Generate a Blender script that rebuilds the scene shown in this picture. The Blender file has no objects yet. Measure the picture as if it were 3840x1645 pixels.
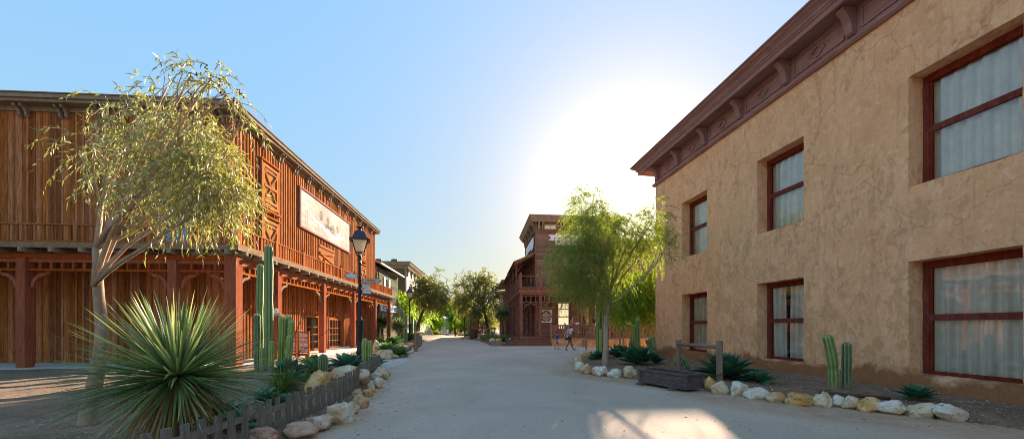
SKY_STR, SUN_STR, SKY_DUST, EXPO = 0.12, 2.3, 0.3, 3.05
SKY_TINT = (1.15, 0.95, 0.76)
AUR = 0.6
SKY_G, SKY_MAX, SKY_SAT = 3.0, 0.76, 1.22
import bpy, math, random
import numpy as np
from mathutils import Vector, Matrix, noise
PI = math.pi
R = math.radians
rnd = random.Random(7)
nr = np.random.default_rng(7)
SC = bpy.context.scene
COL = SC.collection
F, U0, HV, CH = 950.0, 1288.0, 823.0, 1.45      # focal length in photo units, optical centre, horizon, eye height


def G(u, v, z=0.0):
    """Point of the level z that the photo shows at (u, v)."""
    y = (CH - z) * F / (v - HV)
    return Vector(((u - U0) / F * y, y, z))


def P(u, v, y):
    return Vector(((u - U0) / F * y, y, CH + (HV - v) / F * y))


def ypx(u, X, al):
    t = (u - U0) / F
    k = X / (t * math.cos(al) + math.sin(al))
    return k * (-t * math.sin(al) + math.cos(al))


def w2l(p, al):
    c, s = math.cos(al), math.sin(al)
    return Vector((p[0] * c + p[1] * s, -p[0] * s + p[1] * c, p[2]))


# ------------------------------------------------------------------ mesh builder
class MB:
    def __init__(s):
        s.v = []; s.f = []

    def add(s, vs, fs):
        n = len(s.v)
        s.v += [tuple(p) for p in vs]
        s.f += [tuple(i + n for i in f) for f in fs]
        return s

    def box(s, x0, x1, y0, y1, z0, z1):
        if x0 > x1: x0, x1 = x1, x0
        if y0 > y1: y0, y1 = y1, y0
        if z0 > z1: z0, z1 = z1, z0
        return s.add([(x0, y0, z0), (x1, y0, z0), (x1, y1, z0), (x0, y1, z0),
                      (x0, y0, z1), (x1, y0, z1), (x1, y1, z1), (x0, y1, z1)],
                     [(0, 3, 2, 1), (4, 5, 6, 7), (0, 1, 5, 4), (1, 2, 6, 5), (2, 3, 7, 6), (3, 0, 4, 7)])

    def bar(s, p, q, w, d, nrm):
        """oriented box from p to q, width w across, depth d along nrm (starting at the plane)."""
        p, q, nrm = Vector(p), Vector(q), Vector(nrm).normalized()
        a = (q - p).normalized()
        b = nrm.cross(a).normalized() * (w / 2)
        n = nrm * d
        vs = [p - b, q - b, q + b, p + b, p - b + n, q - b + n, q + b + n, p + b + n]
        return s.add(vs, [(0, 3, 2, 1), (4, 5, 6, 7), (0, 1, 5, 4), (1, 2, 6, 5), (2, 3, 7, 6), (3, 0, 4, 7)])

    def prism(s, pts, vec):
        vec = Vector(vec); n = len(pts)
        pts = [Vector(p) for p in pts]
        vs = pts + [p + vec for p in pts]
        fs = [tuple(range(n))[::-1], tuple(range(n, 2 * n))] + [(i, (i + 1) % n, n + (i + 1) % n, n + i) for i in range(n)]
        return s.add(vs, fs)

    def band(s, inner, outer, vec):
        """strip between two polylines, extruded by vec"""
        vec = Vector(vec); n = len(inner)
        a = [Vector(p) for p in inner]; b = [Vector(p) for p in outer]
        vs = a + b + [p + vec for p in a] + [p + vec for p in b]
        fs = []
        for i in range(n - 1):
            fs += [(i, i + 1, n + i + 1, n + i), (2 * n + i + 1, 2 * n + i, 3 * n + i, 3 * n + i + 1),
                   (i + 1, i, 2 * n + i, 2 * n + i + 1), (n + i, n + i + 1, 3 * n + i + 1, 3 * n + i)]
        fs += [(0, n, 3 * n, 2 * n), (2 * n - 1, n - 1, 3 * n - 1, 4 * n - 1)]
        return s.add(vs, fs)

    def tube(s, pts, rad, n=8, cap=True, ribs=0, ramp=0.0):
        pts = [Vector(p) for p in pts]
        if not hasattr(rad, '__len__'): rad = [rad] * len(pts)
        vs, fs = [], []
        up = None
        m = len(pts)
        for i, p in enumerate(pts):
            d = (pts[min(i + 1, m - 1)] - pts[max(i - 1, 0)]).normalized()
            if up is None:
                up = Vector((1, 0, 0)) if abs(d.x) < 0.8 else Vector((0, 1, 0))
            a = d.cross(up).normalized(); up = a.cross(d).normalized()
            for k in range(n):
                th = 2 * PI * k / n
                r = rad[i] * (1 + (ramp * math.cos(ribs * th) if ribs else 0))
                vs.append(p + (up * math.cos(th) + a * math.sin(th)) * r)
        for i in range(m - 1):
            for k in range(n):
                k2 = (k + 1) % n
                fs.append((i * n + k, i * n + k2, (i + 1) * n + k2, (i + 1) * n + k))
        if cap:
            fs.append(tuple(range(n))[::-1]); fs.append(tuple((m - 1) * n + k for k in range(n)))
        return s.add(vs, fs)

    def lathe(s, prof, c=(0, 0, 0), n=16):
        cx, cy, cz = c
        vs, fs = [], []
        for r, z in prof:
            for k in range(n):
                th = 2 * PI * k / n
                vs.append((cx + r * math.cos(th), cy + r * math.sin(th), cz + z))
        m = len(prof)
        for i in range(m - 1):
            for k in range(n):
                k2 = (k + 1) % n
                fs.append((i * n + k, i * n + k2, (i + 1) * n + k2, (i + 1) * n + k))
        fs.append(tuple(range(n))[::-1]); fs.append(tuple((m - 1) * n + k for k in range(n)))
        return s.add(vs, fs)

    def sphere(s, c, r, n=10, m=7):
        prof = []
        rx, ry, rz = r if hasattr(r, '__len__') else (r, r, r)
        vs, fs = [(c[0], c[1], c[2] - rz)], []
        for i in range(1, m):
            ph = -PI / 2 + PI * i / m
            for k in range(n):
                th = 2 * PI * k / n
                vs.append((c[0] + rx * math.cos(ph) * math.cos(th), c[1] + ry * math.cos(ph) * math.sin(th), c[2] + rz * math.sin(ph)))
        vs.append((c[0], c[1], c[2] + rz))
        for k in range(n): fs.append((0, 1 + (k + 1) % n, 1 + k))
        for i in range(m - 2):
            for k in range(n):
                a = 1 + i * n + k; b = 1 + i * n + (k + 1) % n
                fs.append((a, b, b + n, a + n))
        t = len(vs) - 1
        for k in range(n): fs.append((t, 1 + (m - 2) * n + k, 1 + (m - 2) * n + (k + 1) % n))
        return s.add(vs, fs)

    def xf(s, M):
        s.v = [tuple(M @ Vector(p)) for p in s.v]
        return s

    def obj(s, name, mat, parent=None, off=(0, 0, 0), smooth=False, bevel=0):
        me = bpy.data.meshes.new(name)
        a = np.array(s.v, dtype=np.float64).reshape(-1, 3) - np.array(off)
        me.from_pydata(a.tolist(), [], s.f)
        if mat is not None: me.materials.append(mat)
        if smooth:
            me.polygons.foreach_set('use_smooth', [True] * len(me.polygons))
        o = bpy.data.objects.new(name, me); COL.objects.link(o)
        o.parent = parent
        if bevel:
            m = o.modifiers.new('bevel', 'BEVEL'); m.width = bevel; m.segments = 2; m.limit_method = 'ANGLE'; m.angle_limit = 0.7
        return o


def tag(o, label=None, cat=None, group=None, kind=None):
    if label: o['label'] = label
    if cat: o['category'] = cat
    if group: o['group'] = group
    if kind: o['kind'] = kind
    return o


class T:
    """a thing: an Empty at its base; part meshes are written in the frame turned by al about the world origin"""
    def __init__(s, name, label, cat, base=(0, 0, 0), al=0.0, group=None, dy=0.0, dz=0.0):
        s.base = Vector(base); s.al = al; base = (base[0], base[1] + dy, base[2] + dz)
        s.o = bpy.data.objects.new(name, None); COL.objects.link(s.o)
        s.o.empty_display_size = 0.2
        c, sn = math.cos(al), math.sin(al)
        s.o.location = (base[0] * c - base[1] * sn, base[0] * sn + base[1] * c, base[2])
        s.o.rotation_euler = (0, 0, al)
        tag(s.o, label, cat, group)

    def part(s, name, mb, mat, parent=None, label=None, **k):
        o = mb.obj(name, mat, parent or s.o, off=s.base, **k)
        if label: o['label'] = label
        return o


def empty(name, loc, rz=0.0):
    o = bpy.data.objects.new(name, None); COL.objects.link(o); o.empty_display_size = 0.2
    o.location = loc; o.rotation_euler = (0, 0, rz)
    return o


def copy_tree(o, parent=None):
    c = o.copy(); COL.objects.link(c); c.parent = parent
    for ch in list(o.children): copy_tree(ch, c)
    return c


def struct(o):
    o['kind'] = 'structure'; return o


# ------------------------------------------------------------------ materials
def _mat(name):
    m = bpy.data.materials.new(name); m.use_nodes = True
    nt = m.node_tree
    b = nt.nodes['Principled BSDF']
    return m, nt, b


def N(nt, t, **k):
    n = nt.nodes.new(t)
    for a, b in k.items(): setattr(n, a, b)
    return n


def ramp(nt, fac, stops):
    r = N(nt, 'ShaderNodeValToRGB')
    e = r.color_ramp.elements
    while len(e) < len(stops): e.new(0.5)
    for i, (p, c) in enumerate(stops):
        e[i].position = p; e[i].color = (c[0], c[1], c[2], 1)
    nt.links.new(fac, r.inputs[0])
    return r.outputs[0]


def coords(nt, scale=(1, 1, 1), kind='Object'):
    tc = N(nt, 'ShaderNodeTexCoord')
    mp = N(nt, 'ShaderNodeMapping'); mp.inputs['Scale'].default_value = scale
    nt.links.new(tc.outputs[kind], mp.inputs[0])
    return mp.outputs[0]


def noise_n(nt, vec, scale, detail=6, rough=0.6, dist=0.0):
    n = N(nt, 'ShaderNodeTexNoise')
    n.inputs['Scale'].default_value = scale; n.inputs['Detail'].default_value = detail
    n.inputs['Roughness'].default_value = rough; n.inputs['Distortion'].default_value = dist
    if vec is not None: nt.links.new(vec, n.inputs['Vector'])
    return n.outputs['Fac']


def mix(nt, fac, a, b, mode='MIX'):
    m = N(nt, 'ShaderNodeMix', data_type='RGBA', blend_type=mode)
    for s, i in ((fac, 0), (a, 6), (b, 7)):
        if hasattr(s, 'is_linked') or hasattr(s, 'node'): nt.links.new(s, m.inputs[i])
        elif i == 0: m.inputs[0].default_value = s
        else: m.inputs[i].default_value = (s[0], s[1], s[2], 1)
    return m.outputs[2]


def math_n(nt, op, a, b=0.5, c=None):
    m = N(nt, 'ShaderNodeMath', operation=op)
    for i, s in enumerate((a, b) if c is None else (a, b, c)):
        if hasattr(s, 'node'): nt.links.new(s, m.inputs[i])
        else: m.inputs[i].default_value = s
    return m.outputs[0]


def island_var(nt, col, amt, sat=0.0):
    g = N(nt, 'ShaderNodeNewGeometry')
    h = N(nt, 'ShaderNodeHueSaturation')
    v = math_n(nt, 'MULTIPLY_ADD', g.outputs['Random Per Island'], 2 * amt, 1 - amt)
    nt.links.new(v, h.inputs['Value'])
    if sat:
        w = N(nt, 'ShaderNodeTexWhiteNoise', noise_dimensions='1D')
        nt.links.new(g.outputs['Random Per Island'], w.inputs['W'])
        nt.links.new(math_n(nt, 'MULTIPLY_ADD', w.outputs['Value'], 2 * sat, 1 - sat), h.inputs['Saturation'])
    nt.links.new(col, h.inputs['Color'])
    return h.outputs[0]


def bump(nt, b, h, strength, dist=0.02):
    n = N(nt, 'ShaderNodeBump'); n.inputs['Strength'].default_value = strength; n.inputs['Distance'].default_value = dist
    nt.links.new(h, n.inputs['Height']); nt.links.new(n.outputs[0], b.inputs['Normal'])


def wood(name, c0, c1, c2, grain=(14, 14, 1.2), var=0.25, rough=0.7, bstr=0.5, sat=0.1, spec=0.0, wear=None):
    m, nt, b = _mat(name)
    v = coords(nt, grain)
    n1 = noise_n(nt, v, 1.6, 8, 0.65, 0.6)
    col = ramp(nt, n1, [(0.25, c0), (0.5, c1), (0.78, c2)])
    v2 = coords(nt, (1, 1, 1))
    n2 = noise_n(nt, v2, 1.3, 5, 0.6)
    col = mix(nt, math_n(nt, 'MULTIPLY', n2, 0.45), col, tuple(x * 0.45 for x in c0), 'MIX')
    if wear:
        n3 = noise_n(nt, v, 3.0, 8, 0.75)
        col = mix(nt, ramp(nt, n3, [(0.6, (0, 0, 0)), (0.7, (0.8,) * 3)]), col, wear)
    col = island_var(nt, col, var, sat)
    nt.links.new(col, b.inputs['Base Color'])
    b.inputs['Roughness'].default_value = rough
    b.inputs['Specular IOR Level'].default_value = spec
    bump(nt, b, n1, bstr, 0.01)
    return m


def plain(name, c, rough=0.6, var=0.12, scale=6, metal=0.0, bstr=0.15, spec=0.4, emit=None):
    m, nt, b = _mat(name)
    v = coords(nt)
    n1 = noise_n(nt, v, scale, 6, 0.6)
    d = tuple(x * (1 - 2 * var) for x in c); l = tuple(min(1, x * (1 + 1.5 * var)) for x in c)
    nt.links.new(ramp(nt, n1, [(0.3, d), (0.7, l)]), b.inputs['Base Color'])
    b.inputs['Roughness'].default_value = rough; b.inputs['Metallic'].default_value = metal
    b.inputs['Specular IOR Level'].default_value = spec
    bump(nt, b, n1, bstr, 0.01)
    if emit:
        b.inputs['Emission Color'].default_value = (*emit[0], 1); b.inputs['Emission Strength'].default_value = emit[1]
    return m


def leafmat(name, c0, c1, c2, trans=0.4, rough=0.45, spec=0.4, noise_scale=None):
    m, nt, b = _mat(name)
    g = N(nt, 'ShaderNodeNewGeometry')
    fac = g.outputs['Random Per Island']
    if noise_scale:
        fac = math_n(nt, 'MULTIPLY_ADD', noise_n(nt, coords(nt), noise_scale, 3, 0.6), 0.9, math_n(nt, 'MULTIPLY_ADD', fac, 0.4, -0.15))
    col = ramp(nt, fac, [(0.1, c0), (0.5, c1), (0.9, c2)])
    nt.links.new(col, b.inputs['Base Color'])
    b.inputs['Roughness'].default_value = rough; b.inputs['Specular IOR Level'].default_value = spec
    tr = N(nt, 'ShaderNodeBsdfTranslucent')
    hs = N(nt, 'ShaderNodeHueSaturation'); hs.inputs['Value'].default_value = 1.35; hs.inputs['Saturation'].default_value = 1.15
    hs.inputs['Hue'].default_value = 0.485
    nt.links.new(col, hs.inputs['Color']); nt.links.new(hs.outputs[0], tr.inputs[0])
    ms = N(nt, 'ShaderNodeMixShader'); ms.inputs[0].default_value = trans
    nt.links.new(b.outputs[0], ms.inputs[1]); nt.links.new(tr.outputs[0], ms.inputs[2])
    nt.links.new(ms.outputs[0], nt.nodes['Material Output'].inputs[0])
    return m


def glassmat(name, tint=(0.9, 0.95, 0.95), base=0.08, ior=1.6):
    m, nt, b = _mat(name)
    nt.nodes.remove(b)
    fr = N(nt, 'ShaderNodeFresnel'); fr.inputs[0].default_value = ior
    tr = N(nt, 'ShaderNodeBsdfTransparent'); tr.inputs[0].default_value = (*tint, 1)
    gl = N(nt, 'ShaderNodeBsdfGlossy'); gl.inputs['Roughness'].default_value = 0.02
    nn = noise_n(nt, coords(nt), 1.2, 2, 0.5)
    bp = N(nt, 'ShaderNodeBump'); bp.inputs['Strength'].default_value = 0.06; bp.inputs['Distance'].default_value = 0.05
    nt.links.new(nn, bp.inputs['Height']); nt.links.new(bp.outputs[0], gl.inputs['Normal'])
    ms = N(nt, 'ShaderNodeMixShader')
    f = math_n(nt, 'ADD', fr.outputs[0], base)
    nt.links.new(f, ms.inputs[0]); nt.links.new(tr.outputs[0], ms.inputs[1]); nt.links.new(gl.outputs[0], ms.inputs[2])
    nt.links.new(ms.outputs[0], nt.nodes['Material Output'].inputs[0])
    return m


def rockmat(name, a, b_, c, spot):
    m, nt, b = _mat(name)
    oi = N(nt, 'ShaderNodeObjectInfo')
    tc = N(nt, 'ShaderNodeTexCoord')
    add = N(nt, 'ShaderNodeVectorMath', operation='ADD')
    sc = N(nt, 'ShaderNodeVectorMath', operation='SCALE'); sc.inputs['Scale'].default_value = 37.0
    cmb = N(nt, 'ShaderNodeCombineXYZ')
    for i in range(3): nt.links.new(oi.outputs['Random'], cmb.inputs[i])
    nt.links.new(cmb.outputs[0], sc.inputs[0])
    nt.links.new(tc.outputs['Object'], add.inputs[0]); nt.links.new(sc.outputs[0], add.inputs[1])
    v = add.outputs[0]
    n1 = noise_n(nt, v, 4.5, 8, 0.65, 0.8)
    n2 = noise_n(nt, v, 2.3, 4, 0.6)
    n3 = noise_n(nt, v, 14, 6, 0.7)
    col = ramp(nt, n1, [(0.3, a), (0.5, b_), (0.66, c)])
    col = mix(nt, ramp(nt, n2, [(0.5, (0, 0, 0)), (0.62, (0.75,) * 3)]), col, spot)
    col = mix(nt, ramp(nt, n3, [(0.33, (0.75,) * 3), (0.43, (0, 0, 0))]), col, tuple(x * 0.3 for x in spot))
    nt.links.new(col, b.inputs['Base Color'])
    b.inputs['Roughness'].default_value = 0.85
    bump(nt, b, math_n(nt, 'MULTIPLY_ADD', n3, 0.5, n1), 0.9, 0.05)
    return m


def stucco(name):
    m, nt, b = _mat(name)
    v = coords(nt)
    big = noise_n(nt, v, 0.45, 4, 0.55)
    n1 = noise_n(nt, coords(nt, (1, 1, 0.55)), 3.6, 9, 0.68, 0.7)
    n2 = noise_n(nt, coords(nt, (1, 1, 0.8)), 7.0, 8, 0.6, 1.0)
    trow = noise_n(nt, coords(nt, (1, 1.2, 1)), 5.0, 5, 0.5, 2.5)
    col = ramp(nt, big, [(0.3, (0.92, 0.46, 0.23)), (0.6, (0.97, 0.54, 0.29))])
    soft = ramp(nt, noise_n(nt, coords(nt, (1, 1, .7)), 1.7, 7, 0.7, 0.3), [(0.38, (0, 0, 0)), (0.68, (0.75,) * 3)])
    col = mix(nt, soft, col, (0.74, 0.38, 0.20))
    # worn patches with crisp edges where the top coat has gone, more of them low on the wall
    sz = N(nt, 'ShaderNodeSeparateXYZ'); tcz = N(nt, 'ShaderNodeTexCoord'); nt.links.new(tcz.outputs['Object'], sz.inputs[0])
    low = math_n(nt, 'MULTIPLY_ADD', sz.outputs['Z'], 0.012, 0.0)
    thr = math_n(nt, 'ADD', math_n(nt, 'MULTIPLY_ADD', big, -0.42, 0.70), low)
    pat = math_n(nt, 'SUBTRACT', n1, thr)
    pm = ramp(nt, math_n(nt, 'MULTIPLY_ADD', pat, 12.0, 0.35), [(0.25, (0, 0, 0)), (0.6, (0.5,) * 3)])
    col = mix(nt, pm, col, (0.60, 0.29, 0.14))
    pm2 = ramp(nt, n2, [(0.50, (0, 0, 0)), (0.66, (0.55,) * 3)])
    col = mix(nt, pm2, col, (0.97, 0.66, 0.44))
    pm3 = ramp(nt, noise_n(nt, coords(nt, (1, 1, .6)), 11.0, 7, 0.75, 0.3), [(0.56, (0, 0, 0)), (0.66, (0.5,) * 3)])
    col = mix(nt, pm3, col, (0.60, 0.29, 0.14))
    stk = noise_n(nt, coords(nt, (5, 5, .35)), 1.6, 6, 0.65, 0.2)
    col = mix(nt, ramp(nt, stk, [(0.55, (0, 0, 0)), (0.72, (0.45,) * 3)]), col, (0.50, 0.25, 0.13))
    crk = N(nt, 'ShaderNodeTexVoronoi', feature='DISTANCE_TO_EDGE'); crk.inputs['Scale'].default_value = 0.42
    wv = N(nt, 'ShaderNodeVectorMath', operation='ADD'); nd = N(nt, 'ShaderNodeTexNoise'); nd.inputs['Scale'].default_value = 1.3; nd.inputs['Detail'].default_value = 7
    nt.links.new(v, nd.inputs['Vector']); nt.links.new(v, wv.inputs[0]); nt.links.new(nd.outputs['Color'], wv.inputs[1]); nt.links.new(wv.outputs[0], crk.inputs['Vector'])
    col = mix(nt, ramp(nt, crk.outputs['Distance'], [(0.0, (0.4,) * 3), (0.008, (0, 0, 0))]), col, (0.32, 0.16, 0.08))
    # damp stain with a ragged top along the foot of the wall
    sx = N(nt, 'ShaderNodeSeparateXYZ'); tc = N(nt, 'ShaderNodeTexCoord'); nt.links.new(tc.outputs['Object'], sx.inputs[0])
    n4 = noise_n(nt, v, 1.1, 6, 0.65, 0.6)
    hgt = math_n(nt, 'MULTIPLY_ADD', n4, -1.15, sx.outputs['Z'])
    sm = ramp(nt, math_n(nt, 'MULTIPLY_ADD', hgt, 2.4, 0.62), [(0.1, (0.85,) * 3), (0.5, (0, 0, 0))])
    col = mix(nt, sm, col, (0.30, 0.12, 0.05))
    nt.links.new(col, b.inputs['Base Color'])
    b.inputs['Roughness'].default_value = 0.9; b.inputs['Specular IOR Level'].default_value = 0.0
    h = math_n(nt, 'MULTIPLY_ADD', n1, 0.8, math_n(nt, 'MULTIPLY_ADD', n2, 0.35, math_n(nt, 'MULTIPLY_ADD', trow, 0.7, math_n(nt, 'MULTIPLY', pm3, 0.15))))
    bump(nt, b, h, 0.5, 0.05)
    return m


def c255(r, g, b):
    f = lambda x: ((x / 255 + 0.055) / 1.055) ** 2.4 if x > 10 else x / 255 / 12.92
    return (f(r), f(g), f(b))


M = {}
M['red_wood'] = wood('red_wood', (0.18, 0.053, 0.022), (0.48, 0.175, 0.070), (0.68, 0.33, 0.165), var=0.42, sat=0.1)
M['red_post'] = wood('red_post', (0.26, 0.055, 0.022), (0.42, 0.10, 0.038), (0.52, 0.17, 0.075), var=0.12, bstr=0.3)
M['red_board'] = wood('red_board', (0.26, 0.070, 0.025), (0.43, 0.14, 0.05), (0.58, 0.24, 0.10), var=0.25)
M['door_wood'] = wood('door_wood', (0.28, 0.10, 0.035), (0.46, 0.19, 0.075), (0.60, 0.30, 0.14), var=0.25)
M['weather'] = wood('weathered_wood', (0.17, 0.10, 0.06), (0.33, 0.21, 0.13), (0.46, 0.33, 0.22), var=0.25, grain=(10, 1.2, 10))
M['trim'] = wood('eave_trim', (0.22, 0.16, 0.11), (0.36, 0.27, 0.19), (0.48, 0.38, 0.28), var=0.1, grain=(3, 3, 3))
M['grey_wood'] = wood('grey_picket', (0.14, 0.115, 0.088), (0.28, 0.235, 0.185), (0.46, 0.40, 0.32), grain=(26, 26, 1.6), var=0.28, rough=0.85, bstr=0.8)
M['trough'] = wood('trough_wood', (0.075, 0.055, 0.055), (0.17, 0.13, 0.125), (0.30, 0.24, 0.225), grain=(3, 3, 14), var=0.2, rough=0.8, bstr=0.8)
M['log'] = wood('peeled_log', (0.20, 0.12, 0.085), (0.33, 0.21, 0.15), (0.46, 0.33, 0.25), grain=(9, 9, 1), var=0.1, rough=0.8)
M['dark_clap'] = wood('dark_clapboard', (0.12, 0.070, 0.050), (0.27, 0.165, 0.12), (0.42, 0.29, 0.225), grain=(1.2, 1.2, 16), var=0.3, rough=0.75)
M['barber_post'] = wood('barber_post', (0.13, 0.060, 0.042), (0.25, 0.12, 0.08), (0.40, 0.23, 0.16), var=0.2)
M['step_wood'] = wood('step_wood', (0.13, 0.065, 0.048), (0.22, 0.12, 0.09), (0.33, 0.2, 0.155), grain=(1.5, 10, 10), var=0.2)
M['green_clap'] = wood('grey_green_clapboard', (0.13, 0.12, 0.075), (0.24, 0.22, 0.15), (0.36, 0.34, 0.25), grain=(1, 1, 12), var=0.25)
M['brown_clap'] = wood('brown_clapboard', (0.12, 0.085, 0.045), (0.20, 0.14, 0.075), (0.28, 0.2, 0.12), grain=(1, 1, 12), var=0.2)
M['mauve'] = wood('dark_mauve_cornice', (0.30, 0.145, 0.135), (0.42, 0.215, 0.195), (0.52, 0.29, 0.26), grain=(3, 1, 3), var=0.06, rough=0.6, bstr=0.2)
M['win_red'] = wood('window_red', (0.14, 0.028, 0.020), (0.24, 0.052, 0.036), (0.36, 0.10, 0.07), var=0.05, grain=(8, 8, 2), rough=0.5, bstr=0.2)
M['stucco'] = stucco('stucco')
M['curtain'] = plain('curtain', (0.90, 0.88, 0.80), 0.9, 0.06, 3, bstr=0)
M['blind'] = plain('glowing_cream_blind', (0.85, 0.76, 0.5), 0.9, 0.04, 3, bstr=0, emit=((0.85, 0.72, 0.42), 0.12))  # blind cloth given a faint glow of its own, no lamp behind
M['glass'] = glassmat('glass', tint=(1.0, 1.0, 1.0), base=0.07)
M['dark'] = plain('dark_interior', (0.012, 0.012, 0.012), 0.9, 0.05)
M['dark_glass'] = plain('dark_glass', (0.02, 0.025, 0.022), 0.08, 0.2, 2, bstr=0.02, spec=0.8)
M['iron'] = plain('black_iron', (0.028, 0.027, 0.032), 0.45, 0.2, 10, metal=0.3)
M['iron_cap'] = plain('grey_iron', (0.06, 0.05, 0.06), 0.5, 0.15, 8, metal=0.2)
M['lantern'] = glassmat('lantern_glass', tint=(0.75, 0.7, 0.62), base=0.1)
M['frost'] = plain('frosted_glass', (0.75, 0.7, 0.6), 0.4, 0.05, 3)
M['lantern'] = leafmat('milky_lantern_glass', (0.62, 0.56, 0.45), (0.68, 0.62, 0.5), (0.72, 0.66, 0.55), 0.5, 0.15, 0.6)
M['sign_tan'] = plain('sign_tan', (0.55, 0.42, 0.34), 0.6, 0.06, 8)
M['white_paint'] = plain('white_paint', (0.75, 0.76, 0.78), 0.6, 0.08, 5)
M['navy'] = plain('navy_paint', (0.03, 0.025, 0.075), 0.6, 0.08, 5)
M['ink'] = plain('ink', (0.03, 0.025, 0.03), 0.7, 0.05)
M['barrel'] = wood('barrel_wood', (0.09, 0.04, 0.02), (0.18, 0.085, 0.04), (0.27, 0.14, 0.08), var=0.2)
M['terracotta'] = plain('terracotta', (0.45, 0.14, 0.05), 0.8, 0.12)
M['orange'] = plain('pumpkin_orange', (0.75, 0.2, 0.02), 0.6, 0.1)
M['red_plastic'] = plain('red_plastic', (0.6, 0.03, 0.05), 0.5, 0.05)
M['rust'] = plain('rusty_pipe', (0.10, 0.04, 0.03), 0.7, 0.25, 14)
M['bark'] = wood('bark', (0.26, 0.17, 0.12), (0.46, 0.32, 0.23), (0.62, 0.48, 0.37), grain=(9, 9, 4), var=0.1, bstr=1.0, rough=0.9)
M['bark_dark'] = wood('bark_dark', (0.07, 0.045, 0.03), (0.13, 0.085, 0.055), (0.2, 0.14, 0.1), grain=(7, 7, 3), var=0.1, bstr=1.0, rough=0.9)
M['palm_bark'] = wood('yucca_bark', (0.2, 0.11, 0.06), (0.33, 0.19, 0.11), (0.45, 0.3, 0.19), grain=(5, 5, 14), var=0.1, bstr=1.0, rough=0.9)
M['willow'] = leafmat('willow_leaf', (0.15, 0.20, 0.045), (0.26, 0.33, 0.06), (0.43, 0.48, 0.12), 0.5)
M['bright'] = leafmat('bright_leaf', (0.13, 0.26, 0.02), (0.24, 0.42, 0.025), (0.40, 0.58, 0.06), 0.5)
M['pepper'] = leafmat('pepper_leaf', (0.20, 0.23, 0.04), (0.36, 0.37, 0.09), (0.58, 0.54, 0.24), 0.35, 0.35, 0.6)
M['olive'] = leafmat('olive_leaf', (0.11, 0.125, 0.03), (0.19, 0.20, 0.045), (0.32, 0.31, 0.08), 0.45)
M['yellow'] = leafmat('yellow_leaf', (0.2, 0.2, 0.02), (0.36, 0.34, 0.03), (0.5, 0.45, 0.06), 0.5)
M['agave'] = leafmat('agave_leaf', (0.03, 0.10, 0.055), (0.05, 0.155, 0.085), (0.09, 0.22, 0.11), 0.16, 0.4, 0.5)
M['agave_g'] = leafmat('agave_green_leaf', (0.07, 0.15, 0.05), (0.13, 0.25, 0.08), (0.26, 0.40, 0.15), 0.2, 0.35, 0.6)
M['agave_y'] = leafmat('agave_yellow_leaf', (0.12, 0.18, 0.03), (0.24, 0.3, 0.06), (0.42, 0.42, 0.14), 0.35, 0.4)
M['agave_b'] = leafmat('agave_blue_leaf', (0.06, 0.16, 0.12), (0.09, 0.23, 0.17), (0.16, 0.32, 0.22), 0.15, 0.45)
M['yucca'] = leafmat('yucca_leaf', (0.10, 0.17, 0.07), (0.19, 0.27, 0.095), (0.44, 0.48, 0.19), 0.35, 0.3, 0.6)
M['yucca_far'] = leafmat('yucca_far_leaf', (0.10, 0.15, 0.05), (0.22, 0.28, 0.09), (0.48, 0.48, 0.24), 0.4, 0.4)
M['yucca_dry'] = leafmat('yucca_dry_leaf', (0.25, 0.16, 0.05), (0.36, 0.25, 0.09), (0.45, 0.34, 0.15), 0.3, 0.6)
M['grass'] = leafmat('grass_blade', (0.05, 0.10, 0.015), (0.11, 0.18, 0.03), (0.24, 0.28, 0.07), 0.4)
M['flower'] = leafmat('red_flower', (0.45, 0.04, 0.05), (0.6, 0.08, 0.09), (0.7, 0.2, 0.16), 0.4)
M['berry'] = plain('berry', (0.14, 0.02, 0.012), 0.5, 0.2, 20)
M['stalk'] = plain('stalk', (0.26, 0.10, 0.07), 0.7, 0.15, 20)


def cactusmat(name, a, b_):
    m, nt, b = _mat(name)
    v = coords(nt, (1, 1, 0.4))
    n1 = noise_n(nt, v, 7, 6, 0.6)
    g = N(nt, 'ShaderNodeNewGeometry')
    col = ramp(nt, n1, [(0.3, a), (0.7, b_)])
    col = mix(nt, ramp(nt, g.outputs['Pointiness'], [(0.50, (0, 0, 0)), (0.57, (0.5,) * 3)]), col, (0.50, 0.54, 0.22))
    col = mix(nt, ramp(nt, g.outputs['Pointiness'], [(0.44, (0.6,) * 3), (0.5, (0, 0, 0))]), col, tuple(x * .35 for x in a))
    tz = N(nt, 'ShaderNodeTexCoord'); sz = N(nt, 'ShaderNodeSeparateXYZ'); nt.links.new(tz.outputs['Object'], sz.inputs[0])
    ck = math_n(nt, 'MULTIPLY_ADD', n1, -0.7, sz.outputs['Z'])
    col = mix(nt, ramp(nt, math_n(nt, 'ADD', ck, 0.5), [(0.22, (0.8,) * 3), (0.36, (0, 0, 0))]), col, (0.30, 0.22, 0.13))
    sc_ = noise_n(nt, coords(nt), 16, 4, .6)
    col = mix(nt, ramp(nt, sc_, [(0.66, (0, 0, 0)), (0.72, (0.6,) * 3)]), col, (0.36, 0.28, 0.16))
    nt.links.new(col, b.inputs['Base Color'])
    b.inputs['Roughness'].default_value = 0.6
    b.inputs['Subsurface Weight'].default_value = 0.15
    b.inputs['Subsurface Radius'].default_value = (0.03, 0.05, 0.01)
    bump(nt, b, noise_n(nt, coords(nt), 60, 3, 0.6), 0.3, 0.01)
    return m


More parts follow.
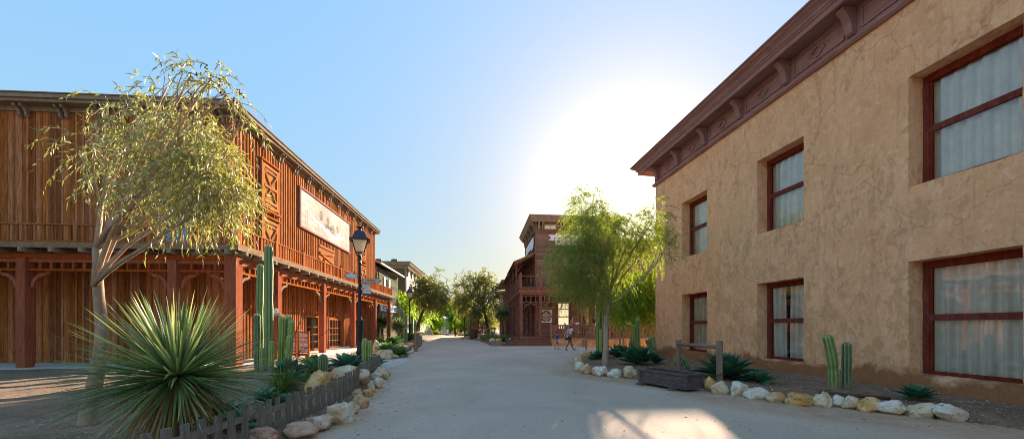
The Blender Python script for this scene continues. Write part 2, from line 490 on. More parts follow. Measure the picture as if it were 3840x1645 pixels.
M['cactus'] = cactusmat('cactus_skin', (0.10, 0.19, 0.05), (0.20, 0.29, 0.08))
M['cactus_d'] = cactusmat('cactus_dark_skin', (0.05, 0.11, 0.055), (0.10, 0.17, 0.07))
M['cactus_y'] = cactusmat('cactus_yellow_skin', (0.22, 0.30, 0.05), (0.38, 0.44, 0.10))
M['spine'] = leafmat('cactus_spine', (0.45, 0.4, 0.3), (0.55, 0.5, 0.4), (0.65, 0.6, 0.5), 0.4, 0.6)
M['shingle'] = wood('whitewashed_shingle', (0.45, 0.42, 0.4), (0.72, 0.70, 0.68), (0.84, 0.83, 0.8), grain=(2, 2, 14), var=.15)
M['rock_w'] = rockmat('rock_white', (0.62, 0.47, 0.34), (0.80, 0.68, 0.54), (0.90, 0.82, 0.70), (0.66, 0.36, 0.16))
M['rock_t'] = rockmat('rock_tan', (0.56, 0.36, 0.20), (0.74, 0.55, 0.35), (0.86, 0.72, 0.52), (0.64, 0.30, 0.10))
M['rock_o'] = rockmat('rock_orange', (0.60, 0.27, 0.07), (0.76, 0.42, 0.14), (0.86, 0.62, 0.32), (0.50, 0.18, 0.05))
M['rock_r'] = rockmat('rock_red', (0.46, 0.20, 0.12), (0.66, 0.38, 0.25), (0.80, 0.60, 0.46), (0.52, 0.20, 0.09))
# ------------------------------------------------------------------ world, sun, camera
SUN_AZ = math.atan((1578 - U0) / F)
SUN_EL = math.atan((HV - 500) / math.hypot(F, 1560 - U0))
w = bpy.data.worlds.new('World'); SC.world = w; w.use_nodes = True
nt = w.node_tree
sky = N(nt, 'ShaderNodeTexSky', sky_type='NISHITA')
sky.sun_disc = False; sky.sun_elevation = SUN_EL; sky.sun_rotation = SUN_AZ
sky.altitude = 0; sky.air_density = 1.0; sky.dust_density = SKY_DUST; sky.ozone_density = 1.6
bg = nt.nodes['Background']; bg.inputs[1].default_value = SKY_STR
# soft shoulder on the sky radiance so that the aureole round the sun stays within a few times the blue
def vm(op, a, b_=None, sc=None):
    n_ = N(nt, 'ShaderNodeVectorMath', operation=op)
    nt.links.new(a, n_.inputs[0])
    if b_ is not None:
        if hasattr(b_, 'node'): nt.links.new(b_, n_.inputs[1])
        else: n_.inputs[1].default_value = b_
    if sc is not None: n_.inputs['Scale'].default_value = sc
    return n_.outputs[0]


hs_ = N(nt, 'ShaderNodeHueSaturation'); hs_.inputs['Saturation'].default_value = SKY_SAT
nt.links.new(sky.outputs[0], hs_.inputs['Color'])
tn = vm('MULTIPLY', hs_.outputs[0], SKY_TINT)
gs = vm('SCALE', tn, sc=SKY_G)
dt = N(nt, 'ShaderNodeVectorMath', operation='DOT_PRODUCT'); nt.links.new(gs, dt.inputs[0]); dt.inputs[1].default_value = (.3, .4, .3)
lum = math_n(nt, 'DIVIDE', 1.0, math_n(nt, 'MULTIPLY_ADD', dt.outputs['Value'], 1 / SKY_MAX, 1.0))
fin = N(nt, 'ShaderNodeVectorMath', operation='SCALE'); nt.links.new(gs, fin.inputs[0]); nt.links.new(lum, fin.inputs['Scale'])
# bright circumsolar aureole, centred on the sun's own direction
tcw = N(nt, 'ShaderNodeTexCoord'); nz = N(nt, 'ShaderNodeVectorMath', operation='NORMALIZE'); nt.links.new(tcw.outputs['Generated'], nz.inputs[0])
dts = N(nt, 'ShaderNodeVectorMath', operation='DOT_PRODUCT'); nt.links.new(nz.outputs[0], dts.inputs[0])
dts.inputs[1].default_value = (math.sin(SUN_AZ) * math.cos(SUN_EL), math.cos(SUN_AZ) * math.cos(SUN_EL), math.sin(SUN_EL))
dm = math_n(nt, 'MAXIMUM', dts.outputs['Value'], 0.0)
gl = math_n(nt, 'MULTIPLY', math_n(nt, 'POWER', dm, 42.0), AUR)
gl = math_n(nt, 'ADD', gl, math_n(nt, 'MULTIPLY', math_n(nt, 'POWER', dm, 260.0), AUR * 2))
gl = math_n(nt, 'ADD', gl, math_n(nt, 'MULTIPLY', math_n(nt, 'POWER', dm, 9.0), AUR * .28))
gl = math_n(nt, 'ADD', gl, math_n(nt, 'MULTIPLY', math_n(nt, 'POWER', dm, 4000.0), AUR * 14))
au = N(nt, 'ShaderNodeVectorMath', operation='SCALE'); au.inputs[0].default_value = (1.0, 0.96, 0.90); nt.links.new(gl, au.inputs['Scale'])
nt.links.new(vm('ADD', fin.outputs[0], au.outputs[0]), bg.inputs[0])
sd = bpy.data.lights.new('sun', 'SUN'); sd.energy = SUN_STR; sd.angle = R(0.9); sd.color = (1.0, 0.86, 0.68)
so = bpy.data.objects.new('sun', sd); COL.objects.link(so)
sv = Vector((math.sin(SUN_AZ) * math.cos(SUN_EL), math.cos(SUN_AZ) * math.cos(SUN_EL), math.sin(SUN_EL)))
so.rotation_euler = sv.to_track_quat('Z', 'Y').to_euler()
cd = bpy.data.cameras.new('camera'); co = bpy.data.objects.new('camera', cd); COL.objects.link(co)
co.location = (0, 0, CH); co.rotation_euler = (PI / 2, 0, 0)
cd.sensor_fit = 'HORIZONTAL'; cd.sensor_width = 36; cd.lens = F / 2576 * 36
cd.shift_y = (HV - 552) / 2576; cd.clip_end = 3000; cd.clip_start = 0.05
SC.camera = co
SC.view_settings.view_transform = 'Standard'; SC.view_settings.look = 'None'
SC.view_settings.exposure = EXPO; SC.view_settings.gamma = 1
SC.cycles.max_bounces = 6; SC.cycles.diffuse_bounces = 3; SC.cycles.transparent_max_bounces = 12
SC.cycles.use_denoising = True; SC.cycles.pixel_filter_type = 'BLACKMAN_HARRIS'; SC.cycles.filter_width = 0.95
SC.cycles.sample_clamp_indirect = 6

# ------------------------------------------------------------------ ground sheets
def ground_mat(name, cols, grains=1.0):
    m, nt, b = _mat(name)
    v = coords(nt)
    n1 = noise_n(nt, v, 0.7, 6, 0.65, 0.5); n2 = noise_n(nt, v, 26 * grains, 5, 0.75); n3 = noise_n(nt, v, 5, 6, 0.7)
    col = ramp(nt, math_n(nt, 'MULTIPLY_ADD', n3, 0.5, math_n(nt, 'MULTIPLY', n1, 0.5)), [(0.35, cols[0]), (0.5, cols[1]), (0.65, cols[2])])
    col = mix(nt, ramp(nt, n2, [(0.52, (0, 0, 0)), (0.7, (0.6,) * 3)]), col, tuple(min(1, x * 1.7) for x in cols[2]))
    col = mix(nt, ramp(nt, n2, [(0.3, (0.6,) * 3), (0.42, (0, 0, 0))]), col, tuple(x * 0.5 for x in cols[0]))
    nt.links.new(col, b.inputs['Base Color'])
    b.inputs['Roughness'].default_value = 0.95; b.inputs['Specular IOR Level'].default_value = 0.15
    bump(nt, b, math_n(nt, 'MULTIPLY_ADD', n2, 0.4, n3), 0.8, 0.04)
    return m


M['soil'] = ground_mat('soil', ((0.13, 0.075, 0.045), (0.21, 0.13, 0.08), (0.31, 0.20, 0.13)))
M['gravel'] = plain('gravel_stone', (0.42, 0.34, 0.26), 0.9, 0.3, 30)


def road_mat():
    m, nt, b = _mat('road_surface')
    v = coords(nt)
    at = N(nt, 'ShaderNodeAttribute', attribute_name='dust')
    n1 = noise_n(nt, v, 0.35, 6, 0.6, 0.6); n2 = noise_n(nt, v, 55, 3, 0.8); n3 = noise_n(nt, v, 2.4, 7, 0.7, 0.4)
    base = ramp(nt, n1, [(0.3, (0.50, 0.37, 0.28)), (0.55, (0.58, 0.435, 0.33)), (0.75, (0.65, 0.49, 0.38))])
    base = mix(nt, ramp(nt, n3, [(0.55, (0, 0, 0)), (0.75, (0.35,) * 3)]), base, (0.58, 0.42, 0.30))
    dustc = ramp(nt, n3, [(0.35, (0.45, 0.28, 0.17)), (0.65, (0.60, 0.40, 0.26))])
    dm = math_n(nt, 'ADD', at.outputs['Fac'], math_n(nt, 'MULTIPLY_ADD', n3, 0.6, -0.3))
    dm = ramp(nt, dm, [(0.35, (0, 0, 0)), (0.62, (0.9,) * 3)])
    col = mix(nt, dm, base, dustc)
    col = mix(nt, ramp(nt, n2, [(0.58, (0, 0, 0)), (0.68, (0.55,) * 3)]), col, (0.62, 0.55, 0.48))
    col = mix(nt, ramp(nt, n2, [(0.30, (0.55,) * 3), (0.40, (0, 0, 0))]), col, (0.085, 0.07, 0.06))
    # dark spots and old stains
    st = noise_n(nt, coords(nt, (1, .45, 1)), 0.9, 8, 0.72, 0.8)
    col = mix(nt, ramp(nt, st, [(0.50, (0, 0, 0)), (0.72, (0.24,) * 3)]), col, (0.27, 0.20, 0.155))
    sp_ = noise_n(nt, v, 9, 3, 0.6)
    col = mix(nt, ramp(nt, sp_, [(0.70, (0, 0, 0)), (0.74, (0.5,) * 3)]), col, (0.2, 0.15, 0.12))
    gr = noise_n(nt, v, 24, 6, 0.85)
    col = mix(nt, ramp(nt, gr, [(0.36, (0.42,) * 3), (0.5, (0, 0, 0))]), col, (0.16, 0.125, 0.10))
    nt.links.new(col, b.inputs['Base Color'])
    b.inputs['Roughness'].default_value = 0.9; b.inputs['Specular IOR Level'].default_value = 0.04
    bump(nt, b, math_n(nt, 'MULTIPLY_ADD', n3, 0.3, n2), 0.6, 0.01)
    return m


M['road'] = road_mat()
M['patch'] = ground_mat('pale_concrete', ((0.42, 0.37, 0.31), (0.52, 0.47, 0.41), (0.62, 0.57, 0.5)), 0.7)

g = MB()
Rr = 1600
g.add([(-Rr, -Rr, -0.06), (Rr, -Rr, -0.06), (Rr, Rr, -0.06), (-Rr, Rr, -0.06)], [(0, 1, 2, 3)])
struct(g.obj('ground', M['soil']))


def edge_dist(x, y, poly):
    d = 1e9; n = len(poly)
    for i in range(n):
        ax, ay = poly[i]; bx, by = poly[(i + 1) % n]
        dx, dy = bx - ax, by - ay
        L = dx * dx + dy * dy
        t = max(0, min(1, ((x - ax) * dx + (y - ay) * dy) / L)) if L else 0
        q = math.hypot(x - ax - t * dx, y - ay - t * dy)
        if q < d: d = q
    return d


def inside(x, y, poly):
    c = False; n = len(poly); j = n - 1
    for i in range(n):
        xi, yi = poly[i]; xj, yj = poly[j]
        if (yi > y) != (yj > y) and x < (xj - xi) * (y - yi) / (yj - yi) + xi: c = not c
        j = i
    return c


def grid_sheet(name, x0, x1, y0, y1, step, fz, mat, keep=None, attr=None):
    nx = int((x1 - x0) / step) + 1; ny = int((y1 - y0) / step) + 1
    vs = []; av = []
    for j in range(ny + 1):
        for i in range(nx + 1):
            x, y = x0 + i * step, y0 + j * step
            vs.append((x, y, fz(x, y)))
            if attr: av.append(attr(x, y))
    fs = []
    for j in range(ny):
        for i in range(nx):
            if keep and not keep(x0 + (i + .5) * step, y0 + (j + .5) * step): continue
            a = j * (nx + 1) + i
            fs.append((a, a + 1, a + nx + 2, a + nx + 1))
    mb = MB(); mb.v = vs; mb.f = fs
    o = mb.obj(name, mat, smooth=True)
    if attr:
        at = o.data.attributes.new('dust', 'FLOAT', 'POINT'); at.data.foreach_set('value', av)
    return struct(o)


# planting beds, outlines on the ground
BED_L = [(-3.05, -4), (-3.0, 3.4), (-2.8, 4.8), (-2.72, 5.3), (-2.6, 5.75), (-2.7, 6.4), (-2.85, 6.9), (-3.05, 8.0), (-3.3, 9.1),
         (-3.75, 10.7), (-4.55, 13.2), (-5.0, 14.2), (-6.1, 15.6), (-7.4, 16.6), (-10.2, 17.2), (-9.6, 12.9), (-26, 11.2), (-26, -4)]
BED_M = [(-6.5, 17.2), (-5.6, 17.6), (-5.25, 18.6), (-5.5, 20.3), (-5.75, 22), (-6.0, 23.0), (-6.8, 28), (-8.2, 34), (-9.7, 42), (-10.8, 52), (-11.4, 60),
         (-12.0, 72), (-15, 90), (-22, 90), (-18, 60), (-13.5, 37), (-11.0, 35.0), (-10.9, 33), (-10.2, 28), (-9.2, 22), (-8.2, 18.5)]
BED_R = [(4.3, 19.6), (3.75, 18.6), (3.2, 17.5), (2.6, 15.5), (2.38, 13.9), (2.2, 12.5), (2.4, 11.6), (2.8, 11.1), (3.3, 10.7), (3.85, 9.9),
         (4.5, 9.0), (4.75, 8.4), (5.0, 8.0), (5.3, 7.5), (5.7, 7.05), (6.1, 6.9), (6.6, 6.4), (7.3, 5.3), (8.0, 3.5), (8.6, 1), (9.4, -4), (11.5, -4), (9.2, 8), (7.6, 17.6), (7.2, 20.5), (6.6, 21.6), (5.3, 21.2)]
BED_F = [(-1.6, 29.2), (-0.4, 29.7), (0.1, 30.6), (0.6, 33), (-0.5, 44), (-2.2, 56), (-5.0, 75), (-8.4, 75), (-8.2, 66), (-6.6, 58), (-5.6, 52), (-5.0, 47.5), (-4.7, 44.5), (-3.6, 41), (-2.9, 37.5), (-2.3, 34)]
G_F = [(1255, 864), (1240, 862)]


def bed_h(x, y, poly, H, sl):
    d = edge_dist(x, y, poly)
    if not inside(x, y, poly): return -0.03 - 0.05 * min(1, d)
    return min(H, d * sl) + 0.035 * noise.noise((x * 1.3, y * 1.3, 1)) * min(1, d * 3) + 0.012 * noise.noise((x * 6, y * 6, 3)) * min(1, d * 3)


BEDS = {'planting_bed': (BED_L, 0.12, 0.5), 'far_bed': (BED_M, 0.15, 0.4), 'house_bed': (BED_R, 0.13, 0.45), 'yucca_bed': (BED_F, 0.2, 0.4)}
for nm, (poly, H, sl) in BEDS.items():
    xs = [p[0] for p in poly]; ys = [p[1] for p in poly]
    st = 0.16 if nm in ('planting_bed', 'house_bed') else 0.35
    grid_sheet(nm, min(xs) - .2, max(xs) + .2, min(ys) - .2, max(ys) + .2, st, lambda x, y: bed_h(x, y, poly, H, sl), M['soil'],
               keep=lambda x, y: inside(x, y, poly) or edge_dist(x, y, poly) < st)


def gz(x, y):
    """ground height under a point"""
    for poly, H, sl in BEDS.values():
        if inside(x, y, poly): return max(0.0, bed_h(x, y, poly, H, sl))
    return 0.0


def dust(x, y):
    d = min(edge_dist(x, y, p) for p in (BED_L, BED_R)) if y < 22 else 3
    wid = 1.15 if x > 0 and y < 13 else 0.3
    if x > 2 and y < 8.5: wid = 1.7
    return max(0.0, min(1.0, 1.35 - d / wid))


grid_sheet('road', -34, 34, -8, 40, 0.5, lambda x, y: 0.0, M['road'], attr=dust)
fr = MB().add([(-60, 40.5, 0), (60, 40.5, 0), (60, 320, 0), (-60, 320, 0)], [(0, 1, 2, 3)])
fo = struct(fr.obj('far_road', M['road'])); at = fo.data.attributes.new('dust', 'FLOAT', 'POINT')
# pale concrete apron leading to the porch, with a wavy free edge
pp = [(958, 932), (975, 927), (992, 921), (1012, 915), (1024, 909), (1030, 903.5), (1024, 899.5), (1005, 900), (985, 902), (960, 904.5), (938, 904), (930, 897), (905, 889), (880, 889), (872, 905), (900, 915), (930, 925)]
pts = []
for i in range(len(pp)):
    a = G(*pp[i]); b_ = G(*pp[(i + 1) % len(pp)])
    for k in range(4):
        q = a.lerp(b_, k / 4); j = 0.06 * noise.noise((q.x * 3, q.y * 3, 5))
        pts.append((q.x + j, q.y + j, 0.004))
struct(MB().add(pts, [tuple(range(len(pts)))]).obj('pavement', M['patch']))

# gravel and litter lying on the soil
def litter(name, poly, n, lab, box, H, sl):
    vs = []; fs = []
    x0, x1, y0, y1 = box
    r2 = random.Random(len(name) + n)
    k = 0
    while k < n:
        x, y = r2.uniform(x0, x1), r2.uniform(y0, y1)
        if not inside(x, y, poly): continue
        k += 1
        z = bed_h(x, y, poly, H, sl)
        s = r2.uniform(0.008, 0.026) * (1.5 if r2.random() < .1 else 1)
        a = r2.uniform(0, 6.28); b0 = len(vs)
        for t in range(3): vs.append((x + s * math.cos(a + t * 2.1) * r2.uniform(.6, 1.2), y + s * math.sin(a + t * 2.1) * r2.uniform(.6, 1.2), z - 0.004))
        vs.append((x, y, z + s * r2.uniform(.4, .9)))
        fs += [(b0, b0 + 1, b0 + 3), (b0 + 1, b0 + 2, b0 + 3), (b0 + 2, b0, b0 + 3)]
    m = MB(); m.v = vs; m.f = fs
    tag(m.obj('gravel', M['gravel']), lab, 'gravel', kind='stuff')


litter('gl', BED_L, 4200, 'pale stone chips scattered over the soil behind the picket fence', (-7, -2.6, 2, 15), 0.12, 0.5)
litter('gr', BED_R, 3800, 'pale stone chips scattered over the soil along the stucco wall', (2.2, 9.5, 3, 20), 0.13, 0.45)

def road_leaves():
    r2 = random.Random(5); p = []; d = []
    while len(p) < 900:
        x, y = r2.uniform(-3.2, 7.5), r2.uniform(3.2, 24)
        dd = min(edge_dist(x, y, BED_L), edge_dist(x, y, BED_R))
        if inside(x, y, BED_L) or inside(x, y, BED_R) or r2.random() > math.exp(-dd / .45) + .02: continue
        p.append((x, y, .006)); a = r2.uniform(0, 6.28); d.append((math.cos(a), math.sin(a), .05))
    return p, d

vs_ = []; fs_ = []; r6 = random.Random(77); cnt = 0
while cnt < 3600:
    x, y = r6.uniform(-3.6, 7.8), r6.uniform(3.2, 22)
    if inside(x, y, BED_L) or inside(x, y, BED_R): continue
    dd = min(edge_dist(x, y, BED_L), edge_dist(x, y, BED_R))
    if r6.random() > math.exp(-dd / .28) + .015: continue
    cnt += 1; sz_ = r6.uniform(.004, .013) * (2 if r6.random() < .05 else 1); a_ = r6.uniform(0, 6.28); b0 = len(vs_)
    for t_ in range(3): vs_.append((x + sz_ * math.cos(a_ + t_ * 2.1), y + sz_ * math.sin(a_ + t_ * 2.1), 0.001))
    vs_.append((x, y, .001 + sz_ * .7)); fs_ += [(b0, b0 + 1, b0 + 3), (b0 + 1, b0 + 2, b0 + 3), (b0 + 2, b0, b0 + 3)]
m_ = MB(); m_.v = vs_; m_.f = fs_
tag(m_.obj('grit', M['gravel']), 'loose pale grit spilled along both edges of the road', 'grit', kind='stuff')
# ------------------------------------------------------------------ helpers for buildings
def spans(z0, z1, holes):
    """z0..z1 minus holes"""
    out = [(z0, z1)]
    for a, b in holes:
        nx = []
        for p, q in out:
            if b <= p or a >= q: nx.append((p, q)); continue
            if a > p: nx.append((p, a))
            if b < q: nx.append((b, q))
        out = nx
    return [s for s in out if s[1] - s[0] > 0.02]


def battens(mb, axis, s0, s1, plane, out, z0, z1, pitch, holes, bw=0.085, bd=0.05, seed=1):
    """boards and battens; axis 'x' or 'y' runs along the wall, out=+1/-1 the outward side; holes (a,b,z0,z1)"""
    r = random.Random(seed)
    n = max(1, int(round((s1 - s0) / pitch))); p = (s1 - s0) / n
    for i in range(n):
        a, b = s0 + i * p, s0 + (i + 1) * p
        th = 0.012 + 0.012 * r.random()
        if axis == 'y': mb.box(plane, plane + out * th, a + .003, b - .003, z0, z1)
        else: mb.box(a + .003, b - .003, plane, plane + out * th, z0, z1)
        c = a + r.uniform(-.006, .006)
        hz = [(h[2], h[3]) for h in holes if h[0] - .03 < c < h[1] + .03]
        for q0, q1 in spans(z0, z1, hz):
            w = bw * r.uniform(.85, 1.15) / 2; d = bd * r.uniform(.85, 1.15)
            if axis == 'y': mb.box(plane, plane + out * d, c - w, c + w, q0, q1 - 0.002)
            else: mb.box(c - w, c + w, plane, plane + out * d, q0, q1 - 0.002)


def claps(mb, axis, s0, s1, plane, out, z0, z1, step, holes, seed=1, d=0.05):
    r = random.Random(seed)
    n = max(1, int(round((z1 - z0) / step))); h = (z1 - z0) / n
    for i in range(n):
        a, b = z0 + i * h, z0 + (i + 1) * h
        hs = [(q[0], q[1]) for q in holes if q[2] < b - .02 and q[3] > a + .02]
        for p, q in spans(s0, s1, hs):
            cuts = [p]
            while cuts[-1] < q - 3: cuts.append(cuts[-1] + r.uniform(2.2, 4.5))
            cuts = [c for c in cuts if c < q - .4] + [q]
            for u0, u1 in zip(cuts, cuts[1:]):
                dd = d * r.uniform(.8, 1.2)
                prof = [(0, a - 0.012), (dd, a - 0.012), (dd * .85, a + .02), (0.006, b - .004), (0, b - .004)]
                if axis == 'y': mb.prism([(plane + out * x, u0 + .002, z) for x, z in prof], (0, u1 - u0 - .004, 0))
                else: mb.prism([(u0 + .002, plane + out * x, z) for x, z in prof], (u1 - u0 - .004, 0, 0))


def wbox(mb, axis, out, plane, a0, a1, d0, d1, z0, z1):
    """box on a wall: a along the wall, d outward from the plane"""
    if axis == 'y': mb.box(plane + out * d0, plane + out * d1, a0, a1, z0, z1)
    else: mb.box(a0, a1, plane + out * d0, plane + out * d1, z0, z1)


def wpt(axis, out, plane, a, d, z):
    return (plane + out * d, a, z) if axis == 'y' else (a, plane + out * d, z)


def hay_shutter(t, axis, out, plane, a0, a1, z0, z1, label=None, kind='hour'):
    mb = MB(); n = max(3, int((a1 - a0) / 0.2)); w = (a1 - a0) / n
    for i in range(n): wbox(mb, axis, out, plane, a0 + i * w + .004, a0 + (i + 1) * w - .004, 0.0, 0.06, z0, z1)
    sh = t.part('shutter', mb, M['door_wood'], label=label)
    b = MB(); nv = Vector(wpt(axis, out, 0, 0, 1, 0)); nv.z = 0
    q = lambda a, z: wpt(axis, out, plane, a, 0.061, z)
    W = 0.13; zm = (z0 + z1) / 2
    b.bar(q(a0, z1 - W / 2), q(a1, z1 - W / 2), W, .04, nv); b.bar(q(a0, z0 + W / 2), q(a1, z0 + W / 2), W, .04, nv)
    b.bar(q(a0 + W / 2, z0 + W), q(a0 + W / 2, z1 - W), W, .036, nv); b.bar(q(a1 - W / 2, z0 + W), q(a1 - W / 2, z1 - W), W, .036, nv)
    ai, aj, am = a0 + W, a1 - W, (a0 + a1) / 2
    b.bar(q(ai, z1 - .28), q(aj, z1 - .28), .1, .05, nv)
    b.bar(q(ai, zm), q(aj, zm), .12, .052, nv)
    b.bar(q(ai, z0 + .28), q(aj, z0 + .28), .1, .05, nv)
    for zs, ze in ((z1 - .34, zm + .08), (z0 + .34, zm - .08)):
        b.bar(q(ai + .03, zs), q(am, ze), .09, .043, nv); b.bar(q(aj - .03, zs), q(am, ze), .09, .047, nv)
    t.part('brace', b, M['door_wood'], parent=sh)
    f = MB(); f_ = lambda *k: wbox(f, axis, out, plane, *k)
    f_(a0 - .1, a0 - .012, 0, .10, z0 - .1, z1 + .1); f_(a1 + .012, a1 + .1, 0, .10, z0 - .1, z1 + .1)
    f_(a0 - .14, a1 + .14, 0, .13, z1 + .102, z1 + .17); f_(a0 - .16, a1 + .16, 0, .17, z0 - .18, z0 - .102)
    t.part('shutter_frame', f, M['red_board'], parent=sh)
    return sh


def glazed(t, axis, out, plane, a0, a1, z0, z1, cols, rows, name='window', fw=.09, mat='red_board', pane='dark_glass', proud=.07, label=None, mb_w=.03):
    f = MB()
    wb = lambda *k: wbox(f, axis, out, plane, *k)
    wb(a0, a0 + fw, 0, proud, z0, z1); wb(a1 - fw, a1, 0, proud, z0, z1)
    wb(a0 + fw, a1 - fw, 0, proud - .003, z1 - fw, z1); wb(a0 + fw, a1 - fw, 0, proud - .003, z0, z0 + fw)
    ia, ib, ja, jb = a0 + fw, a1 - fw, z0 + fw, z1 - fw
    for c in range(1, cols):
        x = ia + (ib - ia) * c / cols; wb(x - mb_w / 2, x + mb_w / 2, 0, proud - .02, ja, jb)
    for r_ in rows:
        z = ja + (jb - ja) * r_; wb(ia, ib, 0, proud - .024, z - mb_w / 2, z + mb_w / 2)
    o = t.part(name, f, M[mat], label=label)
    g_ = MB(); wbox(g_, axis, out, plane, ia, ib, 0.004, 0.018, ja, jb)
    t.part('pane', g_, M[pane], parent=o)
    return o


def corbel(axis, out, plane, a, w, z, drop, reach):
    """curved bracket profile under an eave"""
    mb = MB()
    pr = [(0, z), (reach, z), (reach, z - drop * .22), (reach * .62, z - drop * .33), (reach * .42, z - drop * .6), (reach * .4, z - drop * .85), (reach * .2, z - drop), (0, z - drop)]
    pts = [wpt(axis, out, plane, a, d, zz) for d, zz in pr]
    vec = (0, w, 0) if axis == 'y' else (w, 0, 0)
    return mb.prism(pts, vec)


def arc_bracket(axis, fixed, a, z, sgn, rr, th=.09, dp=.09):
    """quarter arch between post face (a) and rail (z); sgn = direction away from post"""
    n = 7; inn, ou = [], []
    for i in range(n):
        ph = PI / 2 * i / (n - 1)
        ca, sa = math.cos(ph), math.sin(ph)
        r0, r1 = rr * .72, rr * .72 + th + .02 * math.sin(ph * 2)
        A = lambda r: (a + sgn * (rr - r * ca), z - rr + r * sa)
        for lst, r in ((inn, r0), (ou, min(r1, rr))):
            p = A(r)
            lst.append((fixed, p[0], p[1]) if axis == 'y' else (p[0], fixed, p[1]))
    vec = (dp, 0, 0) if axis == 'y' else (0, dp, 0)
    mb = MB().band(inn, ou, vec)
    # cusp at the rail end
    e = a + sgn * rr * .98
    if axis == 'y': mb.box(fixed + .002, fixed + dp - .002, min(e, e + sgn * .12), max(e, e + sgn * .12), z - .11, z - .002)
    else: mb.box(min(e, e + sgn * .12), max(e, e + sgn * .12), fixed + .002, fixed + dp - .002, z - .11, z - .002)
    return mb


def text_mb(s, size, o, ux, uy, depth=0.006, font_bold=False, align='CENTER', sx=1.0):
    cu = bpy.data.curves.new('t', 'FONT'); cu.body = s; cu.size = size; cu.align_x = align; cu.extrude = depth / 2
    cu.resolution_u = 2
    if font_bold: cu.offset = size * 0.022
    ob = bpy.data.objects.new('t', cu); COL.objects.link(ob)
    dg = bpy.context.evaluated_depsgraph_get()
    me = bpy.data.meshes.new_from_object(ob.evaluated_get(dg))
    ux, uy = Vector(ux), Vector(uy); uz = ux.cross(uy); o = Vector(o)
    mb = MB(); mb.v = [tuple(o + ux * v.co.x * sx + uy * v.co.y + uz * (v.co.z + depth / 2)) for v in me.vertices]
    mb.f = [tuple(p.vertices) for p in me.polygons]
    bpy.data.objects.remove(ob); bpy.data.curves.remove(cu); bpy.data.meshes.remove(me)
    return mb


# ------------------------------------------------------------------ left timber building
AL = math.atan(62 / F)
t = T('timber_building', 'two storey red timber barn building with wraparound balcony, arched porch and faded white billboard', 'building', (-10.2, 15.1, 0), AL, dy=.70)
X1, YF, YB, XL, ZT = -10.2, 15.1, 34.2, -30.0, 9.95
z8 = lambda: None
holes_s = [(16.9, 18.35, 6.85, 9.0), (16.9, 18.35, 4.2, 6.5), (20.3, 28.0, 6.85, 9.1), (22.75, 25.2, 4.9, 6.5), (29.9, 31.5, 6.85, 9.0), (29.9, 31.5, 4.2, 6.5),
           (21.0, 22.8, 0, 2.2), (24.1, 26.3, 0, 2.1), (28.6, 30.4, 0, 2.1), (17.3, 18.9, 0.5, 2.15)]
holes_f = [(-13.2, -11.45, 4.2, 6.4), (-20.5, -18.9, 4.2, 6.4), (-20.5, -18.9, 0, 2.2), (-26, -24.4, 4.2, 6.4)]
mb = MB().box(XL, X1 - .001, YF + .001, YB, 0, ZT)
battens(mb, 'y', YF + .06, YB, X1, 1, 0.1, ZT, .222, holes_s, seed=3)
t.part('wall', mb, M['red_wood'])
mb = MB(); battens(mb, 'x', XL, X1, YF, -1, 0.1, ZT, .25, holes_f, bw=.07, bd=.03, seed=4)
t.part('wall', mb, M['red_wood'])
t.part('corner_board', MB().box(X1 - .16, X1 + .058, YF - .062, YF + .1, .1, ZT - .004), M['red_board'])
t.part('corner_board', MB().box(X1 + .001, X1 + .06, YB - .12, YB + .01, .1, ZT - .004), M['red_board'])
# roof slab, fascia
mb = MB().box(XL - 1, X1 + .42, YF - .52, YB + .45, ZT + .12, ZT + .27).box(XL - .9, X1 + .34, YF - .44, YB + .37, ZT, ZT + .118)
t.part('roof', mb, M['trim'])
mb = MB().box(XL - 1.02, X1 + .46, YF - .56, YB + .49, ZT + .272, ZT + .31)
t.part('roof_edge', mb, M['weather'])
mb = MB().box(XL, X1 + .075, YF - .07, YF - .002, ZT - .17, ZT - .002).box(X1 + .004, X1 + .075, YF, YB, ZT - .172, ZT - .003)
t.part('eave_board', mb, M['trim'])
y = 15.5
while y < 34.2:
    for dy in (0, .24):
        t.part('bracket', corbel('y', 1, X1 + .02, y + dy, .09, ZT - .003, .42, .27), M['trim'])
    y += 1.44
x = -10.75
while x > -27:
    for dx in (0, .24): t.part('bracket', corbel('x', -1, YF - .03, x + dx, .09, ZT - .003, .42, .3), M['trim'])
    x -= 1.44
# deck
DZ0, DZ1, XD, YD = 4.13, 4.26, -8.5, 12.76
mb = MB()
yy = YD
while yy < YB - .01:
    n_ = min(yy + 1.2, YB); mb.box(X1, XD, yy + (.0 if yy > YD else 0), n_ - .004, DZ0, DZ1); yy = n_
xx = XD
mb.box(XL, X1 - .003, YD, YF - .02, DZ0, DZ1 - .001)
t.part('balcony_deck', mb, M['weather'])
mb = MB().box(XD + .002, XD + .05, YD - .05, YB + .02, DZ0 - .05, DZ1 + .01).box(XL, XD, YD - .05, YD - .002, DZ0 - .05, DZ1 + .01)
t.part('deck_fascia', mb, M['weather'])
yy = YD + .25
while yy < YB:
    t.part('joist', MB().box(X1, XD + .14, yy, yy + .11, DZ0 - .19, DZ0 - .052), M['trim']); yy += .92
xx = XD - .25
while xx > -20:
    t.part('joist', MB().box(xx - .11, xx, YD - .12, YF - .05, DZ0 - .19, DZ0 - .052), M['trim']); xx -= .92
XP, YP = -8.86, 13.12
py_ = [13.18, 15.8, 20.26, 24.9, 29.6, 33.9]
px_ = [-10.8, -15.6, -19.9, -24.2]
mb = MB().box(XP - .09, XP + .09, YP, YB, 3.78, DZ0 - .192).box(XL, XP - .092, YP - .09, YP + .09, 3.78, DZ0 - .192)
t.part('beam', mb, M['red_post'])
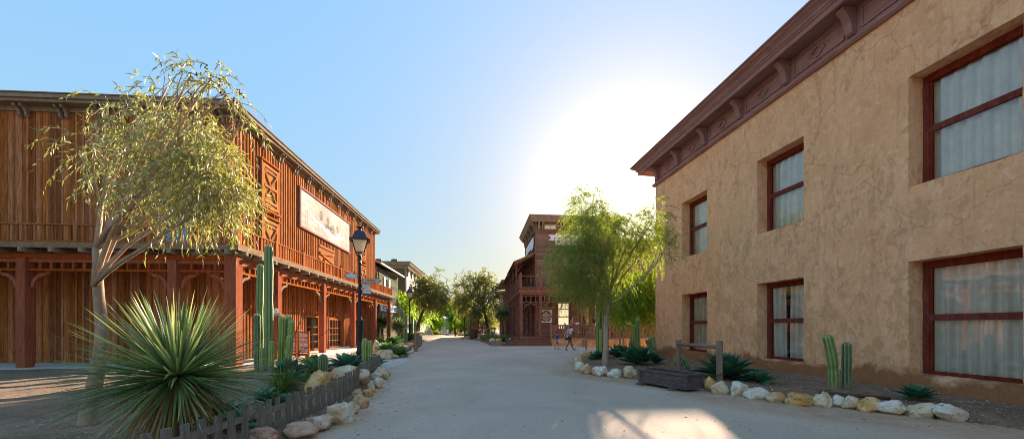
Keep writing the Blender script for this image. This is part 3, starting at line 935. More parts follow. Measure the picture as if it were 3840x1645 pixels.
for i, y in enumerate(py_):
    s = .19 if i == 0 else .145
    if i == 0: t.part('post', MB().box(XP - s, XP + s, YP - s, YP + s, .08, 3.94), M['red_post'], bevel=.01, label='thick square post at the porch corner')
    else: t.part('post', MB().box(XP - s, XP + s, y - s, y + s, .08, 3.777), M['red_post'], bevel=.01)
for x in px_: t.part('post', MB().box(x - .145, x + .145, YP - .145, YP + .145, .08, 3.777), M['red_post'], bevel=.01)
FZ1, FZ0 = 3.72, 3.36
ys = [YP] + py_[1:]
for a, b in zip(ys, ys[1:]):
    lo = a + (.19 if a == YP else .145); hi = b - .145
    f = MB().box(XP - .05, XP + .05, lo, hi, FZ1 - .07, FZ1 + .057).box(XP - .05, XP + .05, lo, hi, FZ0, FZ0 + .075)
    n = int((hi - lo) / .3)
    for k in range(1, n): yk = lo + (hi - lo) * k / n; f.box(XP - .03, XP + .03, yk - .03, yk + .03, FZ0 + .076, FZ1 - .071)
    t.part('frieze', f, M['red_board'])
    for a_, sg in ((lo, 1), (hi, -1)): t.part('arch_bracket', arc_bracket('y', XP - .045, a_, FZ0 - .003, sg, .56), M['weather'])  # street-side brackets paler: sunlight put into their wood colour
xs = [XP] + px_
for a, b in zip(xs, xs[1:]):
    hi = a - (.19 if a == XP else .145); lo = b + .145
    f = MB().box(lo, hi, YP - .05, YP + .05, FZ1 - .07, FZ1 + .057).box(lo, hi, YP - .05, YP + .05, FZ0, FZ0 + .075)
    n = int((hi - lo) / .34)
    for k in range(1, n): xk = lo + (hi - lo) * k / n; f.box(xk - .035, xk + .035, YP - .03, YP + .03, FZ0 + .076, FZ1 - .071)
    t.part('frieze', f, M['red_post'])
    for a_, sg in ((lo, 1), (hi, -1)): t.part('arch_bracket', arc_bracket('x', YP - .045, a_, FZ0 - .003, sg, .56), M['red_post'])
# railings
XR, YR, RZ = -8.68, 12.95, 4.93
nys = [YR + .05] + [15.4 + 2.3 * k for k in range(8)] + [YB - .1]
for i, y in enumerate(nys):
    p = MB().box(XR - .06, XR + .06, y - .06, y + .06, DZ1 - .05, 5.0).lathe([(.075, 0), (.075, .03), (.03, .05), (.045, .09), (.03, .13), (.01, .15)], (XR, y, 5.0), 8)
    t.part('newel_post', p, M['red_board'])
for a, b in zip(nys, nys[1:]):
    a += .062; b -= .062
    f = MB().box(XR - .045, XR + .045, a, b, RZ - .05, RZ).box(XR - .03, XR + .03, a, b, DZ1 + .06, DZ1 + .11)
    n = int((b - a) / .19)
    for k in range(n): yk = a + (b - a) * (k + .5) / n; f.box(XR - .022, XR + .022, yk - .033, yk + .033, DZ1 + .111, RZ - .051)
    t.part('railing', f, M['red_board'])
nxs = [XR] + [-11.2 - 2.6 * k for k in range(6)]
for x in nxs[1:]:
    t.part('newel_post', MB().box(x - .06, x + .06, YR - .06, YR + .06, DZ1 - .05, 5.0), M['red_board'])
for a, b in zip(nxs, nxs[1:]):
    hi, lo = a - .062, b + .062
    f = MB().box(lo, hi, YR - .045, YR + .045, RZ - .05, RZ).box(lo, hi, YR - .03, YR + .03, DZ1 + .06, DZ1 + .11)
    n = int((hi - lo) / .26)
    for k in range(n): xk = lo + (hi - lo) * (k + .5) / n; f.box(xk - .03, xk + .03, YR - .022, YR + .022, DZ1 + .111, RZ - .051)
    t.part('railing', f, M['red_board'])
# porch floor
mb = MB().box(X1, -8.35, 12.6, YB + .2, 0.0, .1).box(XL, X1 - .003, 12.6, YF - .07, 0.0, .099)
t.part('porch_floor', mb, M['patch'])
# shutters, billboard, doors
hay_shutter(t, 'y', 1, X1 + .03, 17.0, 18.25, 6.95, 8.9, 'upper closed hay door with crossed braces near the corner')
hay_shutter(t, 'y', 1, X1 + .03, 17.0, 18.25, 4.35, 6.4, 'lower closed hay door with crossed braces near the corner')
hay_shutter(t, 'y', 1, X1 + .03, 30.0, 31.4, 6.95, 8.9, 'upper hay door at the far end')
hay_shutter(t, 'y', 1, X1 + .03, 30.0, 31.4, 4.35, 6.4, 'lower hay door at the far end')


def billboard_mat():
    m, nt, b = _mat('billboard_paint')
    v = coords(nt, (1, .35, 3.2)); n1 = noise_n(nt, v, 3.4, 9, 0.72, 0.4)
    n2 = noise_n(nt, coords(nt), .55, 4, .6)
    # planks
    tc = N(nt, 'ShaderNodeTexCoord'); sp = N(nt, 'ShaderNodeSeparateXYZ'); nt.links.new(tc.outputs['Object'], sp.inputs[0])
    fz = math_n(nt, 'FRACT', math_n(nt, 'MULTIPLY', sp.outputs['Z'], 7.0))
    seam = ramp(nt, fz, [(0.0, (1,) * 3), (0.06, (0, 0, 0))])
    f = math_n(nt, 'MULTIPLY_ADD', n2, 0.55, math_n(nt, 'MULTIPLY', n1, 0.62))
    col = ramp(nt, f, [(0.40, (0.50, 0.47, 0.43)), (0.50, (0.42, 0.35, 0.28)), (0.60, (0.26, 0.17, 0.12)), (0.8, (0.15, 0.09, 0.06))])
    col = mix(nt, math_n(nt, 'MULTIPLY', seam, 0.25), col, (0.35, 0.24, 0.17))
    nt.links.new(col, b.inputs['Base Color']); b.inputs['Roughness'].default_value = 0.85
    bump(nt, b, fz, 0.2, 0.01)
    return m


M['billboard'] = billboard_mat()
BX = X1 + .05
bb = t.part('billboard', MB().box(BX, BX + .05, 20.45, 27.85, 6.97, 9.0), M['billboard'], label='large faded white painted billboard with worn curved lettering')
f = MB()
f.box(BX, BX + .1, 20.35, 20.448, 6.87, 9.1); f.box(BX, BX + .1, 27.852, 27.95, 6.87, 9.1)
f.box(BX, BX + .1, 20.45, 27.85, 9.002, 9.1); f.box(BX, BX + .1, 20.45, 27.85, 6.87, 6.968)
t.part('billboard_frame', f, M['mauve'], parent=bb)
M['bill_white'] = plain('bill_white', (0.58, 0.57, 0.54), .85, .04, 8)
M['bill_smudge'] = plain('bill_smudge', (0.13, 0.085, 0.065), .9, .35, 14)
M['bill_faint'] = plain('bill_faint', (0.33, 0.26, 0.2), .9, .2, 10)
# white sweeping scroll
mb = MB(); ctr = [(21.75, 8.62), (21.55, 8.3), (21.6, 8.0), (21.95, 7.8), (22.5, 7.74), (23.2, 7.62), (23.8, 7.4), (24.6, 7.28), (25.3, 7.38), (25.9, 7.58), (26.6, 7.62), (27.2, 7.5)]
wd = [.02, .1, .16, .2, .13, .2, .22, .12, .16, .2, .14, .03]
inn = [(BX + .051, a, z + w_ / 2) for (a, z), w_ in zip(ctr, wd)]; ou = [(BX + .051, a, z - w_ / 2) for (a, z), w_ in zip(ctr, wd)]
mb.band(inn, ou, (.005, 0, 0)); t.part('painted_scroll', mb, M['bill_white'], parent=bb)
mb = MB(); r3 = random.Random(5)
for (a0, a1, z0, z1, n) in ((22.75, 23.3, 7.95, 8.55, 14), (23.75, 24.25, 7.9, 8.4, 14), (24.2, 25.2, 7.55, 8.1, 10), (25.3, 25.75, 7.8, 8.25, 8), (23.3, 24.9, 7.7, 7.9, 8)):
    for k in range(n):
        zz = z0 + (z1 - z0) * k / n; c = (a0 + a1) / 2; hw = (a1 - a0) / 2 * (0.45 + .55 * math.sin(PI * (k + .5) / n)) * r3.uniform(.7, 1)
        mb.box(BX + .051, BX + .055, c - hw + r3.uniform(-.08, .08), c + hw, zz, zz + (z1 - z0) / n * r3.uniform(.4, .8))
t.part('worn_paint', mb, M['bill_smudge'], parent=bb)
mb = MB()
for k, a in enumerate([21.0, 21.2, 22.4, 22.6, 23.6, 24.9, 25.1, 26.3, 26.9, 27.1]):
    z = 7.1 + .1 * (k % 3)
    for j in range(7): mb.box(BX + .051, BX + .0545, a + r3.uniform(-.03, .03), a + .1, z + j * .13, z + j * .13 + .08)
t.part('worn_letters', mb, M['bill_faint'], parent=bb)
# boarded opening under the billboard
o = t.part('boarded_window', MB().box(X1 + .0, X1 + .035, 22.85, 25.1, 4.95, 6.45), M['red_board'], label='opening boarded with crossed pale planks')
mb = MB(); nv = (1, 0, 0); q = lambda a, z, d=.036: (X1 + d, a, z)
mb.bar(q(22.85, 6.42), q(25.1, 6.42), .13, .05, nv); mb.bar(q(22.9, 5.95, .09), q(25.05, 6.2, .09), .15, .03, nv)
mb.bar(q(22.9, 6.0, .04), q(25.0, 5.62, .04), .14, .045, nv); mb.bar(q(22.85, 5.62, .09), q(25.05, 5.4, .09), .13, .03, nv)
mb.bar(q(23.6, 5.42, .06), q(25.0, 5.32, .06), .13, .03, nv); mb.bar(q(24.2, 4.9, .1), q(24.7, 5.4, .1), .11, .03, nv)
t.part('plank', mb, M['door_wood'], parent=o)
glazed(t, 'y', 1, X1 + .02, 21.05, 22.75, .1, 2.15, 2, [.22, .45, .68, .7], 'door', .12, mb_w=.05)
glazed(t, 'y', 1, X1 + .02, 24.15, 26.25, .1, 2.05, 4, [.22, .45, .68, .7], 'door', .12, mb_w=.05)
glazed(t, 'y', 1, X1 + .02, 28.7, 30.3, .1, 2.05, 2, [.22, .45, .68, .7], 'door', .12, mb_w=.05)
glazed(t, 'y', 1, X1 + .02, 17.4, 18.8, .7, 2.1, 2, [.5], 'window', .1)
M['blue_reflection_glass'] = plain('blue_reflection_glass', (0.06, 0.22, 0.42), 0.15, 0.1, 2, bstr=0.02, spec=0.8)  # blue reflection painted into the pane colour
glazed(t, 'x', -1, YF - .02, -13.1, -11.55, 4.3, 6.3, 2, [.33, .66], 'window', .1, pane='blue_reflection_glass')
glazed(t, 'x', -1, YF - .02, -20.4, -19.0, 4.3, 6.3, 2, [.33, .66], 'window', .1, pane='blue_reflection_glass')
glazed(t, 'x', -1, YF - .02, -20.4, -19.0, .1, 2.2, 2, [.33, .66], 'door', .1)
glazed(t, 'x', -1, YF - .02, -25.9, -24.5, 4.3, 6.3, 2, [.33, .66], 'window', .1, pane='blue_reflection_glass')
# small porch lamp hanging in the second bay
mb = MB().lathe([(.01, 0), (.01, .1), (.07, .1), (.09, .16), (.05, .3), (.02, .32)], (-9.4, 17.4, 3.3), 8)
mb.tube([(-9.4, 17.4, 3.6), (-9.4, 17.4, 4.1)], .008, 5)
t.part('porch_lamp', mb, M['terracotta'])
# ------------------------------------------------------------------ right stucco house
AR = math.atan(131 / F)
XW, YE, ZW = 9.5, 18.42, 8.3
t = T('stucco_house', 'tan stucco two storey house with worn plaster, deep red framed windows and dark bracketed cornice', 'building', (XW, YE, 0), AR, dy=-1.04, dz=.05)
cols = [(15.0 + .0 - .5 + 0.0, 0)]
wins = []
for ya, yb in ((14.52, 16.2), (10.37, 12.03), (6.22, 7.88), (2.07, 3.73), (-2.1, -.42)):
    wins.append((ya, yb, 4.38, 6.74)); wins.append((ya, yb, .36, 2.80))
YS = -3.6
ycuts = sorted(set([YS, YE] + [w_[0] for w_ in wins] + [w_[1] for w_ in wins]))
zcuts = sorted(set([-0.2, ZW] + [w_[2] for w_ in wins] + [w_[3] for w_ in wins]))


def subdiv(c, st):
    out = []
    for a, b in zip(c, c[1:]):
        n = max(1, int(round((b - a) / st)))
        out += [a + (b - a) * k / n for k in range(n)]
    return out + [c[-1]]


def jit(p, s=0.016):
    q = (p[0] * 2.2, p[1] * 2.2, p[2] * 2.2)
    n1 = noise.noise_vector(q); n2 = noise.noise_vector((q[0] * 3, q[1] * 3, q[2] * 3 + 7))
    return (p[0] + s * 1.1 * n1[0] + s * .5 * n2[0], p[1] + s * .8 * n1[1] + s * .6 * n2[1], p[2] + s * .8 * n1[2] + s * .6 * n2[2])


yy = subdiv(ycuts, .14); zz = subdiv(zcuts, .14)
RV = .36
mb = MB(); vs = []; fs = []
for z in zz:
    for y in yy: vs.append(jit((XW, y, z)))
ny = len(yy)
for j in range(len(zz) - 1):
    for i in range(ny - 1):
        cy, cz = (yy[i] + yy[i + 1]) / 2, (zz[j] + zz[j + 1]) / 2
        if any(a < cy < b and c < cz < d for a, b, c, d in wins): continue
        a = j * ny + i; fs.append((a, a + ny, a + ny + 1, a + 1))
mb.add(vs, fs)
# reveals: cut edges sampled at the same places so that they meet the wall
xs_ = [XW, XW + .03, XW + .13, XW + .25, XW + RV + .06]
for a, b, c, d in wins:
    ye = [y for y in yy if a - 1e-6 <= y <= b + 1e-6]; ze = [z for z in zz if c - 1e-6 <= z <= d + 1e-6]
    def strip(line, sl=False):
        vs = []; fs = []
        n = len(line)
        for i, x in enumerate(xs_):
            for (y, z) in line:
                dz = .05 * (x - XW) / RV if sl else 0
                vs.append(jit((x, y, z + dz)))
        for i in range(len(xs_) - 1):
            for k in range(n - 1): q = i * n + k; fs.append((q, q + 1, q + n + 1, q + n))
        mb.add(vs, fs)
    strip([(y, c) for y in ye], True); strip([(y, d) for y in ye][::-1]); strip([(a, z) for z in ze][::-1]); strip([(b, z) for z in ze])
# end wall facing up the street, and the rest of the shell
vs = []; fs = []; xe = subdiv([XW, 20.0], .5); ze = zz
for z in ze:
    for x in xe: vs.append(jit((x, YE, z)))
n = len(xe)
for j in range(len(ze) - 1):
    for i in range(n - 1): q = j * n + i; fs.append((q, q + 1, q + n + 1, q + n))
mb.add(vs, fs)
mb.add([(20, YS, -.2), (20, YE, -.2), (20, YE, ZW), (20, YS, ZW), (XW, YS, -.2), (XW, YS, ZW)], [(0, 1, 2, 3), (4, 0, 3, 5)])
t.part('wall', mb, M['stucco'], smooth=True)
t.part('roof', MB().box(XW + .02, 20, YS, YE - .02, ZW - .1, ZW + .9), M['dark'])


def curtain_mb(y0, y1, x, z0, z1, gap=None, seed=0):
    r = random.Random(seed); vs = []; n = 150
    amp = [r.uniform(.6, 1.4) for _ in range(12)]
    ph = r.uniform(0, 6)
    prof = []
    for i in range(n + 1):
        y = y0 + (y1 - y0) * i / n
        s = y / .028 + ph + .8 * math.sin(y * 4 + ph)
        sn = math.sin(s * .8); prof.append((x + .055 * (abs(sn) ** .6) * (1 if sn > 0 else -1) * amp[int(y * 5) % 12], y))
    fs = []
    for j, z in enumerate((z0, (z0 + z1) / 2, z1)):
        for px, py in prof:
            vs.append((px + .008 * math.sin(py * 30 + j), py + (.02 * (1 - j / 2) * math.sin(py * 9)), z))
    for j in range(2):
        for i in range(n):
            a = j * (n + 1) + i; fs.append((a, a + n + 1, a + n + 2, a + 1))
    return MB().add(vs, fs)


for k, (a, b, c, d) in enumerate(wins):
    X = XW + RV; f = MB(); fw = .1
    zm = (c + d) / 2 + .02
    f.box(X, X + .1, a - .04, a + fw, c - .02, d + .03); f.box(X, X + .1, b - fw, b + .04, c - .02, d + .03)
    f.box(X - .02, X + .1, a + fw, b - fw, d - .15, d + .03); f.box(X - .015, X + .1, a + fw, b - fw, c - .02, c + .12)
    lab = ('upper' if c > 3 else 'lower') + ' window with dark red frame and pale curtains'
    o = t.part('window', f, M['win_red'], bevel=.006)
    s = MB()
    s.box(X + .012, X + .07, a + fw, b - fw, zm - .055, zm + .075)
    s.box(X + .02, X + .075, a + fw, a + fw + .05, zm + .076, d - .151); s.box(X + .02, X + .075, b - fw - .05, b - fw, zm + .076, d - .151)
    s.box(X + .03, X + .085, a + fw, a + fw + .05, c + .121, zm - .056); s.box(X + .03, X + .085, b - fw - .05, b - fw, c + .121, zm - .056)
    t.part('sash', s, M['win_red'], parent=o, bevel=.005)
    p = MB(); p.add([(X + .05, a + fw, c + .1), (X + .05, b - fw, c + .1), (X + .05, b - fw, d - .1), (X + .05, a + fw, d - .1)], [(0, 3, 2, 1)])
    t.part('pane', p, M['glass'], parent=o)
    cu = MB()
    if k == 3:
        m1 = curtain_mb(a + .02, a + .95, X + .15, c, d, seed=k); cu.add(m1.v, m1.f)
        m1 = curtain_mb(a + 1.02, b + .04, X + .15, c, d, seed=k + 9)
        cu.add([(v[0], v[1] + .06 * ((v[2] - c) / (d - c)), v[2]) for v in m1.v], m1.f)
    else:
        m1 = curtain_mb(a + .02, b + .04, X + .15, c, d, seed=k); cu.add(m1.v, m1.f)
    t.part('curtain', cu, M['curtain'], parent=o, smooth=True)
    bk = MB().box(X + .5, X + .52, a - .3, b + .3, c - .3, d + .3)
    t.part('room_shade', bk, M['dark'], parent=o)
# cornice: frieze, panels, brackets, soffit, corona, crown
def runs(mb, prof, mat=None):
    """profile (out, z) run along the street side and mitred round the far end"""
    n = len(prof)
    A = [(XW - d, YS, z) for d, z in prof]; B = [(XW - d, YE + d * 1.15, z) for d, z in prof]; C = [(20, YE + d * 1.15, z) for d, z in prof]
    vs = A + B + C; fs = []
    for k in range(n):
        k2 = (k + 1) % n
        fs += [(k, k2, n + k2, n + k), (n + k, n + k2, 2 * n + k2, 2 * n + k)]
    fs += [tuple(range(n)), tuple(range(2 * n, 3 * n))[::-1]]
    return mb.add(vs, fs)


t.part('frieze_moulding', runs(MB(), [(-.05, 8.28), (.07, 8.28), (.12, 8.33), (.12, 8.40), (.05, 8.45), (-.05, 8.45)]), M['mauve'])
t.part('frieze', runs(MB(), [(-.05, 8.452), (.03, 8.452), (.03, 9.12), (-.05, 9.12)]), M['mauve'])
t.part('soffit', runs(MB(), [(-.05, 9.122), (.50, 9.122), (.50, 9.06), (.58, 9.06), (.58, 9.2), (-.05, 9.2)]), M['mauve'])
cr = [(-.05, 9.202), (.60, 9.202), (.63, 9.25), (.66, 9.27), (.67, 9.33), (.72, 9.38), (.79, 9.42), (.82, 9.45), (.82, 9.49), (.87, 9.49), (.87, 9.54), (-.05, 9.54)]
t.part('cornice_crown', runs(MB(), cr), M['mauve'])
yb_ = [18.2 - 1.84 * k for k in range(12)]
for y in yb_:
    pr = [(.031, 9.119), (.40, 9.119), (.43, 9.09), (.43, 9.0), (.38, 8.97), (.30, 8.90), (.22, 8.76), (.2, 8.62), (.17, 8.50), (.12, 8.46), (.031, 8.454)]
    if y > 18: y -= .12
    t.part('cornice_bracket', MB().prism([(XW - d, y - .09, z) for d, z in pr], (0, .18, 0)), M['mauve'], bevel=.012)
for y in yb_[:-1]:
    c_ = y - .92; o = MB()
    for (a0, a1, z0, z1) in ((c_ - .72, c_ + .72, 8.98, 9.02), (c_ - .72, c_ + .72, 8.52, 8.56), (c_ - .72, c_ - .68, 8.561, 8.979), (c_ + .68, c_ + .72, 8.561, 8.979)):
        o.box(XW - .065, XW - .0305, a0, a1, z0, z1)
    nv = (-1, 0, 0); q = lambda a, z: (XW - .0305, a, z)
    o.bar(q(c_ - .2, 8.77), q(c_, 8.91), .045, .04, nv); o.bar(q(c_ + .2, 8.77), q(c_, 8.91), .045, .043, nv)
    o.bar(q(c_ - .2, 8.77), q(c_, 8.63), .045, .043, nv); o.bar(q(c_ + .2, 8.77), q(c_, 8.63), .045, .04, nv)
    t.part('frieze_panel', o, M['mauve'])

# ------------------------------------------------------------------ barber shop
AB = math.atan(83 / F)
XT, YT = 4.86, 32.3
XPo, YPo = 3.42, 30.5
t = T('barber_shop', 'dark brown clapboard barber shop with square tower, corner porch, balcony and round painted sign', 'building', (XT, YT, 0), AB)
TZ = 10.5
fh = [(5.6, 6.7, 9.85, 10.35), (6.74, 7.86, 1.1, 3.65), (6.2, 7.6, 4.7, 6.0), (8.9, 10.4, 4.7, 6.2), (7.2, 8.2, 6.6, 7.6), (10.0, 11.1, 1.1, 3.65), (8.7, 9.75, .7, 3.4), (12.3, 13.4, 1.1, 3.65)]
sh = [(33.2, 34.4, .75, 3.5), (33.0, 34.2, 4.7, 6.6), (35.6, 36.8, 4.7, 6.6), (36, 37.2, .75, 3.2), (39, 40, 4.7, 6.5), (42, 43, 4.7, 6.5)]
mb = MB().box(XT + .03, 11.9, YT + .03, 39.5, 0, TZ)
mb.box(XT + .031, 11.89, 39.501, 47.9, 0, 7.75).box(11.901, 19.0, YT + .032, 44, 0, 8.9)
claps(mb, 'x', XT, 11.9, YT + .03, -1, .7, TZ, .2, fh, 3)
claps(mb, 'x', 11.91, 19.0, YT + .03, -1, .7, 8.85, .2, fh, 4)
claps(mb, 'y', YT + .02, 39.5, XT + .03, -1, .7, TZ, .2, sh, 5)
claps(mb, 'y', 39.51, 47.9, XT + .03, -1, .7, 7.7, .2, sh, 6)
t.part('wall', mb, M['dark_clap'])
for q_ in ((XT - .03, XT + .1, YT - .03, YT + .1), (11.82, 11.98, YT - .03, YT + .02), (XT - .03, XT + .02, 39.4, 39.55)): t.part('corner_board', MB().box(*q_, .7, TZ), M['barber_post'])
# tower cornice
def run2(prof, x0, x1, y0, y1):
    """closed ring profile (out,z) around a rectangle, mitred"""
    n = len(prof); cs = []
    for sx, sy, X, Y in ((-1, -1, x0, y0), (1, -1, x1, y0), (1, 1, x1, y1), (-1, 1, x0, y1)):
        cs.append([(X + sx * d, Y + sy * d, z) for d, z in prof])
    vs = sum(cs, []); fs = []
    for c in range(4):
        c2 = (c + 1) % 4
        for k in range(n):
            k2 = (k + 1) % n; fs.append((c * n + k, c * n + k2, c2 * n + k2, c2 * n + k))
    return MB().add(vs, fs)


t.part('cornice', run2([(-.02, 10.5), (.38, 10.5), (.38, 10.62), (.46, 10.7), (.55, 10.86), (.55, 10.96), (.6, 10.96), (.6, 11.02), (-.02, 11.06)], XT, 11.9, YT, 39.5), M['trim'])
t.part('roof', MB().box(XT, 11.9, YT, 39.5, 10.9, 11.05), M['trim'])
t.part('cornice', run2([(-.02, 8.85), (.25, 8.85), (.3, 8.97), (.36, 9.05), (.36, 9.15), (-.02, 9.17)], 11.95, 19.0, YT, 44), M['barber_post'])
t.part('roof', MB().box(11.95, 19, YT, 44, 9.05, 9.14), M['trim'])
t.part('frieze_board', MB().box(XT - .02, 11.92, YT - .045, YT, 9.72, 9.84).box(XT - .045, XT, YT - .04, 39.5, 9.72, 9.84), M['barber_post'])
for x in (5.08, 5.4, 7.0, 7.3, 9.1, 9.4):
    t.part('bracket', corbel('x', -1, YT, x, .12, 10.497, .62, .3), M['trim'])
for y in (32.5, 34.2, 35.9, 37.6, 39.1):
    t.part('bracket', corbel('y', -1, XT, y, .14, 10.497, .8, .36), M['trim'])
glazed(t, 'x', -1, YT + .025, 5.6, 6.7, 9.88, 10.36, 2, [], 'window', .07, mat='trim', pane='frost')
# ribbon banner
rb = [(5.95, 9.44), (6.35, 9.44), (8.6, 9.44), (9.5, 9.44), (9.25, 9.2), (9.5, 8.94), (5.95, 8.94), (6.22, 9.19)]
o = t.part('banner_ribbon', MB().prism([(x, YT - .045, z) for x, z in rb][::-1], (0, -.03, 0)), M['white_paint'], label='white swallow tailed banner high on the tower front')
o2 = t.part('banner_plaque', MB().box(6.55, 9.1, YT - .11, YT - .078, 8.58, 9.16), M['white_paint'], parent=o)
M['sign_brown'] = plain('sign_brown', (0.3, 0.16, 0.12), .7, .1)
t.part('lettering', text_mb('Barber', .5, (6.65, YT - .112, 8.7), (1, 0, 0), (0, 0, 1), .01, align='LEFT', sx=1.25), M['sign_brown'], parent=o2)
f = MB().box(6.5, 9.15, YT - .1, YT - .075, 9.162, 9.2).box(6.5, 6.548, YT - .1, YT - .076, 8.54, 9.16)
t.part('plaque_edge', f, M['navy'], parent=o2)
rs = [(33.2, 9.45), (34.0, 9.5), (37.6, 9.45), (38.6, 9.4), (38.2, 9.1), (38.7, 8.75), (37.5, 8.7), (34.9, 8.72), (34.7, 8.45), (33.4, 8.5), (33.0, 8.9)]
t.part('banner_ribbon', MB().prism([(XT - .045, y, z) for y, z in rs][::-1], (-.03, 0, 0)), M['white_paint'], label='white scroll banner on the side of the tower')
# windows
def barber_win(x0, x1, lit=True):
    o = glazed(t, 'x', -1, YT + .01, x0, x1, 1.25, 3.62, 1, [.47], 'window', .09, mat='barber_post', pane='blind' if lit else 'dark_glass', proud=.09, mb_w=.09)
    m2 = MB(); zc = 3.62 - .09 - .5
    m2.box(x0 + .09, x1 - .09, YT - .06, YT + .0, zc - .025, zc + .025)
    for k in (1, 2): xk = x0 + .09 + (x1 - x0 - .18) * k / 3; m2.box(xk - .025, xk + .025, YT - .058, YT + .001, zc + .026, 3.53)
    t.part('muntin', m2, M['barber_post'], parent=o)
    m3 = MB(); wbox(m3, 'x', -1, YT, x0 - .1, x0 - .003, 0, .1, 1.15, 3.72); wbox(m3, 'x', -1, YT, x1 + .003, x1 + .1, 0, .1, 1.15, 3.72)
    wbox(m3, 'x', -1, YT, x0 - .15, x1 + .15, 0, .13, 3.722, 3.82); t.part('window_casing', m3, M['barber_post'], parent=o)


barber_win(6.76, 7.84); barber_win(10.05, 11.1); barber_win(12.35, 13.4)
glazed(t, 'x', -1, YT + .01, 8.75, 9.7, .7, 3.4, 1, [.4], 'door', .12, mat='barber_post', proud=.09)
glazed(t, 'x', -1, YT + .01, 6.25, 7.55, 4.75, 6.0, 5, [.33, .66], 'window', .07, mat='barber_post', proud=.07)
glazed(t, 'x', -1, YT + .01, 8.95, 10.35, 4.8, 6.15, 2, [.5], 'window', .08, mat='barber_post', pane='frost')
glazed(t, 'x', -1, YT + .01, 7.25, 8.15, 6.65, 7.55, 2, [.5], 'window', .08, mat='barber_post', pane='frost')
for a, b, c, d in sh: glazed(t, 'y', -1, XT + .01, a + .05, b - .05, c + .02, d - .02, 2, [.5], 'window' if c > 1 else 'door', .09, mat='barber_post')
# platform, steps
PZ = .70
mb = MB().box(XPo - .15, XT + .02, YPo - .15, 47.5, 0, PZ).box(XT + .021, 19, YPo - .15, YT, 0, PZ - .001)
t.part('porch_floor', mb, M['step_wood'])
for i in range(3):
    z1 = PZ - .175 * (i + 1); e = .15 + .36 * (i + 1); e2 = .15 + .5 * (i + 1)
    e0 = e - .36
    mb = MB().box(XPo - e2, 5.72, YPo - e, YPo - e0 - .001, 0, z1).box(XPo - e2, XPo - (e2 - .5) - .001, YPo - e0, YPo + 2.6, 0, z1 - .001)
    mb.box(XPo - e2 - .03, 5.73, YPo - e - .03, YPo - e0 - .003, z1, z1 + .035)
    t.part('step', mb, M['step_wood'], bevel=.008)
# posts, beams, frieze
posts = [(XPo, YPo), (4.98, YPo), (8.4, YPo), (11.9, YPo), (15.4, YPo)]
side = [(XPo, 31.3), (XPo, 33.9), (XPo, 37.2), (XPo, 40.5), (XPo, 44), (XPo, 47.2)]
for i, (x, y) in enumerate(posts + side):
    t.part('post', MB().box(x - .12, x + .12, y - .12, y + .12, PZ, 4.07), M['barber_post'], bevel=.01)
mb = MB().box(XPo - .14, 19, YPo - .13, YPo + .13, 4.08, 4.3).box(XPo - .13, XPo + .13, YPo + .131, 47.5, 4.08, 4.3)
mb.box(XPo - .2, 19, YPo - .19, YPo - .132, 4.25, 4.55).box(XPo - .2, XPo - .132, YPo - .13, 47.5, 4.25, 4.55)
t.part('beam', mb, M['barber_post'])
t.part('balcony_deck', MB().box(XPo - .26, 19, YPo - .26, YT - .04, 4.552, 4.63).box(XPo - .26, XT - .04, YT - .039, 47.5, 4.552, 4.628), M['step_wood'])
for (xa, _), (xb, _) in zip(posts, posts[1:]):
    f = MB().box(xa + .121, xb - .121, YPo - .04, YPo + .04, 3.98, 4.05).box(xa + .121, xb - .121, YPo - .04, YPo + .04, 3.48, 3.55)
    n = max(3, int((xb - xa) / .34))
    for k in range(1, n): xk = xa + (xb - xa) * k / n; f.box(xk - .035, xk + .035, YPo - .03, YPo + .03, 3.551, 3.979)
    t.part('frieze', f, M['barber_post'])
    for x0, sg in ((xa + .121, 1), (xb - .121, -1)):
        w_ = arc_bracket('x', YPo - .03, x0, 3.478, sg, .55, .06, .06)
        for k in (.3, .6): w_.bar((x0, YPo - .028, 3.47), (x0 + sg * .5 * math.cos(PI / 2 * k), YPo - .028, 3.47 - .5 * math.sin(PI / 2 * k)), .04, .05, (0, 1, 0))
        t.part('wheel_bracket', w_, M['barber_post'])
sp = [YPo] + [s[1] for s in side[1:]]
for ya, yb in zip(sp, sp[1:]):
    f = MB().box(XPo - .04, XPo + .04, ya + .121, yb - .121, 3.98, 4.05).box(XPo - .04, XPo + .04, ya + .121, yb - .121, 3.48, 3.55)
    n = int((yb - ya) / .34)
    for k in range(1, n): yk = ya + (yb - ya) * k / n; f.box(XPo - .03, XPo + .03, yk - .035, yk + .035, 3.551, 3.979)
    t.part('frieze', f, M['barber_post'])
# balcony railing
for x, y in [(XPo - .05, YPo - .05), (4.98, YPo - .05), (8.4, YPo - .05), (11.9, YPo - .05)] + [(XPo - .05, s[1]) for s in side]:
    t.part('newel_post', MB().box(x - .1, x + .1, y - .1, y + .1, 4.635, 5.72).box(x - .14, x + .14, y - .14, y + .14, 5.721, 5.78).lathe([(.06, 0), (.11, .05), (.05, .12), (.01, .14)], (x, y, 5.78), 8), M['barber_post'])
for a, b in ((XPo, 4.98), (4.98, 8.4), (8.4, 11.9)):
    f = MB().box(a + .06, b - .1, YPo - .09, YPo - .02, 5.56, 5.62).box(a + .06, b - .1, YPo - .08, YPo - .03, 4.7, 4.75)
    if a > 4: f = f
    n = int((b - a) / .55)
    for k in range(1, n): xk = a + (b - a) * k / n; f.box(xk - .02, xk + .02, YPo - .07, YPo - .04, 4.751, 5.559)
    t.part('railing', f, M['barber_post'])
rp = [YPo] + [s[1] for s in side]
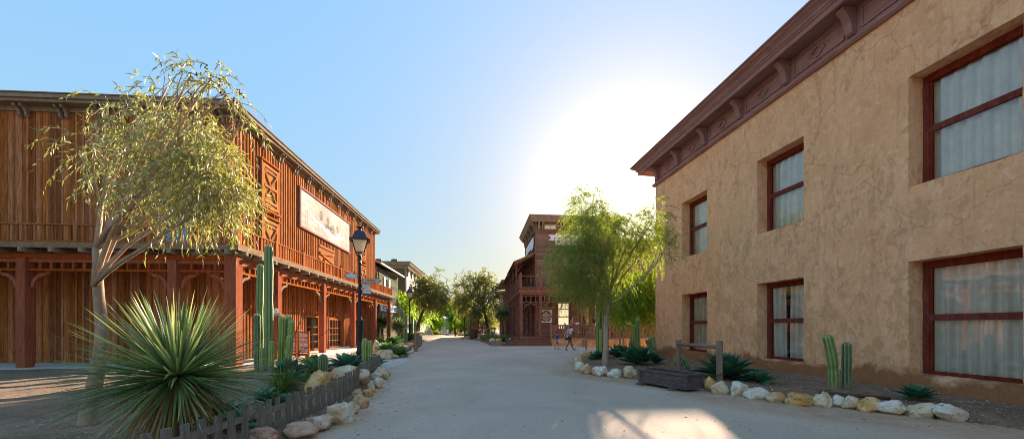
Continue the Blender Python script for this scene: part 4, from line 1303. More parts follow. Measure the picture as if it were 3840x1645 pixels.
for a, b in zip(rp, rp[1:]):
    f = MB().box(XPo - .09, XPo - .02, a + .1, b - .1, 5.56, 5.62).box(XPo - .08, XPo - .03, a + .1, b - .1, 4.7, 4.75)
    n = max(2, int((b - a) / .2))
    for k in range(1, n): yk = a + (b - a) * k / n; f.box(XPo - .07, XPo - .04, yk - .045, yk + .045, 4.751, 5.559)
    t.part('railing', f, M['barber_post'])
# shed roof over side balcony
mb = MB()
for (y0, y1, zt, zb) in ((32.4, 40.3, 7.85, 7.05), (40.32, 48.2, 7.7, 6.95)):
    mb.prism([(XT + .02, y0, zt), (XPo - .45, y0, zb), (XPo - .45, y0, zb + .09), (XT + .02, y0, zt + .1)], (0, y1 - y0, 0))
    y = y0 + .2
    while y < y1:
        mb.prism([(XT, y, zt - .003), (XPo - .3, y, zb + .07), (XPo - .3, y, zb - .05), (XT, y, zt - .15)], (0, .08, 0)); y += .7
t.part('shed_roof', mb, M['weather'])
t.part('main_roof', MB().box(XT - .5, 11.89, 39.6, 48.4, 7.75, 7.95), M['weather'])
for y in [s[1] for s in side[1:]]:
    t.part('balcony_post', MB().box(XPo - .15, XPo + .0, y - .07, y + .07, 5.93, 7.03), M['barber_post'])
    mb = MB().bar((XPo - .08, y - .03, 6.4), (XPo + .6, y - .03, 7.15), .09, .06, (0, 1, 0)); t.part('brace', mb, M['barber_post'])
# round sign
o = t.part('round_sign', MB().box(5.28, 6.27, YT - .085, YT - .05, 1.86, 2.95), M['white_paint'], label='square white board with dark round barber shop sign')
cx, cz, rr = 5.775, 2.405, .475
t.part('sign_disc', MB().prism([(cx + rr * math.cos(k * PI / 24), YT - .086, cz + rr * 1.03 * math.sin(k * PI / 24)) for k in range(48)], (0, -.006, 0)), M['navy'], parent=o)
Lm = MB()
for s_, sz, z, wx in (('The', .12, 2.73, 1), ("C.BELL'S", .165, 2.59, 1.0), ('BARBER SHOP', .165, 2.445, .82), ('159 MOORE ST.', .105, 2.345, .95), ('HAIRCUT', .12, 2.19, .9), ("CHILDREN'S", .11, 2.10, .95), ('25¢', .17, 1.965, 1.1)):
    dx = -.2 if s_ == 'HAIRCUT' else 0
    m1 = text_mb(s_, sz, (cx + dx, YT - .094, z), (1, 0, 0), (0, 0, 1), .004, True, sx=wx); Lm.add(m1.v, m1.f)
for s_, sz, z, dx in (('35¢', .16, 2.19, .3), ('AND', .055, 2.245, .06), ('STYLE', .055, 2.19, .06)):
    m1 = text_mb(s_, sz, (cx + dx, YT - .094, z), (1, 0, 0), (0, 0, 1), .004, True, sx=.95); Lm.add(m1.v, m1.f)
Lm.box(cx - .45, cx + .45, YT - .097, YT - .093, 2.318, 2.326)
t.part('lettering', Lm, M['white_paint'], parent=o)
# wall lantern
mb = MB().lathe([(.02, .3), (.09, .22), (.1, .2), (.08, .0), (.05, -.06), (.01, -.1)], (6.2, YT - .22, 3.35), 8).tube([(6.2, YT - .04, 3.62), (6.2, YT - .22, 3.7), (6.2, YT - .22, 3.62)], .015, 5)
t.part('wall_lantern', mb, M['iron'])
# low stucco plinth and picket railing along the platform
t.part('plinth', MB().box(5.75, 19, YPo - .45, YPo - .152, 0, .52), plain('ochre_plaster', (0.55, 0.33, 0.13), .9, .2, 3))
t.part('plinth_cap', MB().box(5.7, 19, YPo - .5, YPo - .14, .522, .64), M['log'])
ry = YPo - .36
for x in [5.78, 6.95, 9.35, 12.0, 14.8, 17.6]:
    t.part('railing_post', MB().tube([(x, ry, .64), (x, ry, 1.78)], .075, 8), M['log'])
for a, b in ((5.78, 6.95), (6.95, 9.35), (9.35, 12.0), (12, 14.8), (14.8, 17.6)):
    f = MB().box(a + .07, b - .07, ry - .04, ry + .04, 1.56, 1.66).box(a + .07, b - .07, ry - .03, ry + .03, .72, .79)
    n = int((b - a) / .23); r_ = random.Random(int(a * 10))
    for k in range(n): xk = a + .1 + (b - a - .2) * (k + .5) / n; f.box(xk - .068, xk + .068, ry - .06, ry - .035, .68, 1.6 + r_.uniform(-.01, .02))
    t.part('picket_rail', f, M['barber_post'])
# ------------------------------------------------------------------ access ramp rail in front of the barber shop side wing
def rail_thing(name, label, cat, pts, h, mat, posts_r=.06, pick=True, mat2=None):
    a = Vector(pts[0]); o = T(name, label, cat, (a.x, a.y, a.z), 0)
    for p in pts:
        o.part('post', MB().tube([p, (p[0], p[1], p[2] + h + .06)], posts_r, 8), M[mat])
    for p, q in zip(pts, pts[1:]):
        p, q = Vector(p), Vector(q); d = (q - p); n_ = Vector((d.y, -d.x, 0)).normalized()
        f = MB().bar(p + Vector((0, 0, h)), q + Vector((0, 0, h)), .09, .06, n_)
        if pick: f.bar(p + Vector((0, 0, .12)), q + Vector((0, 0, .12)), .07, .05, n_)
        o.part('rail', f, M[mat])
        if pick:
            k_ = int(d.length / .22); g_ = MB()
            for k in range(1, k_):
                c = p.lerp(q, k / k_); dd = d.normalized() * .06
                g_.add([c - dd + n_ * .062 + Vector((0, 0, .08)), c + dd + n_ * .062 + Vector((0, 0, .08)), c + dd + n_ * .062 + Vector((0, 0, h + .03)), c - dd + n_ * .062 + Vector((0, 0, h + .03)),
                        c - dd + n_ * .085 + Vector((0, 0, .08)), c + dd + n_ * .085 + Vector((0, 0, .08)), c + dd + n_ * .085 + Vector((0, 0, h + .03)), c - dd + n_ * .085 + Vector((0, 0, h + .03))],
                       [(0, 1, 2, 3), (4, 7, 6, 5), (0, 4, 5, 1), (3, 2, 6, 7), (1, 5, 6, 2), (0, 3, 7, 4)])
            o.part('pickets', g_, M[mat2 or mat])
    return o


rail_thing('ramp_railing', 'peeled log handrail on tall posts rising beside the cactus bed towards the stucco house', 'railing',
           [P(1469 + 5, 862, 24.2)[:2] + (0,) if False else (P(1475, 862, 24.2).x, 24.2, 0), (P(1560, 862, 23.6).x, 23.6, .05), (P(1645, 862, 23.0).x, 23.0, .12), (P(1760, 862, 22.4).x, 22.4, .2)], 1.12, 'log', pick=False)
rail_thing('picket_railing', 'dark picket railing along the raised walk behind the log handrail', 'railing',
           [(P(1475, 862, 27.5).x, 27.5, .5), (P(1560, 862, 27.2).x, 27.2, .62), (P(1650, 862, 27).x, 27.0, .72), (P(1760, 862, 26.8).x, 26.8, .85)], .95, 'barber_post')
wp = T('raised_walk', 'low ochre plastered retaining wall of the raised walk below the dark picket railing', 'wall', (5.6, 27.2, 0), 0)
ax, bx = P(1473, 862, 27.5).x, P(1770, 862, 26.8).x
wp.part('wall', MB().add([(ax, 27.45, 0), (bx, 26.75, 0), (bx, 28.6, 0), (ax, 28.9, 0), (ax, 27.45, .5), (bx, 26.75, .82), (bx, 28.6, .82), (ax, 28.9, .5)],
                         [(0, 1, 5, 4), (1, 2, 6, 5), (2, 3, 7, 6), (3, 0, 4, 7), (4, 5, 6, 7)]), plain('ochre_plaster_wall', (0.52, 0.30, 0.12), .9, .2, 3))


# ------------------------------------------------------------------ buildings further up the left side
def box_building(name, label, al, X0, X1_, Y0, Y1, z1, mat, clap=.24, side_holes=(), front_holes=(), out=1, brick=False):
    """X1_ is the face towards the street (out=+1) or X0 (out=-1)"""
    Xs = X1_ if out > 0 else X0
    t = T(name, label, 'building', (Xs, Y0, 0), al)
    mb = MB().box(X0 + .01, X1_ - .01, Y0 + .01, Y1, 0, z1)
    claps(mb, 'x', X0, X1_, Y0 + .01, -1, 0, z1, clap, front_holes, 3)
    if not brick: claps(mb, 'y', Y0, Y1, Xs - out * .01, out, 0, z1, clap, side_holes, 4)
    t.part('wall', mb, M[mat])
    return t


t = box_building('green_clapboard_house', 'grey green clapboard house with pale shutters and white shop board beside the timber barn', AL, -22, -10.5, 36.6, 45.2, 7.3, 'green_clap',
                 side_holes=[(38.9, 41.2, 4.4, 6.6)])
mb = MB().prism([(-9.95, 36.0, 7.4), (-16, 36.0, 9.6), (-16, 36.0, 9.78), (-9.9, 36.0, 7.56)], (0, 9.6, 0)).prism([(-16.002, 36.0, 9.6), (-22, 36, 7.4), (-22, 36, 7.56), (-16.002, 36.0, 9.78)], (0, 9.6, 0))
t.part('roof', mb, M['trim'])
t.part('gable', MB().prism([(-10.5, 36.61, 7.3), (-21.9, 36.61, 7.3), (-16, 36.61, 9.55)], (0, 8.5, 0)), M['green_clap'])
t.part('gutter', MB().box(-9.96, -9.84, 35.98, 45.7, 7.38, 7.5), M['white_paint'])
t.part('downpipe', MB().tube([(-10.0, 36.9, 7.4), (-10.38, 36.9, 7.1), (-10.4, 36.9, .1)], .05, 6), M['iron_cap'])
o = glazed(t, 'y', 1, -10.49, 39.5, 40.7, 4.5, 6.5, 2, [.5], 'window', .1, mat='green_clap')
M['pale_shutter'] = plain('pale_shutter', (0.42, 0.44, 0.36), .8, .15)
for a in (38.85, 40.75): t.part('shutter', MB().box(-10.46, -10.4, a, a + .6, 4.45, 6.55), M['pale_shutter'], parent=o)
o = t.part('shop_board', MB().box(-10.44, -10.36, 37.6, 44.6, 3.1, 3.85), M['white_paint'], label='long white shop board with blue lettering')
M['blue_ink'] = plain('blue_ink', (0.2, 0.32, 0.5), .7, .1)
t.part('lettering', text_mb("HEROLD'S BLOOD TONIC", .62, (-10.352, 41.1, 3.22), (0, 1, 0), (0, 0, 1), .01, True, sx=.8), M['blue_ink'], parent=o)

t = box_building('brown_store', 'brown boarded store with flat bracketed cornice, pale brick street front and roof turbines', AL, -24, -10.7, 50, 60.5, 9.2, 'brown_clap', brick=True)


def brickmat(name, c1, c2, mort):
    m, nt, b = _mat(name)
    tc = N(nt, 'ShaderNodeTexCoord'); sp = N(nt, 'ShaderNodeSeparateXYZ'); nt.links.new(tc.outputs['Object'], sp.inputs[0])
    cb = N(nt, 'ShaderNodeCombineXYZ'); nt.links.new(math_n(nt, 'ADD', sp.outputs['X'], sp.outputs['Y']), cb.inputs[0]); nt.links.new(sp.outputs['Z'], cb.inputs[1])
    br = N(nt, 'ShaderNodeTexBrick'); br.inputs['Scale'].default_value = 1.0
    br.inputs['Color1'].default_value = (*c1, 1); br.inputs['Color2'].default_value = (*c2, 1); br.inputs['Mortar'].default_value = (*mort, 1)
    br.inputs['Brick Width'].default_value = .5; br.inputs['Row Height'].default_value = .22; br.inputs['Mortar Size'].default_value = .03
    nt.links.new(cb.outputs[0], br.inputs['Vector'])
    n1 = noise_n(nt, coords(nt), 1.1, 6, .7)
    col = mix(nt, ramp(nt, n1, [(.45, (0, 0, 0)), (.65, (.7,) * 3)]), br.outputs['Color'], mort)
    nt.links.new(col, b.inputs['Base Color']); b.inputs['Roughness'].default_value = .9
    return m


M['pale_brick'] = brickmat('pale_brick', (0.55, 0.42, 0.32), (0.42, 0.30, 0.22), (0.62, 0.55, 0.47))
t.part('brick_front', MB().box(-10.69, -10.5, 50, 60.5, 0, 9.1), M['pale_brick'])
t.part('cornice', run2([(-.02, 9.1), (.2, 9.1), (.25, 9.3), (.5, 9.6), (.5, 9.85), (.6, 9.9), (.6, 9.95), (-.02, 9.98)], -24, -10.5, 50, 60.5), M['trim'])
t.part('roof', MB().box(-24, -10.5, 50, 60.5, 9.7, 9.9), M['weather'])
t.part('frieze_board', MB().box(-24, -10.45, 49.9, 49.98, 8.1, 9.09), M['brown_clap'])
for x in (-10.7, -14.5, -18.3): t.part('bracket', corbel('x', -1, 49.9, x, .22, 9.097, 1.0, .32), M['trim'])
for y in (50.4, 52.8, 55.2, 57.6, 60): t.part('bracket', corbel('y', 1, -10.5, y, .2, 9.097, 1.0, .32), M['trim'])
for x in (-15.4, -13.2):
    mb = MB().box(x - .55, x + .35, 54, 54.9, 9.9, 10.5).lathe([(.42, 0), (.5, .1), (.5, .45), (.4, .55), (.1, .6)], (x + .1, 54.4, 10.5), 12)
    t.part('roof_vent', mb, M['iron_cap'])
for a in (52, 55, 58):
    glazed(t, 'y', 1, -10.5, a, a + 1.3, 5, 7.4, 1, [.5], 'window', .12, mat='green_clap')
    glazed(t, 'y', 1, -10.5, a, a + 1.6, .8, 3.2, 1, [.5], 'window', .12, mat='green_clap')

t = box_building('mission_store', 'pale store with a curved parapet gable beyond the brown store', AL, -22, -10.9, 62.5, 75, 7.2, 'pale_brick', brick=True)
pf = [(62.5, 7.2), (62.5, 8.2), (64.0, 8.5), (65.2, 9.6), (67.2, 10.5), (68.8, 10.6), (70.4, 10.3), (72.0, 9.2), (73.2, 8.3), (75, 8.0), (75, 7.2)]
t.part('parapet', MB().prism([(-10.9, y, z) for y, z in pf], (-.5, 0, 0)), M['pale_brick'])
t.part('roof', MB().prism([(-22, 62.3, 7.21), (-11.4, 62.3, 7.21), (-11.4, 62.3, 9.6), (-16, 62.3, 9.9), (-22, 62.3, 8.4)], (0, 12.9, 0)), M['weather'])
for a in (64, 67.5, 71): glazed(t, 'y', 1, -10.9, a, a + 1.6, 4, 6.2, 1, [.5], 'window', .14, mat='trim')
t = box_building('porch_store', 'narrow far store with a white porch seen under the left trees', AL, -24, -12.2, 80, 104, 6.2, 'brown_clap')
t.part('roof', MB().prism([(-11.6, 79.5, 6.2), (-18, 79.5, 9.2), (-24, 79.5, 6.2)], (0, 25, 0)), M['weather'])
mb = MB().box(-12.1, -9.6, 80, 104, 3.6, 3.9)
t.part('porch_roof', mb, M['white_paint'])
for y in range(80, 105, 3): t.part('porch_post', MB().box(-9.8, -9.62, y, y + .18, 0, 3.59), M['white_paint'])
t.part('steeple', MB().lathe([(.25, 0), (.2, 1.2), (.4, 1.3), (.02, 3.2)], (-15, 92, 8.0), 6), M['iron_cap'])

# ------------------------------------------------------------------ eaves beyond the barber shop
t = T('shingled_lean_to', 'brown boarded side house with deep flat eaves beyond the barber shop', 'building', (3.9, 50, 0), AB)
mb = MB().box(4.1, 9, 50, 60, 0, 7.2); claps(mb, 'y', 50, 60, 4.1, -1, 0, 7.2, .25, [], 3); claps(mb, 'x', 4.1, 9, 50, -1, 0, 7.2, .25, [], 3)
t.part('wall', mb, M['dark_clap'])
t.part('roof', MB().prism([(2.9, 49.2, 7.35), (9.5, 49.2, 8.3), (9.5, 49.2, 8.6), (2.9, 49.2, 7.65)], (0, 11.4, 0)), M['weather'])
for a in (51, 54, 57): glazed(t, 'y', -1, 4.1, a, a + 1.2, 4.6, 6.4, 1, [.5], 'window', .12, mat='barber_post')
t = T('far_eave_house', 'small brown house with flat projecting eave, farthest on the right side', 'building', (3.9, 62, 0), AB)
mb = MB().box(4.0, 9, 62, 74, 0, 7.0); claps(mb, 'y', 62, 74, 4.0, -1, 0, 7.0, .28, [], 3); claps(mb, 'x', 4.0, 9, 62, -1, 0, 7, .28, [], 3)
t.part('wall', mb, M['dark_clap'])
t.part('roof', MB().prism([(3.0, 61.2, 7.0), (9.5, 61.2, 7.9), (9.5, 61.2, 8.2), (3.0, 61.2, 7.3)], (0, 13.4, 0)), M['weather'])
t.part('hanging_board', MB().box(3.3, 4.0, 63.0, 63.1, 5.6, 6.9), M['white_paint'])
# ------------------------------------------------------------------ leaves
def fast_mesh(name, V, nv, mat, parent=None, faces=None):
    """V: (N, nv, 3) islands; faces: list of index tuples inside one island"""
    n = V.shape[0]
    me = bpy.data.meshes.new(name)
    verts = V.reshape(-1, 3)
    me.vertices.add(len(verts)); me.vertices.foreach_set('co', verts.astype(np.float32).ravel())
    base = (np.arange(n) * nv)[:, None]
    loops = []; starts = []; tot = 0
    fl = [len(f) for f in faces]; per = sum(fl)
    allf = np.concatenate([np.array(f) for f in faces])[None, :] + base
    me.loops.add(n * per); me.loops.foreach_set('vertex_index', allf.astype(np.int32).ravel())
    st = np.cumsum([0] + fl[:-1])[None, :] + (np.arange(n) * per)[:, None]
    me.polygons.add(n * len(faces)); me.polygons.foreach_set('loop_start', st.astype(np.int32).ravel())
    try: me.polygons.foreach_set('loop_total', np.tile(np.array(fl, dtype=np.int32), n))
    except Exception: pass
    me.update(calc_edges=True); me.validate()
    me.materials.append(mat)
    o = bpy.data.objects.new(name, me); COL.objects.link(o); o.parent = parent
    return o


def unit(a): return a / np.maximum(1e-9, np.linalg.norm(a, axis=-1, keepdims=True))


def leaves(name, p, d, L, W, mat, parent=None, sag=0.15, rg=nr):
    """folded lance leaves: base, two shoulders, mid sag, tip"""
    n = len(p); d = unit(d)
    r_ = rg.normal(size=(n, 3)); s = unit(np.cross(d, r_)); up = np.cross(s, d)
    L = L[:, None]; W = W[:, None]
    sg = np.array([[0, 0, -1.0]]) * L * sag
    V = np.stack([p, p + d * L * .4 + s * W, p + d * L + sg, p + d * L * .4 - s * W, p + d * L * .45 - up * W * .35 + sg * .2], 1)
    return fast_mesh(name, V, 5, mat, parent, [(0, 1, 4), (1, 2, 4), (2, 3, 4), (3, 0, 4)] if n < 30000 else [(0, 1, 2, 3)])


def crown(o, center_list, twig_n, per, tl, droop, ll, lw, mat, name='crown', rg=nr, spread=.5, outward=.6):
    """clumps: (cx,cy,cz, rx,ry,rz, weight)"""
    cl = np.array(center_list, dtype=float); wts = cl[:, 6] / cl[:, 6].sum()
    idx = rg.choice(len(cl), size=twig_n, p=wts)
    dirn = unit(rg.normal(size=(twig_n, 3)))
    rad = rg.uniform(.25, 1.0, size=(twig_n, 1)) ** .5
    start = cl[idx, :3] + dirn * cl[idx, 3:6] * rad
    d0 = unit(dirn * outward + rg.normal(size=(twig_n, 3)) * .5 + np.array([[0, 0, .1]]))
    t = np.tile(np.linspace(0.05, 1, per), (twig_n, 1)) + rg.uniform(-.03, .03, (twig_n, per))
    T_ = tl * rg.uniform(.6, 1.3, (twig_n, 1))
    pos = start[:, None, :] + d0[:, None, :] * (t * T_)[..., None]
    pos[..., 2] -= droop * (t ** 2) * T_
    tan = d0[:, None, :] + np.array([0, 0, -1.0]) * (2 * droop * t)[..., None]
    ld = unit(unit(tan) + rg.normal(size=tan.shape) * spread)
    n = twig_n * per
    return leaves(name, pos.reshape(-1, 3), ld.reshape(-1, 3), ll * rg.uniform(.6, 1.3, n), lw * rg.uniform(.7, 1.3, n), mat, o, rg=rg), start, d0, T_


def limb(mb, p, q, r0, r1, bend=.15, n=7, seed=0, ring=7):
    r = random.Random(seed); p, q = Vector(p), Vector(q); L = (q - p).length
    off = Vector((r.uniform(-1, 1), r.uniform(-1, 1), r.uniform(-.2, .5))) * bend * L
    pts, rd = [], []
    for i in range(n + 1):
        t = i / n; w_ = 4 * t * (1 - t)
        pts.append(p.lerp(q, t) + off * w_ * .5 + Vector(noise.noise_vector((p.x * 3 + t * 3, seed, 1))) * L * .025 * w_)
        rd.append(r0 * (1 - t) + r1 * t)
    mb.tube(pts, rd, ring)
    return pts


def tree(name, label, base, trunk_top, clumps, r0, r1, twigs, per, tl, droop, ll, lw, leaf, bark='bark', group=None, seed=1, tw=True, extra=()):
    rg = np.random.default_rng(seed)
    o = empty(name, base); tag(o, label, 'tree', group)
    B = Vector(base)
    mb = MB()
    tt = Vector(trunk_top) - B
    limb(mb, (0, 0, -.1), tt, r0, r1, .06, 12, seed, 10)
    cl = [(c[0] - B.x, c[1] - B.y, c[2] - B.z) + tuple(c[3:]) for c in clumps]
    for i, c in enumerate(cl):
        c3 = Vector(c[:3])
        e = limb(mb, tt * (0.999 if i % 3 else .8), c3, r1 * .7, r1 * .2, .2, 7, seed * 10 + i, 6)
        for k in range(4):
            dd = Vector(rg.normal(size=3)).normalized()
            limb(mb, e[3 + k % 4], c3 + Vector((dd.x * c[3], dd.y * c[4], abs(dd.z) * c[5])) * .8, r1 * .25, r1 * .07, .2, 5, seed * 77 + i * 5 + k, 5)
    mb.obj('trunk', M[bark], o, smooth=True)
    cr_, start, d0, T_ = crown(o, cl, twigs, per, tl, droop, ll, lw, M[leaf], rg=rg)
    if tw:
        # thin twigs carrying the leaves
        k = min(len(start), 900)
        mb = MB()
        for i in range(k):
            pts = [start[i] + d0[i] * T_[i] * t - np.array([0, 0, droop * t * t * T_[i][0]]) for t in (0, .35, .7, 1)]
            mb.tube([Vector(p) for p in pts], [r1 * .06 + .002, .004, .003, .002], 3, cap=False)
        mb.obj('twigs', M[bark], o)
    return o


def yucca(name, label, base, head_z, R_, n, leaf, trunk_r=.1, group=None, seed=1, w=.018, skirt=True, down=-.5, cat='yucca', lean=(0, 0), dry=.12):
    rg = np.random.default_rng(seed)
    o = empty(name, base); tag(o, label, cat, group)
    H = head_z - base[2]
    if H > .05:
        mb = MB(); limb(mb, (0, 0, -.1), (lean[0], lean[1], H), trunk_r * 1.15, trunk_r * .9, .05, 14, seed, 12)
        mb.obj('trunk', M['palm_bark'], o, smooth=True)
    c = np.array([lean[0], lean[1], H])
    def ring(name_, n_, z0, z1, Lm, mat, sag):
        i = np.arange(n_); ph = i * 2.39996 + rg.uniform(-.1, .1, n_)
        sz = rg.uniform(z0, z1, n_)
        cz = np.sqrt(1 - sz ** 2)
        d = np.stack([np.cos(ph) * cz, np.sin(ph) * cz, sz], 1)
        L = Lm * rg.uniform(.78, 1.08, n_)
        side = unit(np.cross(d, np.array([[0, 0, 1.0]])) + rg.normal(size=(n_, 3)) * .15)
        up = np.cross(side, d); sgr = rg.exponential(1.6, n_); bnd = rg.normal(0, .035, n_)
        rows = []
        for t, ww in ((0.0, .8), (.3, 1.0), (.65, .8), (.9, .4), (1.0, .03)):
            p = c + d * (L * t + trunk_r * .4)[:, None] - np.array([[0, 0, 1.0]]) * (sag * L * t * t * cz * sgr)[:, None] + side * (L * t * t * bnd)[:, None]
            rows += [p - side * (w * ww), p + up * (-w * ww * .5), p + side * (w * ww)]
        V = np.stack(rows, 1); fc = []
        for k in range(4):
            a = 3 * k; fc += [(a, a + 1, a + 4, a + 3), (a + 1, a + 2, a + 5, a + 4)]
        return fast_mesh(name_, V, 15, M[mat], o, fc)
    ring('leaves', n, down, .99, R_, leaf, .06)
    if skirt: ring('dry_leaves', int(n * dry * 1.5), -.95, down + .1, R_ * .68, 'yucca_dry', .25)
    return o


def agave(name, label, base, R_, n=30, leaf='agave', seed=1, W=None, up=.95, group=None, cat='agave', flat=0.12, tilt=0):
    rg = random.Random(seed); W = W or R_ * .17
    mb = MB(); rows = 8
    for i in range(n):
        f = i / (n - 1)
        ph = i * 2.39996 + rg.uniform(-.2, .2)
        el = up * PI / 2 * (1 - f) ** .8 + flat * f + rg.uniform(-.07, .07)     # inner leaves upright
        L = R_ * (.62 + .48 * f if f < .75 else 1.0) * rg.uniform(.9, 1.1)
        wl = W * (1.05 + .35 * f) * rg.uniform(.9, 1.1)
        h = Vector((math.cos(ph), math.sin(ph), 0)); s = Vector((-h.y, h.x, 0)); Z = Vector((0, 0, 1))
        curve = rg.uniform(-.1, .28) * (.4 + f)
        roll = rg.uniform(-.15, .15)
        vs = []
        for k in range(rows):
            t = k / (rows - 1)
            e = el + curve * t * (1 - .2 * t) - .15 * t * f
            p = h * (math.cos(el) * L * t) + Z * (math.sin(el) * L * t) + (Z * math.cos(el) - h * math.sin(el)) * (-(curve) * L * t * t * .6)
            ww = wl * (0.62 + .6 * math.sin(min(1, t * 1.25) * PI * .62)) * (1 - t ** 3.2) * (1 if t < .98 else .02)
            nrm = (Z * math.cos(e) - h * math.sin(e))
            sd = (s + nrm * roll).normalized()
            fold = .32 + .25 * (1 - t)
            p = p + h * R_ * .05 + Z * (R_ * .06 * (1 - f) + .02)
            vs += [p - sd * ww + nrm * ww * fold, p - sd * ww * .5 + nrm * ww * fold * .25, p, p + sd * ww * .5 + nrm * ww * fold * .25, p + sd * ww + nrm * ww * fold]
        fs = []
        for k in range(rows - 1):
            for j in range(4): a = k * 5 + j; fs.append((a, a + 1, a + 6, a + 5))
        mb.add(vs, fs)
    o = mb.obj(name, M[leaf], smooth=True); o.location = base; o.rotation_euler = (tilt, 0, rg.uniform(0, 6))
    tag(o, label, cat, group)
    return o


def tuft(name, label, base, R_, n, leaf='grass', w=.008, seed=1, cat='grass tuft', group=None, arch=.5):
    rg = np.random.default_rng(seed)
    ph = rg.uniform(0, 2 * PI, n); sz = rg.uniform(.25, .99, n); cz = np.sqrt(1 - sz ** 2)
    d = np.stack([np.cos(ph) * cz, np.sin(ph) * cz, sz], 1); L = R_ * rg.uniform(.6, 1.15, n)
    b = np.stack([np.cos(ph), np.sin(ph), 0 * ph], 1) * (rg.uniform(0, .12, n) * R_)[:, None]
    side = unit(np.cross(d, np.array([[0, 0, 1.0]]))); rows = []
    for t, ww in ((0, .8), (.35, 1), (.7, .7), (1, .05)):
        p = b + d * (L * t)[:, None] - np.array([[0, 0, 1.0]]) * (arch * L * t * t * (cz + .1))[:, None]
        rows += [p - side * w * ww, p + side * w * ww]
    o = fast_mesh(name, np.stack(rows, 1), 8, M[leaf], None, [(0, 1, 3, 2), (2, 3, 5, 4), (4, 5, 7, 6)])
    o.location = base; tag(o, label, cat, group); return o


def stem(mb, p, r, h, lean=(0, 0), ribs=8, bend=0.0, waist=None, seed=0):
    """ribbed cactus column with a domed tip"""
    rg = random.Random(seed); pts, rd = [], []
    n = 22; p = Vector(p)
    zs_ = [h * (i / n) * (1 - r * 1.2 / h) for i in range(n + 1)] + [h - r * 1.2 + r * 1.2 * math.sin(k_ * PI / 16) for k_ in range(1, 9)]
    for z in zs_:
        t = z / h
        q = p + Vector((lean[0] * t + bend * math.sin(t * PI), lean[1] * t, z))
        rr = r * (1 + .05 * math.sin(t * 17 + seed) + .03 * math.sin(t * 41))
        if waist and abs(t - waist) < .03: rr *= .86
        if t < .08: rr *= .85 + t * 1.9
        top = (h - z) / (r * 1.2)
        if top < 1: rr *= math.sqrt(max(.01, 1 - (1 - top) ** 2))
        pts.append(q); rd.append(rr)
    # finer dome
    for e in (.93, .985):
        pass
    mb.tube(pts, rd, ribs * 4, True, ribs, .19)
    return pts, rd


def cactus(name, label, base, stems, mat='cactus', ribs=8, group=None, cat='cactus', spines=True, seed=1):
    o = empty(name, base); tag(o, label, cat, group)
    for k, s in enumerate(stems):
        mb = MB(); kw = dict(s[4]) if len(s) > 4 else {}
        m_ = kw.pop('mat', mat)
        pts, rd = stem(mb, (s[0], s[1], s[5] if len(s) > 5 else -.05), s[2], s[3], seed=seed * 13 + k, ribs=ribs, **kw)
        so_ = mb.obj('stem', M[m_], o, smooth=True)
        if spines and base[1] < 20:
            sp_p, sp_d = [], []; rs = random.Random(k + seed * 31)
            for i in range(len(pts) - 1):
                m_n = max(1, int((pts[i + 1] - pts[i]).length / .035))
                for j in range(m_n):
                    c_ = pts[i].lerp(pts[i + 1], j / m_n); rr = rd[i] + (rd[i + 1] - rd[i]) * j / m_n
                    for q in range(ribs):
                        th = 2 * PI * q / ribs
                        # the tube starts its ring on world x with y as second axis
                        dv = Vector((math.cos(th), -math.sin(th), 0))
                        for e in range(3):
                            sp_p.append(tuple(c_ + dv * rr * 1.17)); sp_d.append(tuple(dv + Vector((rs.gauss(0, .7), rs.gauss(0, .7), rs.gauss(0, .7)))))
            n_ = len(sp_p)
            leaves('spines', np.array(sp_p), np.array(sp_d), nr.uniform(.012, .03, n_), np.full(n_, .0016), M['spine'], so_, sag=0)
    return o


def rock(name, label, p, size, mat, seed, group=None, rz=0, sub=4, rough=.17, cat='rock', sink=.2):
    import bmesh
    bm = bmesh.new(); bmesh.ops.create_icosphere(bm, subdivisions=sub, radius=1)
    r = random.Random(seed); sd = seed * 3.7
    planes = []
    for k in range(16):
        v = Vector((r.gauss(0, 1), r.gauss(0, 1), r.gauss(0, .8) + .15)).normalized(); planes.append((v, r.uniform(.56, .84)))
    for v in bm.verts:
        c = v.co.normalized()
        q = 1.0
        for n_, d_ in planes:
            k = c.dot(n_)
            if k > .05: q = min(q, d_ / k)
        pass
        n1 = noise.noise((c.x * 1.6 + sd, c.y * 1.6, c.z * 1.6)); n2 = noise.noise((c.x * 5 + sd, c.y * 5, c.z * 5 + 3)); n3 = noise.noise((c.x * 12, c.y * 12 + sd, c.z * 12))
        n4 = abs(noise.noise((c.x * 2.6 + sd, c.y * 2.6, c.z * 4)))
        v.co = c * q * (1 + rough * n1 + rough * .55 * n2 + rough * .28 * n3 - rough * .7 * max(0, .18 - n4) / .18 * .5)
    zs = [v.co.z for v in bm.verts]; z0, z1 = min(zs), max(zs)
    xs = [abs(v.co.x) for v in bm.verts]; ys = [abs(v.co.y) for v in bm.verts]
    for v in bm.verts:
        v.co.x *= size[0] / 2 / max(xs); v.co.y *= size[1] / 2 / max(ys); v.co.z = (v.co.z - z0) / (z1 - z0) * size[2] * (1 + sink) - size[2] * sink
    me = bpy.data.meshes.new(name); bm.to_mesh(me); bm.free()
    me.materials.append(M[mat]); me.polygons.foreach_set('use_smooth', [True] * len(me.polygons))
    o = bpy.data.objects.new(name, me); COL.objects.link(o); o.location = p; o.rotation_euler = (0, 0, rz)
    tag(o, label, cat, group); return o


ORD = ['first', 'second', 'third', 'fourth', 'fifth', 'sixth', 'seventh', 'eighth', 'ninth', 'tenth', 'eleventh', 'twelfth', 'thirteenth', 'fourteenth', 'fifteenth', 'sixteenth', 'seventeenth', 'eighteenth', 'nineteenth', 'twentieth']
CN = {'w': 'whitish', 't': 'tan', 'o': 'orange', 'r': 'reddish'}
SEED = [100]


